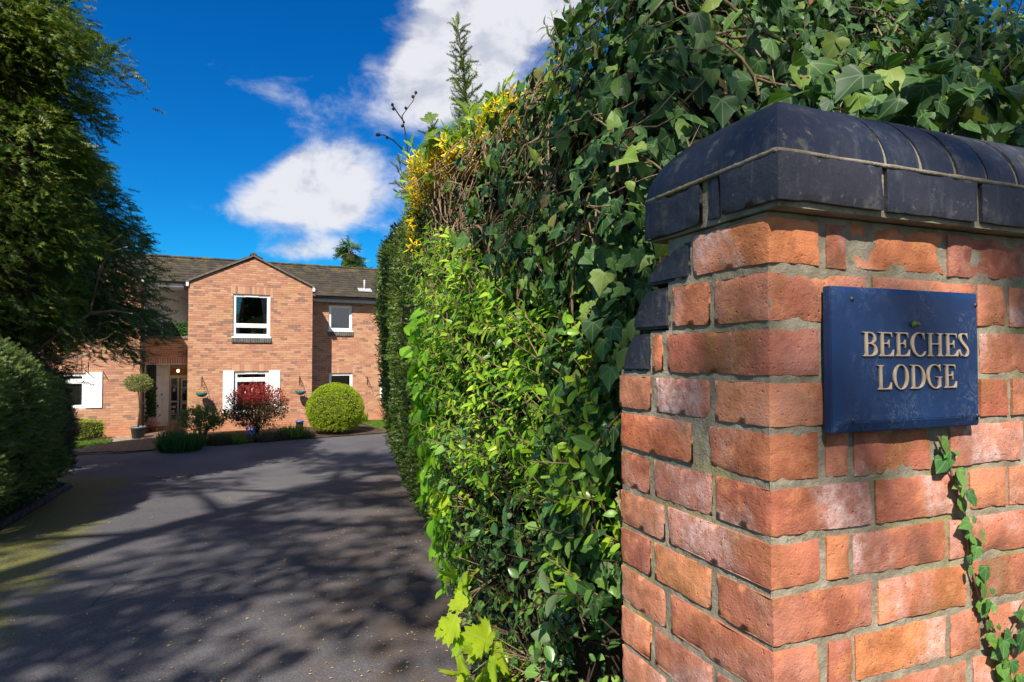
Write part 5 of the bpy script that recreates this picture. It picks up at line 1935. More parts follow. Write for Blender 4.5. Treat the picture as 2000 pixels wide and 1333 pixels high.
    'G': [[[0.282,-0.01],[0.239,-0.007],[0.198,0.0],[0.16,0.013],[0.124,0.031],[0.093,0.053],[0.065,0.08],[0.041,0.11],[0.023,0.144],[0.009,0.181],[0.003,0.214],[0.0,0.246],[0.002,0.278],[0.008,0.31],[0.018,0.339],[0.032,0.367],[0.049,0.393],[0.069,0.415],[0.092,0.434],[0.132,0.457],[0.176,0.47],[0.227,0.475],[0.258,0.473],[0.288,0.468],[0.318,0.459],[0.354,0.446],[0.362,0.444],[0.369,0.442],[0.373,0.442],[0.382,0.443],[0.388,0.445],[0.394,0.448],[0.398,0.454],[0.401,0.461],[0.404,0.469],[0.415,0.469],[0.425,0.327],[0.413,0.327],[0.395,0.364],[0.372,0.395],[0.344,0.42],[0.311,0.438],[0.276,0.449],[0.237,0.453],[0.198,0.448],[0.164,0.435],[0.135,0.413],[0.112,0.384],[0.095,0.348],[0.084,0.306],[0.08,0.261],[0.082,0.217],[0.091,0.173],[0.109,0.126],[0.133,0.086],[0.164,0.053],[0.201,0.03],[0.241,0.015],[0.285,0.011],[0.308,0.012],[0.328,0.018],[0.345,0.026],[0.359,0.037],[0.367,0.049],[0.37,0.064],[0.367,0.158],[0.366,0.173],[0.364,0.185],[0.36,0.195],[0.353,0.203],[0.344,0.207],[0.332,0.21],[0.316,0.213],[0.295,0.214],[0.295,0.227],[0.487,0.227],[0.488,0.214],[0.473,0.213],[0.461,0.211],[0.452,0.208],[0.445,0.203],[0.44,0.196],[0.437,0.188],[0.436,0.171],[0.435,0.164],[0.435,0.155],[0.436,0.146],[0.44,0.035],[0.393,0.01],[0.34,-0.005]]],
}


def letter(ch, x, z, w, h, yoff=-.0197, th=.0022):
    c = bpy.data.curves.new('letter', 'CURVE')
    c.dimensions = '2D'
    c.fill_mode = 'BOTH'
    c.extrude = th / 2
    c.bevel_depth = .00025
    c.offset = -.00035
    gw = max(p[0] for l in GLYPHS[ch] for p in l)
    for l in GLYPHS[ch]:
        s = c.splines.new('POLY')
        s.points.add(len(l) - 1)
        s.use_cyclic_u = True
        for i, p in enumerate(l):
            s.points[i].co = (p[0] / gw * w, p[1] / .4647 * h, 0, 1)
    tmp = bpy.data.objects.new('tmp', c)
    col.objects.link(tmp)
    bpy.context.view_layer.update()
    me = bpy.data.meshes.new_from_object(tmp.evaluated_get(bpy.context.evaluated_depsgraph_get()))
    bpy.data.objects.remove(tmp)
    me.name = 'letter'
    me.materials.clear()
    me.materials.append(M['brass'])
    link('letter', me, sign, True, Matrix.Translation((x, yoff - th / 2 - .0004, z)) @ Matrix.Rotation(R(90), 4, 'X'))


LW = {ch: max(p[0] for l in GLYPHS[ch] for p in l) for ch in GLYPHS}


def line(word, xa, xb, z, h, gap=.06):
    tot = sum(LW[c] for c in word) + gap * (len(word) - 1)
    k = (xb - xa) / tot
    x = xa
    for c in word:
        letter(c, x, z, LW[c] * k, h)
        x += (LW[c] + gap) * k


line('BEECHES', .1433 - sx0, .367 - sx0, 2.5005 - sz0, .0345, .035)
line('LODGE', .1713 - sx0, .3385 - sx0, 2.4530 - sz0, .0350, .05)
for (x, z) in ((.034, SH - .018), (SW - .012, SH - .019), (.033, .018), (SW - .012, .016)):
    q = MB()
    q.lathe([(0.0, .0022), (.0022, .0018), (.0036, .0004), (.0036, -.001)], 12)
    q.obj('screw', M['screw'], sign, True, Matrix.Translation((x, -.0197, z)) @ Matrix.Rotation(R(90), 4, 'X'))
# bits of dry plant caught on the plate
lf = empty('plant_scrap', pw(sx0 + .155, -.026, 2.548), PA, 'tiny curled green and brown bud scale stuck above the lettering', 'plant scrap')
for k, (mt, dx, s) in enumerate((('shrub', 0, .006), ('deadleaf', .008, .0045))):
    q = MB()
    q.lathe([(0, -1), (.5, -.6), (.75, 0), (.45, .7), (0, 1)], 8)
    q.obj('bud_scale', M[mt], lf, True, Matrix.Translation((dx, 0, 0)) @ Matrix.Rotation(.8 + k, 4, 'Y') @ Matrix.Scale(s, 4))


# ------------------------------------------------------------------ the mixed hedge on the right
def wl(t, b):
    """plan point on the pier frame"""
    p = PM @ Vector((t, b, 0))
    return (p.x, p.y)


# columns: plan points at five heights (near the ground, low, middle, high, top), and the top height
HC = [
    ([wl(3.2, .40), wl(3.2, .40), wl(3.2, .42), wl(3.2, .62), wl(3.2, 1.0)], 3.9),
    ([wl(1.5, .40), wl(1.5, .40), wl(1.5, .42), wl(1.5, .60), wl(1.5, .95)], 3.85),
    ([wl(.6, .41), wl(.6, .41), wl(.6, .43), wl(.6, .58), wl(.6, .9)], 3.75),
    ([wl(.18, .43), wl(.18, .43), wl(.17, .45), wl(.24, .60), wl(.34, .84)], 3.68),
    ([(.24, 1.36), (.22, 1.38), (.21, 1.42), (.21, 1.66), (.24, 2.04)], 3.58),
    ([(.14, 1.85), (.07, 1.80), (.04, 1.86), (.03, 2.08), (.07, 2.42)], 3.47),
    ([(.02, 2.5), (-.15, 2.32), (-.19, 2.40), (-.21, 2.60), (-.19, 2.86)], 3.44),
    ([(-.10, 3.2), (-.31, 2.95), (-.37, 3.0), (-.41, 3.0), (-.43, 3.12)], 3.42),
    ([(-.28, 4.0), (-.48, 3.9), (-.53, 3.9), (-.56, 3.9), (-.50, 4.05)], 3.62),
    ([(-.46, 5.0), (-.68, 5.0), (-.72, 5.0), (-.78, 5.0), (-.70, 5.1)], 3.75),
    ([(-.90, 7.0), (-1.16, 7.0), (-1.25, 7.0), (-1.30, 7.0), (-1.20, 7.1)], 4.05),
    ([(-1.5, 9.6), (-1.78, 9.6), (-1.90, 9.6), (-1.95, 9.6), (-1.85, 9.6)], 4.3),
    ([(-2.0, 12.2), (-2.35, 12.2), (-2.48, 12.2), (-2.52, 12.2), (-2.4, 12.2)], 4.6),
    ([(-1.6, 13.6), (-1.8, 13.9), (-1.8, 14.0), (-1.8, 14.0), (-1.7, 13.8)], 4.5),
    ([(-.2, 13.8), (-.2, 14.2), (-.2, 14.3), (-.2, 14.3), (-.2, 14.0)], 4.4),
]
NCOL = len(HC)
hcA = np.zeros((NCOL, 7, 3))
for i, (pts, zt) in enumerate(HC):
    gl = float(gz(*pts[0]))
    zl = [gl, gl + (1.15 if i < 9 else 1.0), 2.72 if i < 9 else 2.4, 3.28 if i < 9 else zt - .5, zt]
    for j in range(5):
        hcA[i, j] = (*pts[j], zl[j])
    # over the top towards the far side
    nxt = HC[min(i + 1, NCOL - 1)][0][4]
    prv = HC[max(i - 1, 0)][0][4]
    d = Vector((nxt[0] - prv[0], nxt[1] - prv[1])).normalized()
    back = Vector((d.y, -d.x))                     # away from the drive
    if i < 6:
        back = Vector([(0, 1), (0, 1), (0, 1), (.12, .99), (.35, .94), (.7, .71)][i])
    k5, k6 = (.28, .6) if i < 6 else (.4, .9)
    hcA[i, 5] = (pts[4][0] + back.x * k5, pts[4][1] + back.y * k5, zt + .14)
    hcA[i, 6] = (pts[4][0] + back.x * k6, pts[4][1] + back.y * k6, zt + .1)


def catmull(A, t):
    n = A.shape[0]
    i = np.clip(np.floor(t).astype(int), 0, n - 2)
    f = (t - i)[:, None]
    idx = lambda k: np.clip(i + k, 0, n - 1)
    return idx, f


def hsurf(t, w):
    """point on the hedge face; t along (column index), w up (level index 0..6)"""
    t = np.asarray(t, float)
    w = np.asarray(w, float)
    i = np.clip(np.floor(t).astype(int), 0, NCOL - 2)
    j = np.clip(np.floor(w).astype(int), 0, 5)
    ft = (t - i)[:, None]
    fw = (w - j)[:, None]

    def row(k):
        return hcA[np.clip(k, 0, NCOL - 1)]

    def cr(p0, p1, p2, p3, f):
        return .5 * (2 * p1 + (p2 - p0) * f + (2 * p0 - 5 * p1 + 4 * p2 - p3) * f ** 2 + (3 * p1 - p0 - 3 * p2 + p3) * f ** 3)

    def at(jj):
        jj = np.clip(jj, 0, 6)
        return cr(hcA[np.clip(i - 1, 0, NCOL - 1), jj], hcA[i, jj], hcA[np.clip(i + 1, 0, NCOL - 1), jj], hcA[np.clip(i + 2, 0, NCOL - 1), jj], ft)
    return cr(at(j - 1), at(j), at(j + 1), at(j + 2), fw)


def hnorm(t, w):
    e = 1e-2
    a = hsurf(np.clip(t + e, 0, NCOL - 1.001), w) - hsurf(np.clip(t - e, 0, NCOL - 1), w)
    b = hsurf(t, np.clip(w + e, 0, 6)) - hsurf(t, np.clip(w - e, 0, 5.99))
    return -unit(np.cross(a, b))          # out, towards the drive


def lumps(P, s, amp, seed=0):
    return np.array([mnoise.noise(Vector(p) * s + Vector((seed, 0, 0))) for p in P])[:, None] * amp


def hsample(n, t0, t1, w0, w1, wt=None):
    """n points spread evenly by area over a patch of the hedge"""
    k = n * 3
    t = rng.uniform(t0, t1, k)
    w = rng.uniform(w0, w1, k)
    e = 1e-2
    a = np.linalg.norm(np.cross(hsurf(t + e, w) - hsurf(t - e, w), hsurf(t, w + e) - hsurf(t, w - e)), axis=1)
    if wt is not None:
        a = a * wt(t, w)
    a = a / a.sum()
    ii = rng.choice(k, n, p=a)
    t, w = t[ii], w[ii]
    P = hsurf(t, w)
    return t, w, P, hnorm(t, w)


def hcore(parent, t0, t1, inset, name='shade_core', lo=0.0):  # solid dark shell in place of the hedge's shaded inside
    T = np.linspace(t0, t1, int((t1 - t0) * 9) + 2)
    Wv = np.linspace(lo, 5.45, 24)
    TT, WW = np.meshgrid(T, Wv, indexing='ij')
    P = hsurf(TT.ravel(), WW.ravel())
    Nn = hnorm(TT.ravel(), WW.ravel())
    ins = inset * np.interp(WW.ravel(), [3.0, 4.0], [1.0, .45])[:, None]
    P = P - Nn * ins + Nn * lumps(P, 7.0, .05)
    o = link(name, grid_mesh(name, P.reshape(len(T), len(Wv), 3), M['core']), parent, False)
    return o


def leaf_dirs(Nn, out=.5, up=.0, hang=.5, rnd=.5):
    n = len(Nn)
    tip = unit(np.cross(Nn, rnd_unit(n)) * .7 + np.array([[0, 0, -hang]]) + Nn * out * .5 + rnd_unit(n) * .55)
    nr = unit(Nn * 1.0 + np.array([[0, 0, up]]) + rnd_unit(n) * rnd)
    return tip, nr


def twigs(parent, n, t0, t1, w0, w1, mat, L=(.2, .5), r=.004, off=-.04, name='stem', vert=.3, sides=5):
    t, w, P, Nn = hsample(n, t0, t1, w0, w1)
    q = MB()
    for i in range(n):
        d = unit(np.cross(Nn[i], rng.normal(size=3)) + np.array([0, 0, vert * rng.choice([1, 1, -.4])]) + Nn[i] * .15)
        l = rng.uniform(*L)
        pts = []
        p = P[i] + Nn[i] * (off + rng.uniform(-.03, .03))
        k = 6
        for s in range(k + 1):
            pts.append(tuple(p))
            d = unit(d + rng.normal(size=3) * .28)
            d = unit(d - Nn[i] * (max(0.0, float(d @ Nn[i])) + .04))
            p = p + d * l / k
        rr = r * rng.uniform(.5, 1.4)
        q.tube(pts, [rr * (1 - .6 * s / k) for s in range(k + 1)], sides, 0, False)
        # a side shoot
        j = rng.integers(2, 5)
        p2 = np.array(pts[j])
        d2 = unit(d + rng.normal(size=3) * .8)
        d2 = unit(d2 - Nn[i] * max(0.0, float(d2 @ Nn[i])))
        q.tube([tuple(p2), tuple(p2 + d2 * l * .2), tuple(p2 + d2 * l * .35 + np.array([0, 0, .02]))], [rr * .6, rr * .4, rr * .25], 4, 0, False)
    return q.obj(name, M[mat], parent, False)


# -- ivy over the wall and the near part of the hedge
ivy = empty('ivy_hedge', (*wl(.3, .6), .9), 0, 'dense dark green ivy mass rising behind and above the brick pier', 'ivy')
hcore(ivy, 0, 5.9, .22)
ts, ws, P1, N1 = hsample(9500, 0.0, 5.75, 1.95, 5.4, lambda t, w: np.where((t > 5.0) & (w > 3.3), .3, np.where(t > 5.2, .65, 1.0)))
dep = rng.random(9500) ** 1.2
Pp = P1 - N1 * (dep * .22 - .07)[:, None] + N1 * lumps(P1, 4.5, .055)
Ss = (.019 + .050 * rng.random(9500) ** 2.0) * np.where(ts < 3.2, 1.12, 1.0)
# leaves hanging forward over the coping on the right
n2 = 300
lx = rng.uniform(.22, 1.1, n2)
ly = rng.uniform(.05, .36, n2)
top_ = np.array([2.79 + dome(min(a + CP, CT - a)) for a in ly])
keep = (ly > .25 - .26 * np.clip((lx - .2) / .45, 0, 1)) | (rng.random(n2) < .02)
lz = top_ + rng.uniform(.0, .10, n2) + .05 * (ly / .3)
Pc = np.array([pw(a, b, c) for a, b, c in zip(lx, ly, lz)])[keep]
Nc = np.tile(np.array([[PM[0][1] * -.6, PM[1][1] * -.6, .6]]), (len(Pc), 1))
Pp = np.concatenate([Pp, Pc])
Nn_ = np.concatenate([N1, Nc])
Ss = np.concatenate([Ss, rng.uniform(.035, .075, len(Pc))])
# leaves filling the angle between the pier and the hedge
n9 = 700
t9, w9, P9, N9 = hsample(n9, 3.3, 4.7, .9, 2.15)
Pp = np.concatenate([Pp, P9 - N9 * rng.uniform(-.05, .12, n9)[:, None]])
Nn_ = np.concatenate([Nn_, N9])
Ss = np.concatenate([Ss, rng.uniform(.025, .06, n9)])
tip, nr = leaf_dirs(Nn_, .4, .35, .75, .55)
scatter_split(IVY + [oval_tpl(.27, .3, .3)], Pp, frames(tip, nr), Ss, M['ivy'], ivy, prefer=np.concatenate([1.2 - dep, np.ones(len(Pc)), np.full(n9, .6)]))
twigs(ivy, 300, .3, 5.8, 1.9, 5.4, 'twig', (.15, .45), .0035, -.0, 'stem')
twigs(ivy, 150, 4.6, 6.4, 2.2, 4.0, 'twig', (.12, .4), .0032, .02, 'side_twig')
# pale shoots standing out above the coping
n3 = 70
t3, w3, P3, N3 = hsample(n3, .6, 4.3, 3.0, 4.6)
q = MB()
LP, LT, LN = [], [], []
for i in range(n3):
    d = unit(N3[i] * .8 + np.array([0, 0, .8]) + rng.normal(size=3) * .35)
    l = rng.uniform(.06, .15)
    a = P3[i] + N3[i] * .02
    q.tube([tuple(a), tuple(a + d * l * .6), tuple(a + d * l + np.array([0, 0, .01]))], [.0022, .0018, .001], 4, 0, False)
    for k in range(6):
        f = .25 + .14 * k
        LP.append(a + d * l * f)
        LT.append(unit(d + rng.normal(size=3) * .9))
        LN.append(unit(N3[i] + rng.normal(size=3) * .4))
q.obj('young_shoot', M['twig'], ivy, False)
scatter('young_leaves', LANCE[0], np.array(LP), frames(np.array(LT), np.array(LN)), rng.uniform(.025, .05, len(LP)), rng.random(len(LP)), M['coton'], ivy)
# a few dead leaves caught in it
td, wd, Pd, Nd = hsample(36, .5, 5.6, 2.1, 5.2)
tip, nr = leaf_dirs(Nd, .2, 0, .8, .7)
scatter('dead_leaves', IVY[1], Pd + Nd * .01, frames(tip, nr), rng.uniform(.022, .042, 36), rng.random(36), M['deadleaf'], ivy)

# -- bright small-leaved shrub growing out in front of the ivy
pr = empty('privet_bush', (.1, 2.0, .85), 0, 'bright yellow-green small-leaved shrub left of the brick pier', 'shrub')
hcore(pr, 5.4, 8.4, .24)


def mound(t, w):
    # outline of the bright shrub: tall in the middle, low at both ends
    topw = np.interp(t, [3.9, 4.3, 4.9, 5.5, 6.1, 6.7, 7.2], [1.7, 1.75, 1.9, 2.1, 2.4, 2.5, 1.9])
    return (w < topw).astype(float) * (.12 + .88 * (w > 1.02))


n4 = 820
t4, w4, P4, N4 = hsample(n4, 4.0, 7.15, .85, 2.6, mound)
LP, LT, LN, LS, q = [], [], [], [], MB()
for i in range(n4):
    d = unit(N4[i] * .75 + np.array([0, 0, .75]) + rng.normal(size=3) * .35)
    l = rng.uniform(.05, .13)
    a = P4[i] + N4[i] * rng.uniform(-.10, .06)
    q.tube([tuple(a - d * .05), tuple(a + d * l)], [.0022, .0011], 4, 0, False)
    for k in range(rng.integers(6, 10)):
        f = .1 + .11 * k
        an = k * 2.4
        side = unit(np.cross(d, [math.cos(an), math.sin(an), .3]))
        LP.append(a + d * l * f)
        LT.append(unit(side + d * .7))
        LN.append(unit(d * .8 + N4[i] * .5 + rng.normal(size=3) * .25))
        LS.append(rng.uniform(.022, .048))
q.obj('stem', M['twig'], pr, False)
scatter_split(OVAL + LANCE[:1], np.array(LP), frames(np.array(LT), np.array(LN)), np.array(LS), M['privet'], pr)
twigs(pr, 60, 4.2, 7.0, .6, 2.3, 'dark_twig', (.2, .45), .004, -.06, 'branch')

# -- broad soft leaves at the drive side
hz = empty('hazel_sucker', (-.25, 2.75, .85), 0, 'large rounded bright green leaves hanging over the drive edge of the hedge', 'shrub')
t5, w5, P5, N5 = hsample(260, 6.35, 7.25, .6, 1.95)
tip, nr = leaf_dirs(N5, .5, .5, .7, .4)
scatter_split(ROUND, P5 + N5 * rng.uniform(.03, .12, 260)[:, None], frames(tip, nr), rng.uniform(.055, .10, 260), M['hazel'], hz, prefer=None)
twigs(hz, 14, 6.4, 7.3, .6, 1.9, 'twig', (.3, .6), .004, -.02, 'stem', 1.2)

# -- leathery oval leaves low by the pier
ct = empty('cotoneaster_bush', (.17, 1.6, .88), 0, 'dark leathery oval-leaved shrub low against the left side of the pier', 'shrub')
n6 = 620
t6, w6, P6, N6 = hsample(n6, 4.0, 6.7, .1, 1.45, lambda t, w: np.where(w < 1.15, 1.0, .35))
LP, LT, LN, LS, q = [], [], [], [], MB()
for i in range(n6):
    d = unit(N6[i] * .7 + rng.normal(size=3) * .6 + np.array([0, 0, .3]))
    l = rng.uniform(.05, .12)
    a = P6[i] + N6[i] * rng.uniform(-.09, .06)
    q.tube([tuple(a - d * .06), tuple(a + d * l)], [.0026, .0012], 4, 0, False)
    big = rng.uniform(.022, .045) + .03 * max(0.0, 5.0 - t6[i]) * rng.random()
    for k in range(rng.integers(3, 6)):
        an = k * 2.4 + i
        side = unit(np.cross(d, [math.cos(an), math.sin(an), .2]))
        LP.append(a + d * l * (.2 + .2 * k))
        LT.append(unit(side + d * .5))
        LN.append(unit(N6[i] + np.array([0, 0, .5]) + rng.normal(size=3) * .4))
        LS.append(big * rng.uniform(.8, 1.15))
q.obj('stem', M['dark_twig'], ct, False)
scatter_split([oval_tpl(.3, .2, .3), oval_tpl(.33, .1, .35)], np.array(LP), frames(np.array(LT), np.array(LN)), np.array(LS), M['coton'], ct)
twigs(ct, 45, 4.1, 6.6, .2, 1.6, 'dark_twig', (.35, .7), .006, -.03, 'branch', 1.5)


# -- sycamore seedlings: bright ones at the foot, dull ones along the top
def sycamore(name, label, spots, mat, base, grp=None):
    s = empty(name, base, 0, label, 'sapling', grp)
    st_ = []
    LP, LT, LN, LS = [], [], [], []
    for (t, w, off, size, cnt, spread) in spots:
        c = hsurf(np.array([t]), np.array([w]))[0]
        nn = hnorm(np.array([t]), np.array([w]))[0]
        for k in range(cnt):
            LP.append(c + nn * (off + rng.uniform(-.03, .05)) + rng.normal(size=3) * spread)
            st_.append((c - nn * .03 - np.array([0, 0, .03]), LP[-1]))
            LT.append(unit(nn * .5 + rng.normal(size=3) * .6 + np.array([0, 0, -.35])))
            LN.append(unit(nn * .9 + np.array([0, 0, .45]) + rng.normal(size=3) * .35))
            LS.append(size * rng.uniform(.7, 1.15))
    P = np.array(LP)
    q = MB()
    for (t, w, off, size, cnt, spread) in spots:
        c = hsurf(np.array([t]), np.array([w]))[0]
        nn = hnorm(np.array([t]), np.array([w]))[0]
        q.tube([tuple(c - nn * .15 - np.array([0, 0, .25])), tuple(c - nn * .02 - np.array([0, 0, .08])), tuple(c + nn * off)], [.005, .004, .002], 5, 0, False)
    for a, b in st_:
        q.tube([tuple(a), tuple((a + b) / 2 + rng.normal(size=3) * .01), tuple(b)], [.0022, .0018, .0014], 4, 0, False)
    q.obj('stem', M['twig'], s, False)
    scatter_split(MAPLE, P, frames(np.array(LT), np.array(LN)), np.array(LS), M[mat], s)


sycamore('sycamore_seedling', 'bright yellow-green lobed sycamore leaves at the foot of the hedge', [(5.1, .64, .09, .12, 8, .05), (5.35, .58, .10, .13, 9, .05), (5.6, .62, .09, .12, 8, .05), (5.8, .75, .08, .09, 8, .045), (6.0, .95, .06, .06, 9, .04)], 'syc', (-.05, 2.4, .85))
sycamore('sycamore_seedling', 'dull olive sycamore leaves sticking out along the top of the hedge', [(5.55, 4.15, .06, .15, 8, .045), (5.75, 3.95, .08, .12, 6, .04), (6.15, 3.7, .10, .13, 7, .04), (6.4, 3.8, .08, .10, 4, .04), (6.3, 2.9, .03, .08, 4, .04)], 'sycdull', (.0, 2.6, .85))

# -- forsythia along the top
fs = empty('forsythia_bush', (-.35, 3.3, .82), 0, 'forsythia with yellow flowers and fresh leaves on top of the hedge', 'shrub')
n7 = 950
t7, w7, P7, N7 = hsample(n7, 5.1, 8.5, 3.25, 4.9, lambda t, w: np.where(t < 5.5, .6, 1.0))
LP, LT, LN, LS, FP, FT, FN, q = [], [], [], [], [], [], [], MB()
for i in range(n7):
    d = unit(N7[i] * .6 + np.array([0, 0, .9]) + rng.normal(size=3) * .4)
    l = rng.uniform(.06, .15)
    a = P7[i] + N7[i] * rng.uniform(-.10, .05)
    q.tube([tuple(a - d * .05), tuple(a + d * l)], [.0026, .0012], 4, 0, False)
    yel = mnoise.noise(Vector(P7[i]) * 2.2) > (-.25 if t7[i] > 5.8 else .12)
    for k in range(8):
        an = k * 2.4
        side = unit(np.cross(d, [math.cos(an), math.sin(an), .2]))
        p = a + d * l * (.12 + .12 * k)
        if yel and k < 6 and rng.random() < .8:
            FP.append(p + side * .012)
            FT.append(rnd_unit(1)[0])
            FN.append(unit(side + rng.normal(size=3) * .4))
        else:
            LP.append(p)
            LT.append(unit(side * .6 + d))
            LN.append(unit(d * .4 + N7[i] + rng.normal(size=3) * .3))
            LS.append(rng.uniform(.03, .062))
# single flowering sprays further along the hedge
for (t, w) in ((4.6, 4.5), (4.9, 4.2), (5.2, 4.3), (7.2, 2.5), (7.5, 2.9), (5.4, 3.6), (8.2, 3.0)):
    c = hsurf(np.array([t]), np.array([w]))[0] + hnorm(np.array([t]), np.array([w]))[0] * .06
    for k in range(9):
        FP.append(c + rng.normal(size=3) * .022)
        FT.append(rnd_unit(1)[0])
        FN.append(unit(hnorm(np.array([t]), np.array([w]))[0] + rng.normal(size=3) * .5))
q.obj('stem', M['twig'], fs, False)
scatter_split(LANCE, np.array(LP), frames(np.array(LT), np.array(LN)), np.array(LS), M['fleaf'], fs)
scatter_split(FLOWER, np.array(FP), frames(np.array(FT), np.array(FN)), rng.uniform(.020, .034, len(FP)), M['fflower'], fs, 'flower', 'blossom', 200)
# bare woody stems showing in the middle of the hedge, sparse dark leaves behind
q = MB()
for i in range(60):
    t = rng.uniform(6.3, 8.5)
    pts = []
    w_ = 1.1 + rng.random() * .7
    dt = rng.normal() * .03
    for s in range(9):
        pts.append(tuple(hsurf(np.array([t]), np.array([w_]))[0] - hnorm(np.array([t]), np.array([w_]))[0] * (.02 + .05 * (i % 3)) + rng.normal(size=3) * .012))
        w_ += .185
        t = t + dt + rng.normal() * .03
    rr = rng.uniform(.003, .008)
    q.tube(pts, [rr * (1 - .07 * s) for s in range(9)], 6, 0, False)
q.obj('bare_stem', M['twig'], fs, False)
twigs(fs, 90, 6.2, 8.6, 2.2, 3.6, 'twig', (.15, .45), .003, -.03, 'side_twig', .1)
t8, w8, P8, N8 = hsample(1500, 5.6, 8.7, 1.4, 3.6)
tip, nr = leaf_dirs(N8, .3, .2, .4, .6)
scatter('inner_leaves', OVAL[0], P8 - N8 * rng.uniform(-.02, .22, 1500)[:, None], frames(tip, nr), rng.uniform(.025, .05, 1500), rng.random(1500), M['ivy'], fs)

# -- clipped yew at the far end of the hedge
yh = empty('yew_hedge', (-1.6, 9.0, .35), 0, 'tall dark clipped yew hedge at the far end of the right-hand side', 'hedge')
hcore(yh, 7.7, 14, .2)


def yew_face(n, t0, t1, w0, w1, smin, smax, thick, parent, mat='yew', name='foliage', tpl=None):
    t, w, P, Nn = hsample(n, t0, t1, w0, w1)
    P = P + Nn * lumps(P, 2.6, .09) - Nn * (rng.random(n) ** 1.3 * thick)[:, None]
    d = unit(Nn * .9 + np.array([[0, 0, .55]]) + rnd_unit(n) * .75)
    return scatter(name, tpl or SPRIG, P, frames(d, unit(rnd_unit(n) + Nn * .3)), rng.uniform(smin, smax, n), rng.random(n), M[mat], parent)


yew_face(9000, 7.8, 10.4, .0, 5.6, .05, .10, .18, yh, 'yewdark', 'leaves', clump_tpl(8, .38, .5, .5, 31))
yew_face(3000, 7.9, 10.2, .0, 5.6, .05, .09, .10, yh, 'yew', 'sprays')
yew_face(9000, 10.2, 14, .0, 5.6, .08, .16, .2, yh, 'yewdark', 'far_leaves', clump_tpl(7, .40, .5, .5, 32))
yew_face(2500, 10.2, 14, .0, 5.6, .08, .15, .12, yh, 'yew', 'far_sprays')
twigs(yh, 60, 7.9, 10.5, .3, 4.0, 'twig', (.5, 1.2), .008, -.03, 'stem', 2.0)


def leader(base, top, spread, n, parent, lean=.0):
    """an upright shoot with tiers of side sprays"""
    q = MB()
    b, t = np.array(base), np.array(top)
    L = np.linalg.norm(t - b)
    ax_ = unit(t - b)
    q.tube([tuple(b), tuple(b * .5 + t * .5 + np.array([.01, 0, 0])), tuple(t)], [.008, .005, .002], 6, 0, False)
    P, T = [], []
    for i in range(n):
        f = (i + .5) / n
        a = i * 2.4
        d = unit(np.array([math.cos(a), math.sin(a), .65 + .3 * f]))
        l = spread * (1.05 - f) * rng.uniform(.75, 1.15) + .02
        p0 = b + (t - b) * f
        q.tube([tuple(p0), tuple(p0 + d * l)], [.003, .0012], 4, 0, False)
        for k in range(max(2, int(l / .018))):
            g = (k + .6) / max(2, int(l / .018))
            P.append(p0 + d * l * g)
            T.append(unit(d + rng.normal(size=3) * .7))
    P.append(t)
    T.append(ax_)
    P, T = np.array(P), np.array(T)
    scatter('leader_sprays', SPRIG, P, frames(T, rnd_unit(len(P))), rng.uniform(.06, .095, len(P)), rng.random(len(P)), M['yew'], parent)
    q.obj('leader_stem', M['dark_twig'], parent, False)


leader((-.26, 4.25, 3.70), (-.38, 4.3, 4.82), .19, 80, yh)
leader((-.14, 4.3, 3.95), (-.10, 4.3, 4.32), .12, 14, yh)
leader((-.62, 4.6, 3.8), (-.60, 4.6, 4.22), .09, 12, yh)
leader((-.88, 5.2, 3.75), (-.95, 5.2, 4.15), .10, 12, yh)
# a bare budding twig
q = MB()
bt = []
for pts in ([(-.74, 4.5, 3.85), (-.77, 4.5, 4.1), (-.80, 4.5, 4.25), (-.72, 4.5, 4.36), (-.70, 4.5, 4.42)], [(-.79, 4.5, 4.0), (-.86, 4.5, 4.07), (-.93, 4.5, 4.11), (-.98, 4.5, 4.11)], [(-.78, 4.5, 4.2), (-.83, 4.5, 4.27), (-.87, 4.5, 4.33)]):
    q.tube(pts, [.006, .005, .004, .003, .0025][:len(pts)], 5, 0, False)
    bt.append(pts[-1])
    for a, b in zip(pts[1:-1], pts[2:]):
        bt.append(((a[0] + b[0]) / 2 - .012, a[1], (a[2] + b[2]) / 2))
for b in bt:
    q.lathe([(0, -.014), (.011, -.004), (.010, .008), (0, .016)], 6, b)
q.obj('budding_twig', M['dark_twig'], yh, False)

# -- ivy trailing down the face of the pier
tv = empty('ivy_trail', pw(.42, -.01, 1.6), PA, 'thin ivy trail hanging down the brick wall below the name plate', 'ivy')
path = [(.324, 2.378), (.338, 2.352), (.346, 2.342), (.356, 2.31), (.363, 2.289), (.378, 2.262), (.385, 2.24), (.388, 2.21), (.390, 2.183), (.40, 2.155), (.412, 2.124), (.43, 2.09), (.447, 2.062), (.458, 2.02), (.470, 1.975), (.48, 1.90), (.49, 1.7), (.5, 1.3), (.5, .95)]
path2 = [(.530, 2.10), (.519, 2.093), (.50, 2.068), (.482, 2.049), (.474, 2.0), (.47, 1.96)]
q = MB()
PP, TT, SS_ = [], [], []
for pth_ in (path, path2):
    q = MB()
    q.tube([tuple(pw(x, -.006, z)) for x, z in pth_], .0022, 5, 0, False)
    q.obj('stem', M['twig'], tv, False)
    for (xa, za), (xb, zb) in zip(pth_[:-1], pth_[1:]):
        L = math.hypot(xb - xa, zb - za)
        for k in range(max(2, int(L / .0085))):
            f = rng.random()
            x, z = xa + (xb - xa) * f, za + (zb - za) * f
            wdt = .004 + .010 * min(1, (2.36 - z) / .4)
            PP.append(tuple(pw(x + rng.normal() * wdt * .95, -.008 - rng.random() * .012, z + rng.normal() * .006)))
            a = rng.normal() * .9
            TT.append(tuple(PM.to_3x3() @ Vector((math.sin(a), -.25, -math.cos(a)))))
            SS_.append(rng.choice([.012, .018, .024, .030]) * rng.uniform(.8, 1.2) * (1 + .25 * (2.3 - z)))
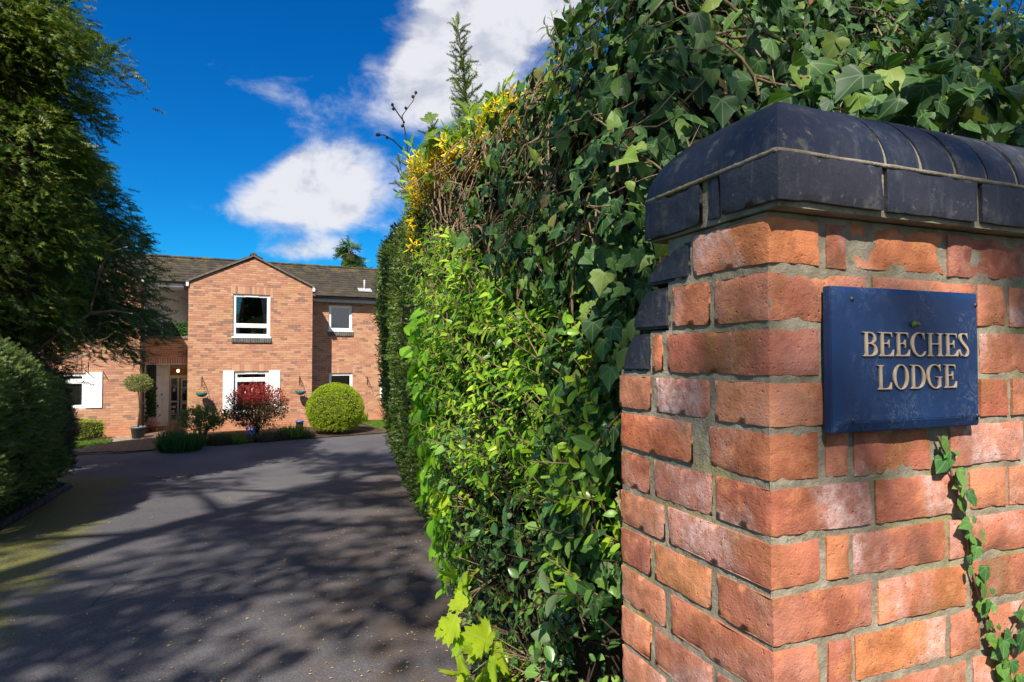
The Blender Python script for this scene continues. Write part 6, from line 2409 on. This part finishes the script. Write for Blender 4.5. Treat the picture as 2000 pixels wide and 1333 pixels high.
PP, TT = np.array(PP), np.array(TT)
NNv = np.tile(np.array(PM.to_3x3() @ Vector((0, -1, .35)))[None], (len(PP), 1)) + rnd_unit(len(PP)) * .4
scatter_split(IVY, PP, frames(TT, NNv), np.array(SS_), M['trail'], tv)


# ------------------------------------------------------------------ conifers and hedge on the left
def conifer(name, label, base, prof, zlo, zhi, nb, per, sl, mat, droop=.25, trunk_r=.16, seed=3, drape=0.0, cat='tree', extra=()):
    """yew-like tree: trunk, boughs, flat sprays; prof = [(z, radius)]"""
    r = np.random.default_rng(seed)
    o = empty(name, base, 0, label, cat)
    b = np.array(base)
    q = MB()
    tz = zhi - .4
    q.tube([tuple(b + np.array([.05 * math.sin(z * 1.3), .05 * math.cos(z), z])) for z in np.linspace(0, tz - base[2], 9)], list(np.linspace(trunk_r, .03, 9)), 8)
    q.obj('trunk', M['bark'], o, False)
    zs, rs = zip(*prof)
    P, T, Nn, S = [], [], [], []
    q = MB()
    bl = []
    for i in range(nb):
        z = zlo + (zhi - zlo) * (i + r.random()) / nb
        a = r.uniform(0, 2 * math.pi)
        rad = np.interp(z, zs, rs) * r.uniform(.72, 1.12)
        bl.append((z, a, rad))
    for e in extra:
        bl.append(e)
    for (z, a, rad) in bl:
        d = np.array([math.cos(a), math.sin(a), 0])
        s0 = np.array([b[0], b[1], z - rad * .15])
        pts = []
        for k in range(7):
            f = k / 6
            pts.append(s0 + d * rad * f + np.array([0, 0, rad * (.30 * f - (droop + .3) * f * f)]))
        q.tube([tuple(p) for p in pts], list(np.linspace(.012 + .012 * rad, .003, 7)), 5, 0, False)
        pts = np.array(pts)
        n = int(per * (rad / 2.0) ** 1.1) + 6
        f = 1 - .78 * r.random(n) ** 1.35
        k = np.clip((f * 6).astype(int), 0, 5)
        fr_ = (f * 6 - k)[:, None]
        p = pts[k] * (1 - fr_) + pts[k + 1] * fr_
        side = np.array([-d[1], d[0], 0])
        wd = rad * (.16 + .14 * (1 - f))[:, None]
        lat = r.normal(size=(n, 1)) * wd
        p = p + side * lat + np.array([[0, 0, 1]]) * (r.normal(size=(n, 1)) * .10 * rad * .6 - np.abs(lat) * .25)
        if drape:
            p[:, 2] -= drape * r.random(n) ** 2
        tip = unit(d * 1.0 + side * (lat / (wd + .01)) * .5 + r.normal(size=(n, 3)) * .45 + np.array([[0, 0, -.25 - drape * .6]]))
        P.append(p)
        T.append(tip)
        Nn.append(unit(np.array([[0, 0, 1.0]]) + r.normal(size=(n, 3)) * .5 + d * .25))
        S.append(r.uniform(sl * .65, sl * 1.25, n))
    q.obj('bough', M['bark'], o, False)
    P, T, Nn, S = map(np.concatenate, (P, T, Nn, S))
    scatter('crown', SPRIG12, P, frames(T, Nn), S, r.random(len(P)), M[mat], o)
    # solid dark heart standing in for the crown's inner shade, closed to daylight
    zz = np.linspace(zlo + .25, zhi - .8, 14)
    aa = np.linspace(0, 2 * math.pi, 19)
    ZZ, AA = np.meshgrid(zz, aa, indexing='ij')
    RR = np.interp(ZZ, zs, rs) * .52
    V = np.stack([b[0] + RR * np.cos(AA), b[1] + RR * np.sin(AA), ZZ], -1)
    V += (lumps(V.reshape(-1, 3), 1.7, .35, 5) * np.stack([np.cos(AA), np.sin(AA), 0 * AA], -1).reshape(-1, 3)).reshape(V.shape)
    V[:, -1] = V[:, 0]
    link('shade_heart', grid_mesh('shade_heart', V, M['core']), o, False)
    return o


ga = (-8.0, 9.3, float(gz(-8, 9.3)))
conifer('yew_tree', 'tall dark yew filling the left edge of the view', ga,
        [(2.0, .9), (2.7, 1.15), (3.6, 1.35), (5.0, 1.5), (6.5, 1.5), (7.6, 1.55), (9.0, 1.2), (10.5, .4)], 2.2, 10.6, 340, 180, .19, 'yew', .2, .2, 3, .04,
        extra=[(7.6, -.15, 2.2), (7.45, -.25, 2.1), (7.8, .0, 2.05), (7.9, -.35, 1.9)])
gb = (-9.9, 12.6, float(gz(-9.9, 12.6)))
conifer('weeping_conifer', 'drooping conifer with feathery hanging branches in front of the house', gb,
        [(2.2, 1.1), (2.9, 1.6), (3.5, 2.15), (4.2, 2.5), (5.0, 2.5), (6.0, 2.1), (7.0, 1.5), (8.2, .4)], 3.3, 8.3, 240, 140, .225, 'yewfar', .22, .18, 11, .16,
        extra=[(5.6, -.25, 2.6), (5.3, -.1, 2.75), (4.6, -.4, 2.6), (4.3, -.15, 2.7), (4.4, -.75, 2.5), (4.0, -.5, 2.4), (6.0, -.5, 2.3), (4.2, -.9, 2.4), (5.0, -.6, 2.6)])
# a pale dead limb showing in front of the conifer
dl = empty('dead_branch', (-6.9, 10.4, float(gz(-6.9, 10.4))), 0, 'pale bare twisted branches hanging below the dark yew', 'branch')
q = MB()
for pts in ([(-8.2, 9.9, 2.4), (-7.5, 10.0, 2.75), (-6.9, 10.2, 3.2), (-6.75, 10.2, 3.9), (-6.65, 10.2, 4.2), (-6.3, 10.2, 4.3)], [(-6.9, 10.2, 3.2), (-6.5, 10.2, 3.25), (-6.2, 10.2, 3.2)], [(-6.75, 10.2, 3.9), (-6.6, 10.2, 4.35), (-6.4, 10.2, 4.5)],
            [(-8.0, 9.7, 2.3), (-7.4, 9.6, 2.5), (-6.9, 9.6, 2.9), (-6.7, 9.6, 2.75)], [(-7.4, 9.6, 2.5), (-7.0, 9.6, 2.45), (-6.6, 9.6, 2.55)]):
    q.tube(pts, list(np.linspace(.035, .01, len(pts))), 6, 0, False)
q.obj('limb', M['twig'], dl, False)
q = MB()
for i in range(70):
    a = np.array([rng.uniform(-8.0, -6.5), rng.uniform(9.4, 10.2), rng.uniform(2.2, 3.0)])
    d = unit(np.array([.5, 0, rng.normal() * .4]) + rng.normal(size=3) * .4)
    l = rng.uniform(.2, .5)
    q.tube([tuple(a), tuple(a + d * l * .5 + rng.normal(size=3) * .04), tuple(a + d * l)], [.007, .005, .002], 4, 0, False)
tw = q.obj('fine_twigs', M['twig'], dl, False)
tw['kind'] = 'stuff'


def hedge_block(name, label, path, widths, ztop, mat, n, size, inset=.12, tpl=None, round_=.35, lump=.12, cat='hedge', twigm=None, grey=0):
    """rounded hedge along a plan path; ztop(t) world height of the top"""
    pts = [Vector(p) for p in path]
    cxm = sum(p.x for p in pts) / len(pts)
    cym = sum(p.y for p in pts) / len(pts)
    o = empty(name, (cxm, cym, float(gz(cxm, cym))), 0, label, cat)
    L = [0]
    for a, b in zip(pts[:-1], pts[1:]):
        L.append(L[-1] + (b - a).length)

    def at(s, off, zf):
        s = np.asarray(s)
        x = np.interp(s, L, [p.x for p in pts])
        y = np.interp(s, L, [p.y for p in pts])
        e = .05
        dx = np.interp(s + e, L, [p.x for p in pts]) - np.interp(s - e, L, [p.x for p in pts])
        dy = np.interp(s + e, L, [p.y for p in pts]) - np.interp(s - e, L, [p.y for p in pts])
        l = np.hypot(dx, dy) + 1e-9
        return x + dy / l * off, y - dx / l * off
    # superellipse section, closed ends by shrinking

    def surf(s, a):
        f = s / L[-1]
        endf = np.clip(np.minimum(f, 1 - f) * L[-1] / .5, .02, 1) ** .45
        w = widths / 2 * endf
        ca, sa = np.cos(a), np.sin(a)
        off = w * np.sign(ca) * np.abs(ca) ** .55
        x, y = at(s, off, 0)
        zb = gz(x, y)
        z = zb + (ztop(f) - zb) * (np.abs(sa) ** .42) * (endf ** .15)
        return np.stack([x, y, z], -1)

    def nrm(s, a):
        e = 1e-2
        u = surf(s + e, a) - surf(s - e, a)
        v = surf(s, a + e) - surf(s, a - e)
        return unit(np.cross(u, v))
    S_, A_ = np.meshgrid(np.linspace(.02, L[-1] - .02, 44), np.linspace(.01, math.pi - .01, 26), indexing='ij')
    V = surf(S_.ravel(), A_.ravel())
    Nr = nrm(S_.ravel(), A_.ravel())
    mid = np.array([cxm, cym, 1.0])
    sg = np.sign(np.einsum('ij,ij->i', Nr, V - mid).sum())
    V2 = V - sg * Nr * inset + sg * Nr * lumps(V, 2.0, lump)
    link('shade_core', grid_mesh('shade_core', V2.reshape(44, 26, 3), M['core']), o, False)  # dark shell painted as the shade behind the leaves
    k = n * 3
    s = rng.uniform(.02, L[-1] - .02, k)
    a = rng.uniform(.02, math.pi - .02, k)
    e = 1e-2
    ar = np.linalg.norm(np.cross(surf(s + e, a) - surf(s - e, a), surf(s, a + e) - surf(s, a - e)), axis=1)
    ii = rng.choice(k, n, p=ar / ar.sum())
    P = surf(s[ii], a[ii])
    Nr = sg * nrm(s[ii], a[ii])
    P = P + Nr * lumps(P, 2.0, lump) + Nr * lumps(P, 6.0, lump * .35) - Nr * (rng.random(n) ** 1.3 * inset * 1.1)[:, None]
    d = unit(Nr + np.array([[0, 0, .3]]) + rnd_unit(n) * .8)
    scatter('foliage', tpl or SPRIG12, P, frames(d, unit(rnd_unit(n) + .3 * Nr)), rng.uniform(size[0], size[1], n), rng.random(n), M[mat], o)
    if grey:
        q = MB()
        for i in range(grey):
            p = P[i] + Nr[i] * .02
            dd = unit(np.cross(Nr[i], rng.normal(size=3)) + np.array([0, 0, .5]) + Nr[i] * .25)
            l = rng.uniform(.12, .35)
            q.tube([tuple(p), tuple(p + dd * l * .5 + rng.normal(size=3) * .02), tuple(p + dd * l)], [.005, .004, .0015], 4, 0, False)
        g = q.obj('bare_twigs', M['twig'], o, False)
        g['kind'] = 'stuff'
    return o


hedge_block('clipped_hedge', 'dark clipped evergreen hedge along the left of the drive', [(-5.6, 5.2), (-6.35, 7.0), (-7.35, 9.0)], 1.7, lambda f: 2.72 + .12 * np.sin(f * 5) - .25 * f, 'hedge', 15000, (.07, .13), .14)
hedge_block('twiggy_hedge', 'greyish half-bare hedge between the clipped hedge and the house', [(-7.35, 8.9), (-8.0, 10.0), (-8.7, 11.0)], 1.6, lambda f: 2.35 - .10 * f, 'greyhedge', 6500, (.08, .15), .16, None, .35, .15, 'hedge', None, 900)

# low ground cover under the left hedge
gc = empty('ground_cover', (-6.0, 8.0, .5), 0, 'low blue-green leafy ground cover beneath the left hedge', 'plant')
n = 900
f = rng.random(n)
gx = np.interp(f, [0, .4, 1], [-4.95, -5.75, -7.3]) - rng.random(n) * .5
gy = np.interp(f, [0, .4, 1], [5.2, 6.9, 10.1])
P = np.stack([gx, gy, gz(gx, gy) + .04 + rng.random(n) * .26], -1)
scatter('foliage', OVAL[1], P, frames(rnd_unit(n) + [0, 0, .2], np.array([[.3, -.2, .9]]) + .5 * rnd_unit(n)), rng.uniform(.05, .10, n), rng.random(n), M['hedge'], gc)


# ------------------------------------------------------------------ planting in front of the house
def ball(name, label, base, rx, rz, zc_, mat, n, size, tpl, core=True, lump=.05, cat='shrub', flat_bottom=.0, group=None, squash=1.0):
    o = empty(name, base, 0, label, cat, group)
    b = np.array(base)
    d = rnd_unit(n)
    d[:, 2] = np.where(d[:, 2] < -.75, -d[:, 2], d[:, 2])
    P = b + np.array([0, 0, zc_]) + d * np.array([rx, rx, rz]) * (1 - .12 * rng.random((n, 1)) ** 1.5)
    P += d * lumps(P, 3.0, lump)
    nn = unit(d / np.array([rx, rx, rz]))
    scatter('foliage', tpl, P, frames(unit(nn + rnd_unit(n) * .7 + [0, 0, .3]), unit(nn * .5 + rnd_unit(n))), rng.uniform(size[0], size[1], n), rng.random(n), M[mat], o)
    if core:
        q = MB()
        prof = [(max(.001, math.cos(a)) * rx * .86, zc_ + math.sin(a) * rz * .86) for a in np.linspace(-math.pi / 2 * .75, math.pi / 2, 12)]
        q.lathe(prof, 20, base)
        q.obj('shade_core', M['core'], o, False)  # solid dark ball, its tone stands in for inner shade
    return o


CL = clump_tpl(9, .5, .5, .5)
bx_, by_ = -5.72, 20.25
ball('round_bush', 'large yellow-green clipped ball bush at the corner of the gable', (bx_, by_, 0), .90, .84, .80, 'box', 7000, (.055, .09), clump_tpl(7, .42, .4, .55, 77), True, .05)


def open_shrub(name, label, base, rx, h, zlo, nst, nleaf, mat, leaf, size, cat='shrub', topmat=None, tops=.35, tw='dark_twig', clear=.35):
    o = empty(name, base, 0, label, cat)
    b = np.array(base)
    q = MB()
    ends = []
    for i in range(nst):
        a = 2 * math.pi * i / nst + rng.normal() * .3
        rr = rx * rng.uniform(.2, .95)
        e = b + np.array([math.cos(a) * rr, math.sin(a) * rr, h * rng.uniform(.55, .95)])
        m = b + np.array([math.cos(a) * rr * .35, math.sin(a) * rr * .35, h * .35])
        q.tube([tuple(b + rng.normal(size=3) * .03), tuple(m), tuple(e)], [.016, .011, .004], 5, 0, False)
        for k in range(4):
            e2 = e + rng.normal(size=3) * rx * .25
            q.tube([tuple((m + e) / 2), tuple(e2)], [.007, .003], 4, 0, False)
    q.obj('stems', M[tw], o, False)
    d = rnd_unit(nleaf)
    rad = rng.random((nleaf, 1)) ** .45
    P = b + np.array([0, 0, (h + zlo) / 2]) + d * np.array([rx, rx, (h - zlo) / 2]) * rad
    lm = lumps(P, 3.2, 1.0)[:, 0]
    keep = lm > -.28
    P, d = P[keep], d[keep]
    top_ = (P[:, 2] - b[2]) > h * (1 - tops) - .1 * rng.random(len(P)) * h
    T = unit(d + np.array([[0, 0, .6]]) + rnd_unit(len(P)) * .6)
    Nr = unit(rnd_unit(len(P)) + d * .5)
    S = rng.uniform(size[0], size[1], len(P))
    for mk, mm, nm in ((~top_ if topmat else np.ones(len(P), bool), mat, 'foliage'), (top_ if topmat else np.zeros(len(P), bool), topmat, 'young_foliage')):
        if mk.any():
            scatter(nm, leaf, P[mk], frames(T[mk], Nr[mk]), S[mk], rng.random(mk.sum()), M[mm], o)
    return o


CL2 = clump_tpl(5, .9, .25, .32, 5)
open_shrub('red_tipped_shrub', 'photinia shrub with red young leaves in front of the shuttered window', (-8.0, 19.6, 0), .98, 1.68, .22, 18, 3000, 'photinia', CL2, (.06, .105), 'shrub', 'photred', .30)
open_shrub('green_shrub', 'open mid-green shrub with many upright stems beside the porch path', (-8.85, 17.9, 0), .70, 1.12, .35, 22, 900, 'shrub', CL2, (.07, .11), 'shrub', None, .3, 'twig')


def tuft(name, label, base, r, h, n, mat, w=.02, cat='plant', lean=.6, group=None):
    o = empty(name, base, 0, label, cat, group)
    tv_ = np.array([(-.5, 0, 0), (.5, 0, 0), (.35, .55, .05), (-.35, .55, .05), (0, 1, -.12)], float)
    tf_ = np.array([(0, 1, 2), (0, 2, 3), (3, 2, 4)])
    a = rng.uniform(0, 2 * math.pi, n)
    rr = r * rng.random(n) ** .5
    P = np.array(base) + np.stack([np.cos(a) * rr, np.sin(a) * rr, 0 * a], -1)
    out = np.stack([np.cos(a), np.sin(a), 0 * a], -1)
    T = unit(out * lean * rng.random((n, 1)) + np.array([[0, 0, 1.0]]) + rnd_unit(n) * .25)
    S = np.stack([np.full(n, w), h * rng.uniform(.5, 1.1, n), h * np.ones(n)], -1)
    scatter('foliage', (tv_, tf_, tv_[:, :2]), P, frames(T, out + rnd_unit(n) * .4), S, rng.random(n), M[mat], o)
    return o


def G(px, py, lift=0):
    """plan position of a point seen at the foot of something near the house (ground level 0 there)"""
    d = EYE * 1220 / (py - 697)
    return ((px - 1000) / 1220 * d, d, lift)


tuft('strappy_plant', 'dark green strappy clump at the front corner of the bed', (*G(355, 880)[:2], .02), .50, .52, 900, 'deep', .035)
tuft('bronze_plant', 'small reddish-leaved plant at the left end of the bed', (*G(328, 866)[:2], .02), .14, .36, 130, 'photinia', .04)
tuft('dry_grass', 'tuft of dry orange ornamental grass beside the porch', (*G(345, 858)[:2], .03), .22, .62, 420, 'orangegrass', .012, 'plant', .3)
for k, (px, py, r, h, mt, lab) in enumerate(((432, 868, .34, .3, 'lavender', 'low grey-green bed plant right of the open green shrub'), (462, 866, .38, .28, 'shrub', 'low green bed plant left of the red-tipped shrub'), (520, 862, .33, .26, 'lavender', 'low brownish bed plant just right of the red-tipped shrub stems'),
                                              (548, 858, .36, .32, 'lavender', 'low feathery bed plant in the middle of the bed'), (573, 856, .36, .42, 'shrub', 'bushy low green plant in front of the blue pot'), (600, 855, .22, .2, 'lavender', 'small grey plant at the foot of the round bush'))):
    tuft('bed_plant', lab, (*G(px, py)[:2], .03), r, h, 420, mt, .028, 'plant', .9, 'low plants along the bed')
# blue ornament flower
bf = empty('blue_flower_stake', (*G(491, 862)[:2], .03), 0, 'bright blue flower ornament under the red-tipped shrub', 'ornament')
q = MB()
q.tube([(0, 0, 0), (.01, 0, .24)], .008, 6)
q.obj('stake', M['deep'], bf)
P = np.array([(0, 0, .28)]) + rnd_unit(34) * .11
scatter('petals', OVAL[1], P, frames(rnd_unit(34), rnd_unit(34) + [0, -1, .5]), rng.uniform(.07, .12, 34), rng.random(34), M['bluefl'], bf, True)


def pot(name, label, base, r0, r1, h, mat, cat='pot', rim=.02, soil=True):
    o = empty(name, base, 0, label, cat)
    q = MB()
    q.lathe([(0.001, 0), (r0, 0), (r1 * .97, h - .05), (r1 + rim, h - .045), (r1 + rim, h), (r1 - .01, h), (r1 - .02, h - .04), (.001, h - .05)], 24)
    q.obj('body', M[mat], o)
    q = MB()
    q.lathe([(r1 * .93, h - .045), (.001, h - .03)], 16)
    q.obj('compost', M['soil'], o)
    return o


pot('blue_pot', 'blue glazed flower pot against the wall left of the round bush', (*hw(3.45, -.35), .0), .11, .13, .30, 'pot_blue')
pot('blue_pot', 'blue glazed flower pot just right of the round bush', (*hw(5.55, .35), .0), .10, .12, .22, 'pot_blue')
tuft('leafy_plant', 'pale green leafy plant behind the blue pot right of the round bush', (*hw(5.75, .85), .03), .25, .45, 160, 'box', .07, 'plant', .8)

# clipped standard in a grey tub
tx, ty = hw(-1.30, -.86)
tub = pot('grey_tub', 'grey round planter tub beside the porch holding a clipped standard', (tx, ty, 0.03), .155, .20, .36, 'pot_grey', 'planter')
st = empty('standard_tree', (tx, ty, .36), 0, 'small variegated lollipop tree on a bare stem in the grey tub', 'tree')
q = MB()
q.tube([(tx, ty, .36), (tx + .02, ty, .9), (tx - .01, ty, 1.45), (tx, ty, 1.66)], [.026, .022, .02, .016], 8)
q.obj('trunk', M['twig'], st, False)
n = 1500
d = rnd_unit(n)
P = np.array([tx, ty, 1.70]) + d * np.array([.40, .40, .27]) * rng.random((n, 1)) ** .35
scatter('crown', CL2, P, frames(unit(d + rnd_unit(n) * .7), rnd_unit(n)), rng.uniform(.035, .06, n), rng.random(n), M['varieg'], st)
# climbing plant and flowers in the porch
cx_, cy_ = hw(-1.12, 1.85)
cl = empty('climbing_plant', (cx_, cy_, .03), 0, 'tall glossy green climber inside the porch opening', 'plant')
q = MB()
q.tube([(cx_, cy_, .03), (cx_ + .03, cy_, .6), (cx_ - .02, cy_, 1.25)], [.012, .01, .005], 6, 0, False)
q.obj('stem', M['twig'], cl, False)
n = 420
P = np.stack([cx_ + rng.normal(size=n) * .09, cy_ + rng.normal(size=n) * .06, rng.uniform(.15, 1.4, n)], -1)
scatter('foliage', OVAL[1], P, frames(rnd_unit(n) + [0, -.3, -.4], rnd_unit(n) + [0, -1, .6]), rng.uniform(.07, .13, n), rng.random(n), M['deep'], cl)
fx, fy = hw(-1.0, .75)
fl = pot('flower_pot', 'terracotta pot of pink and white flowers at the porch', (fx, fy, .04), .09, .12, .18, 'step')
n = 420
P = np.array([fx, fy, .32]) + rnd_unit(n) * np.array([.19, .19, .20]) * rng.random((n, 1)) ** .4
fo = scatter('flowers', OVAL[1], P, frames(rnd_unit(n), rnd_unit(n) + [0, -1, .8]), rng.uniform(.04, .07, n), rng.random(n), M['pinkfl'], fl)
# small golden box hedge under the left window
hedge_block('box_hedge', 'small bright golden box hedge beneath the left shuttered window', [hw(-4.6, -.62), hw(-3.2, -.62), hw(-2.15, -.62)], .55, lambda f: .62 + 0 * f, 'box', 3600, (.04, .08), .06, None, .3, .03)
# climber twigs on the right wing
tw_ = empty('bare_climber', (*hw(6.9, 1.15), 0), 0, 'thin bare climber stems on the wall near the right-hand shutter', 'plant')
q = MB()
for i in range(9):
    x = 6.3 + rng.random() * .9
    z = .3 + rng.random() * .6
    a = [hw(6.95, 1.2), hw(x, 1.2)]
    q.tube([(a[0][0], a[0][1], 0), (*hw((x + 6.95) / 2, 1.18), z * .5), (*hw(x, 1.2), z)], [.009, .006, .003], 4, 0, False)
q.obj('stems', M['dark_twig'], tw_, False)


# grass on the two lawns
def lawn_grass(poly, n, parent_label, h=(.03, .07)):
    xs = [p[0] for p in poly]
    ys = [p[1] for p in poly]
    pts = []
    while len(pts) < n:
        x, y = random.uniform(min(xs), max(xs)), random.uniform(min(ys), max(ys))
        if in_poly(x, y, poly):
            pts.append((x, y))
    pts = np.array(pts)
    P = np.stack([pts[:, 0], pts[:, 1], gz(pts[:, 0], pts[:, 1]) + .028], -1)
    tv_ = np.array([(-.5, 0, 0), (.5, 0, 0), (0, 1, -.2)], float)
    S = np.stack([np.full(n, .018), rng.uniform(h[0], h[1], n), np.full(n, .05)], -1)
    o = scatter('grass', (tv_, np.array([(0, 1, 2)]), tv_[:, :2]), P, frames(rnd_unit(n) * .6 + [0, 0, 1], rnd_unit(n)), S, rng.random(n), M['grass'])
    tag(o, parent_label, 'grass', kind='stuff')


lawn_grass([(-17, 13.2), (-13.0, 15.15), (-11.9, 15.95)] + hpoly([(-1.98, -1.5), (-1.98, -.8), (-4.2, -.8), (-7, -1.05)]), 22000, 'short mown grass on the left-hand lawn patch')
lawn_grass([(-3.9, 20.6), (-.2, 22.75)] + hpoly([(9.5, 1.2), (5.75, 1.2)]), 22000, 'short mown grass on the right-hand lawn strip')

# ------------------------------------------------------------------ trees beyond and behind
bt = (-8.6, 33.0, 0)
conifer('distant_conifer', 'pointed green conifer top showing above the roof ridge', bt, [(2, 2.2), (5, 1.6), (7, 1.0), (8.6, .25)], 1.5, 8.7, 90, 70, .5, 'yewfar', .15, .15, 21)


def beech(name, label, base, H, R0, zc0, seed, nclump, mat='beech', csize=(.35, .62), thin=1.0):
    """broad-leaved tree standing behind the viewpoint: trunk, limbs, boughs and leaf clumps"""
    r = np.random.default_rng(seed)
    o = empty(name, base, 0, label, 'tree', 'tall trees behind the viewpoint')
    b = np.array(base)
    q = MB()
    pts = [b + np.array([.15 * math.sin(k * 1.1 + seed), .12 * math.cos(k * 1.3), k * H * .11]) for k in range(9)]
    q.tube([tuple(p) for p in pts], list(np.linspace(.34, .07, 9)), 10)
    q.obj('trunk', M['bark'], o, False)
    q = MB()
    P = []
    nl = 26
    for i in range(nl):
        f = i / (nl - 1)
        z = zc0 + (H * .9 - zc0) * f
        s = pts[0] + (pts[-1] - pts[0]) * min(1, (z - b[2]) / (H * .88)) * 1.0
        s = np.array([np.interp(z, [p[2] for p in pts], [p[0] for p in pts]), np.interp(z, [p[2] for p in pts], [p[1] for p in pts]), z])
        a = i * 2.4 + r.normal() * .3
        rad = R0 * math.sin(math.pi * (.18 + .75 * f)) ** .7 * r.uniform(.8, 1.15)
        d = np.array([math.cos(a), math.sin(a), .35])
        lp = []
        for k in range(8):
            g = k / 7
            lp.append(s + d * rad * g + np.array([0, 0, -.25 * rad * g * g]) + r.normal(size=3) * .12 * g)
        q.tube([tuple(p) for p in lp], list(np.linspace(.10, .02, 8)), 6, 0, False)
        for j in range(9):
            g = r.uniform(.25, 1.0)
            k = min(6, int(g * 7))
            p0 = lp[k]
            d2 = unit(d + r.normal(size=3) * .75)
            L = r.uniform(.5, 1.5)
            p1 = p0 + d2 * L
            q.tube([tuple(p0), tuple((p0 + p1) / 2 + r.normal(size=3) * .06), tuple(p1)], [.022, .014, .006], 4, 0, False)
            m = nclump / (nl * 9)
            m = int(m) + (1 if r.random() < m - int(m) else 0)
            for c in range(m):
                h = r.random() ** .6
                P.append(p0 + (p1 - p0) * h + r.normal(size=3) * .22)
    q.obj('limbs', M['bark'], o, False)
    P = np.array(P)
    P = P[np.random.default_rng(seed + 90).random(len(P)) < thin]
    n = len(P)
    scatter('crown', clump_tpl(12, .38, .55, .6, seed), P, frames(unit(r.normal(size=(n, 3))), unit(r.normal(size=(n, 3)))), r.uniform(csize[0], csize[1], n), r.random(n), M[mat], o)
    return o


beech('beech_tree', 'tall beech behind the viewpoint, left of the gate, shading the drive', (-5.7, -6.5, .9), 24.5, 4.1, 6.5, 5, 1900, thin=.66)
beech('beech_tree', 'slender beech behind the viewpoint, right of the gate, dappling the pier', (.75, -9.5, .9), 17.5, 3.6, 8.0, 13, 190)
for k, (x, y, h) in enumerate(((14.5, -17.0, 15.0), (18.5, -22.0, 18.0), (10.0, -20.0, 16.0))):
    conifer('roadside_conifer', ('dark conifer across the road, nearest to the drive', 'dark conifer across the road, tallest and farthest right', 'dark conifer across the road, farthest left of the three')[k], (x, y, .9),
            [(1.5, 2.6), (4, 2.9), (8, 2.0), (h, .3)], 1.5, h, 80, 46, .6, 'yewfar', .3, .2, 40 + k)

# ------------------------------------------------------------------ litter on the drive
n = 1500
x = rng.uniform(-5.0, .2, n)
y = 2.2 + 8.5 * rng.random(n) ** 1.5
xr = .35 - .2 * y
x = xr - np.abs(rng.exponential(1.3, n))
P = np.stack([x, y, gz(x, y) + .019], -1)
o = scatter('fallen_petals', OVAL[2], P, frames(rnd_unit(n) * [1, 1, .05], np.array([[0, 0, 1.]]) + .25 * rnd_unit(n)), rng.uniform(.008, .022, n), rng.random(n), M['petal'])
tag(o, 'scattered small yellow petals and bud scales on the asphalt', 'petals', kind='stuff')
n = 60
y = 2.8 + 7 * rng.random(n)
x = rng.uniform(-4.4, -.3, n)
P = np.stack([x, y, gz(x, y) + .024], -1)
o = scatter('fallen_leaves', IVY[1], P, frames(rnd_unit(n) * [1, 1, .05], np.array([[0, 0, 1.]]) + .3 * rnd_unit(n)), rng.uniform(.015, .035, n), rng.random(n), M['deadleaf'])
tag(o, 'few curled brown leaves lying on the asphalt', 'leaves', kind='stuff')

for ob in sc.objects:
    if ob.type == 'MESH' and ob.parent is not None and ob.name.split('.')[0] in ('stem', 'branch', 'side_twig', 'young_shoot', 'bare_stem', 'bough', 'limbs', 'stems', 'leader_stem') and len(ob.data.polygons) > 60:
        ob['kind'] = 'stuff'
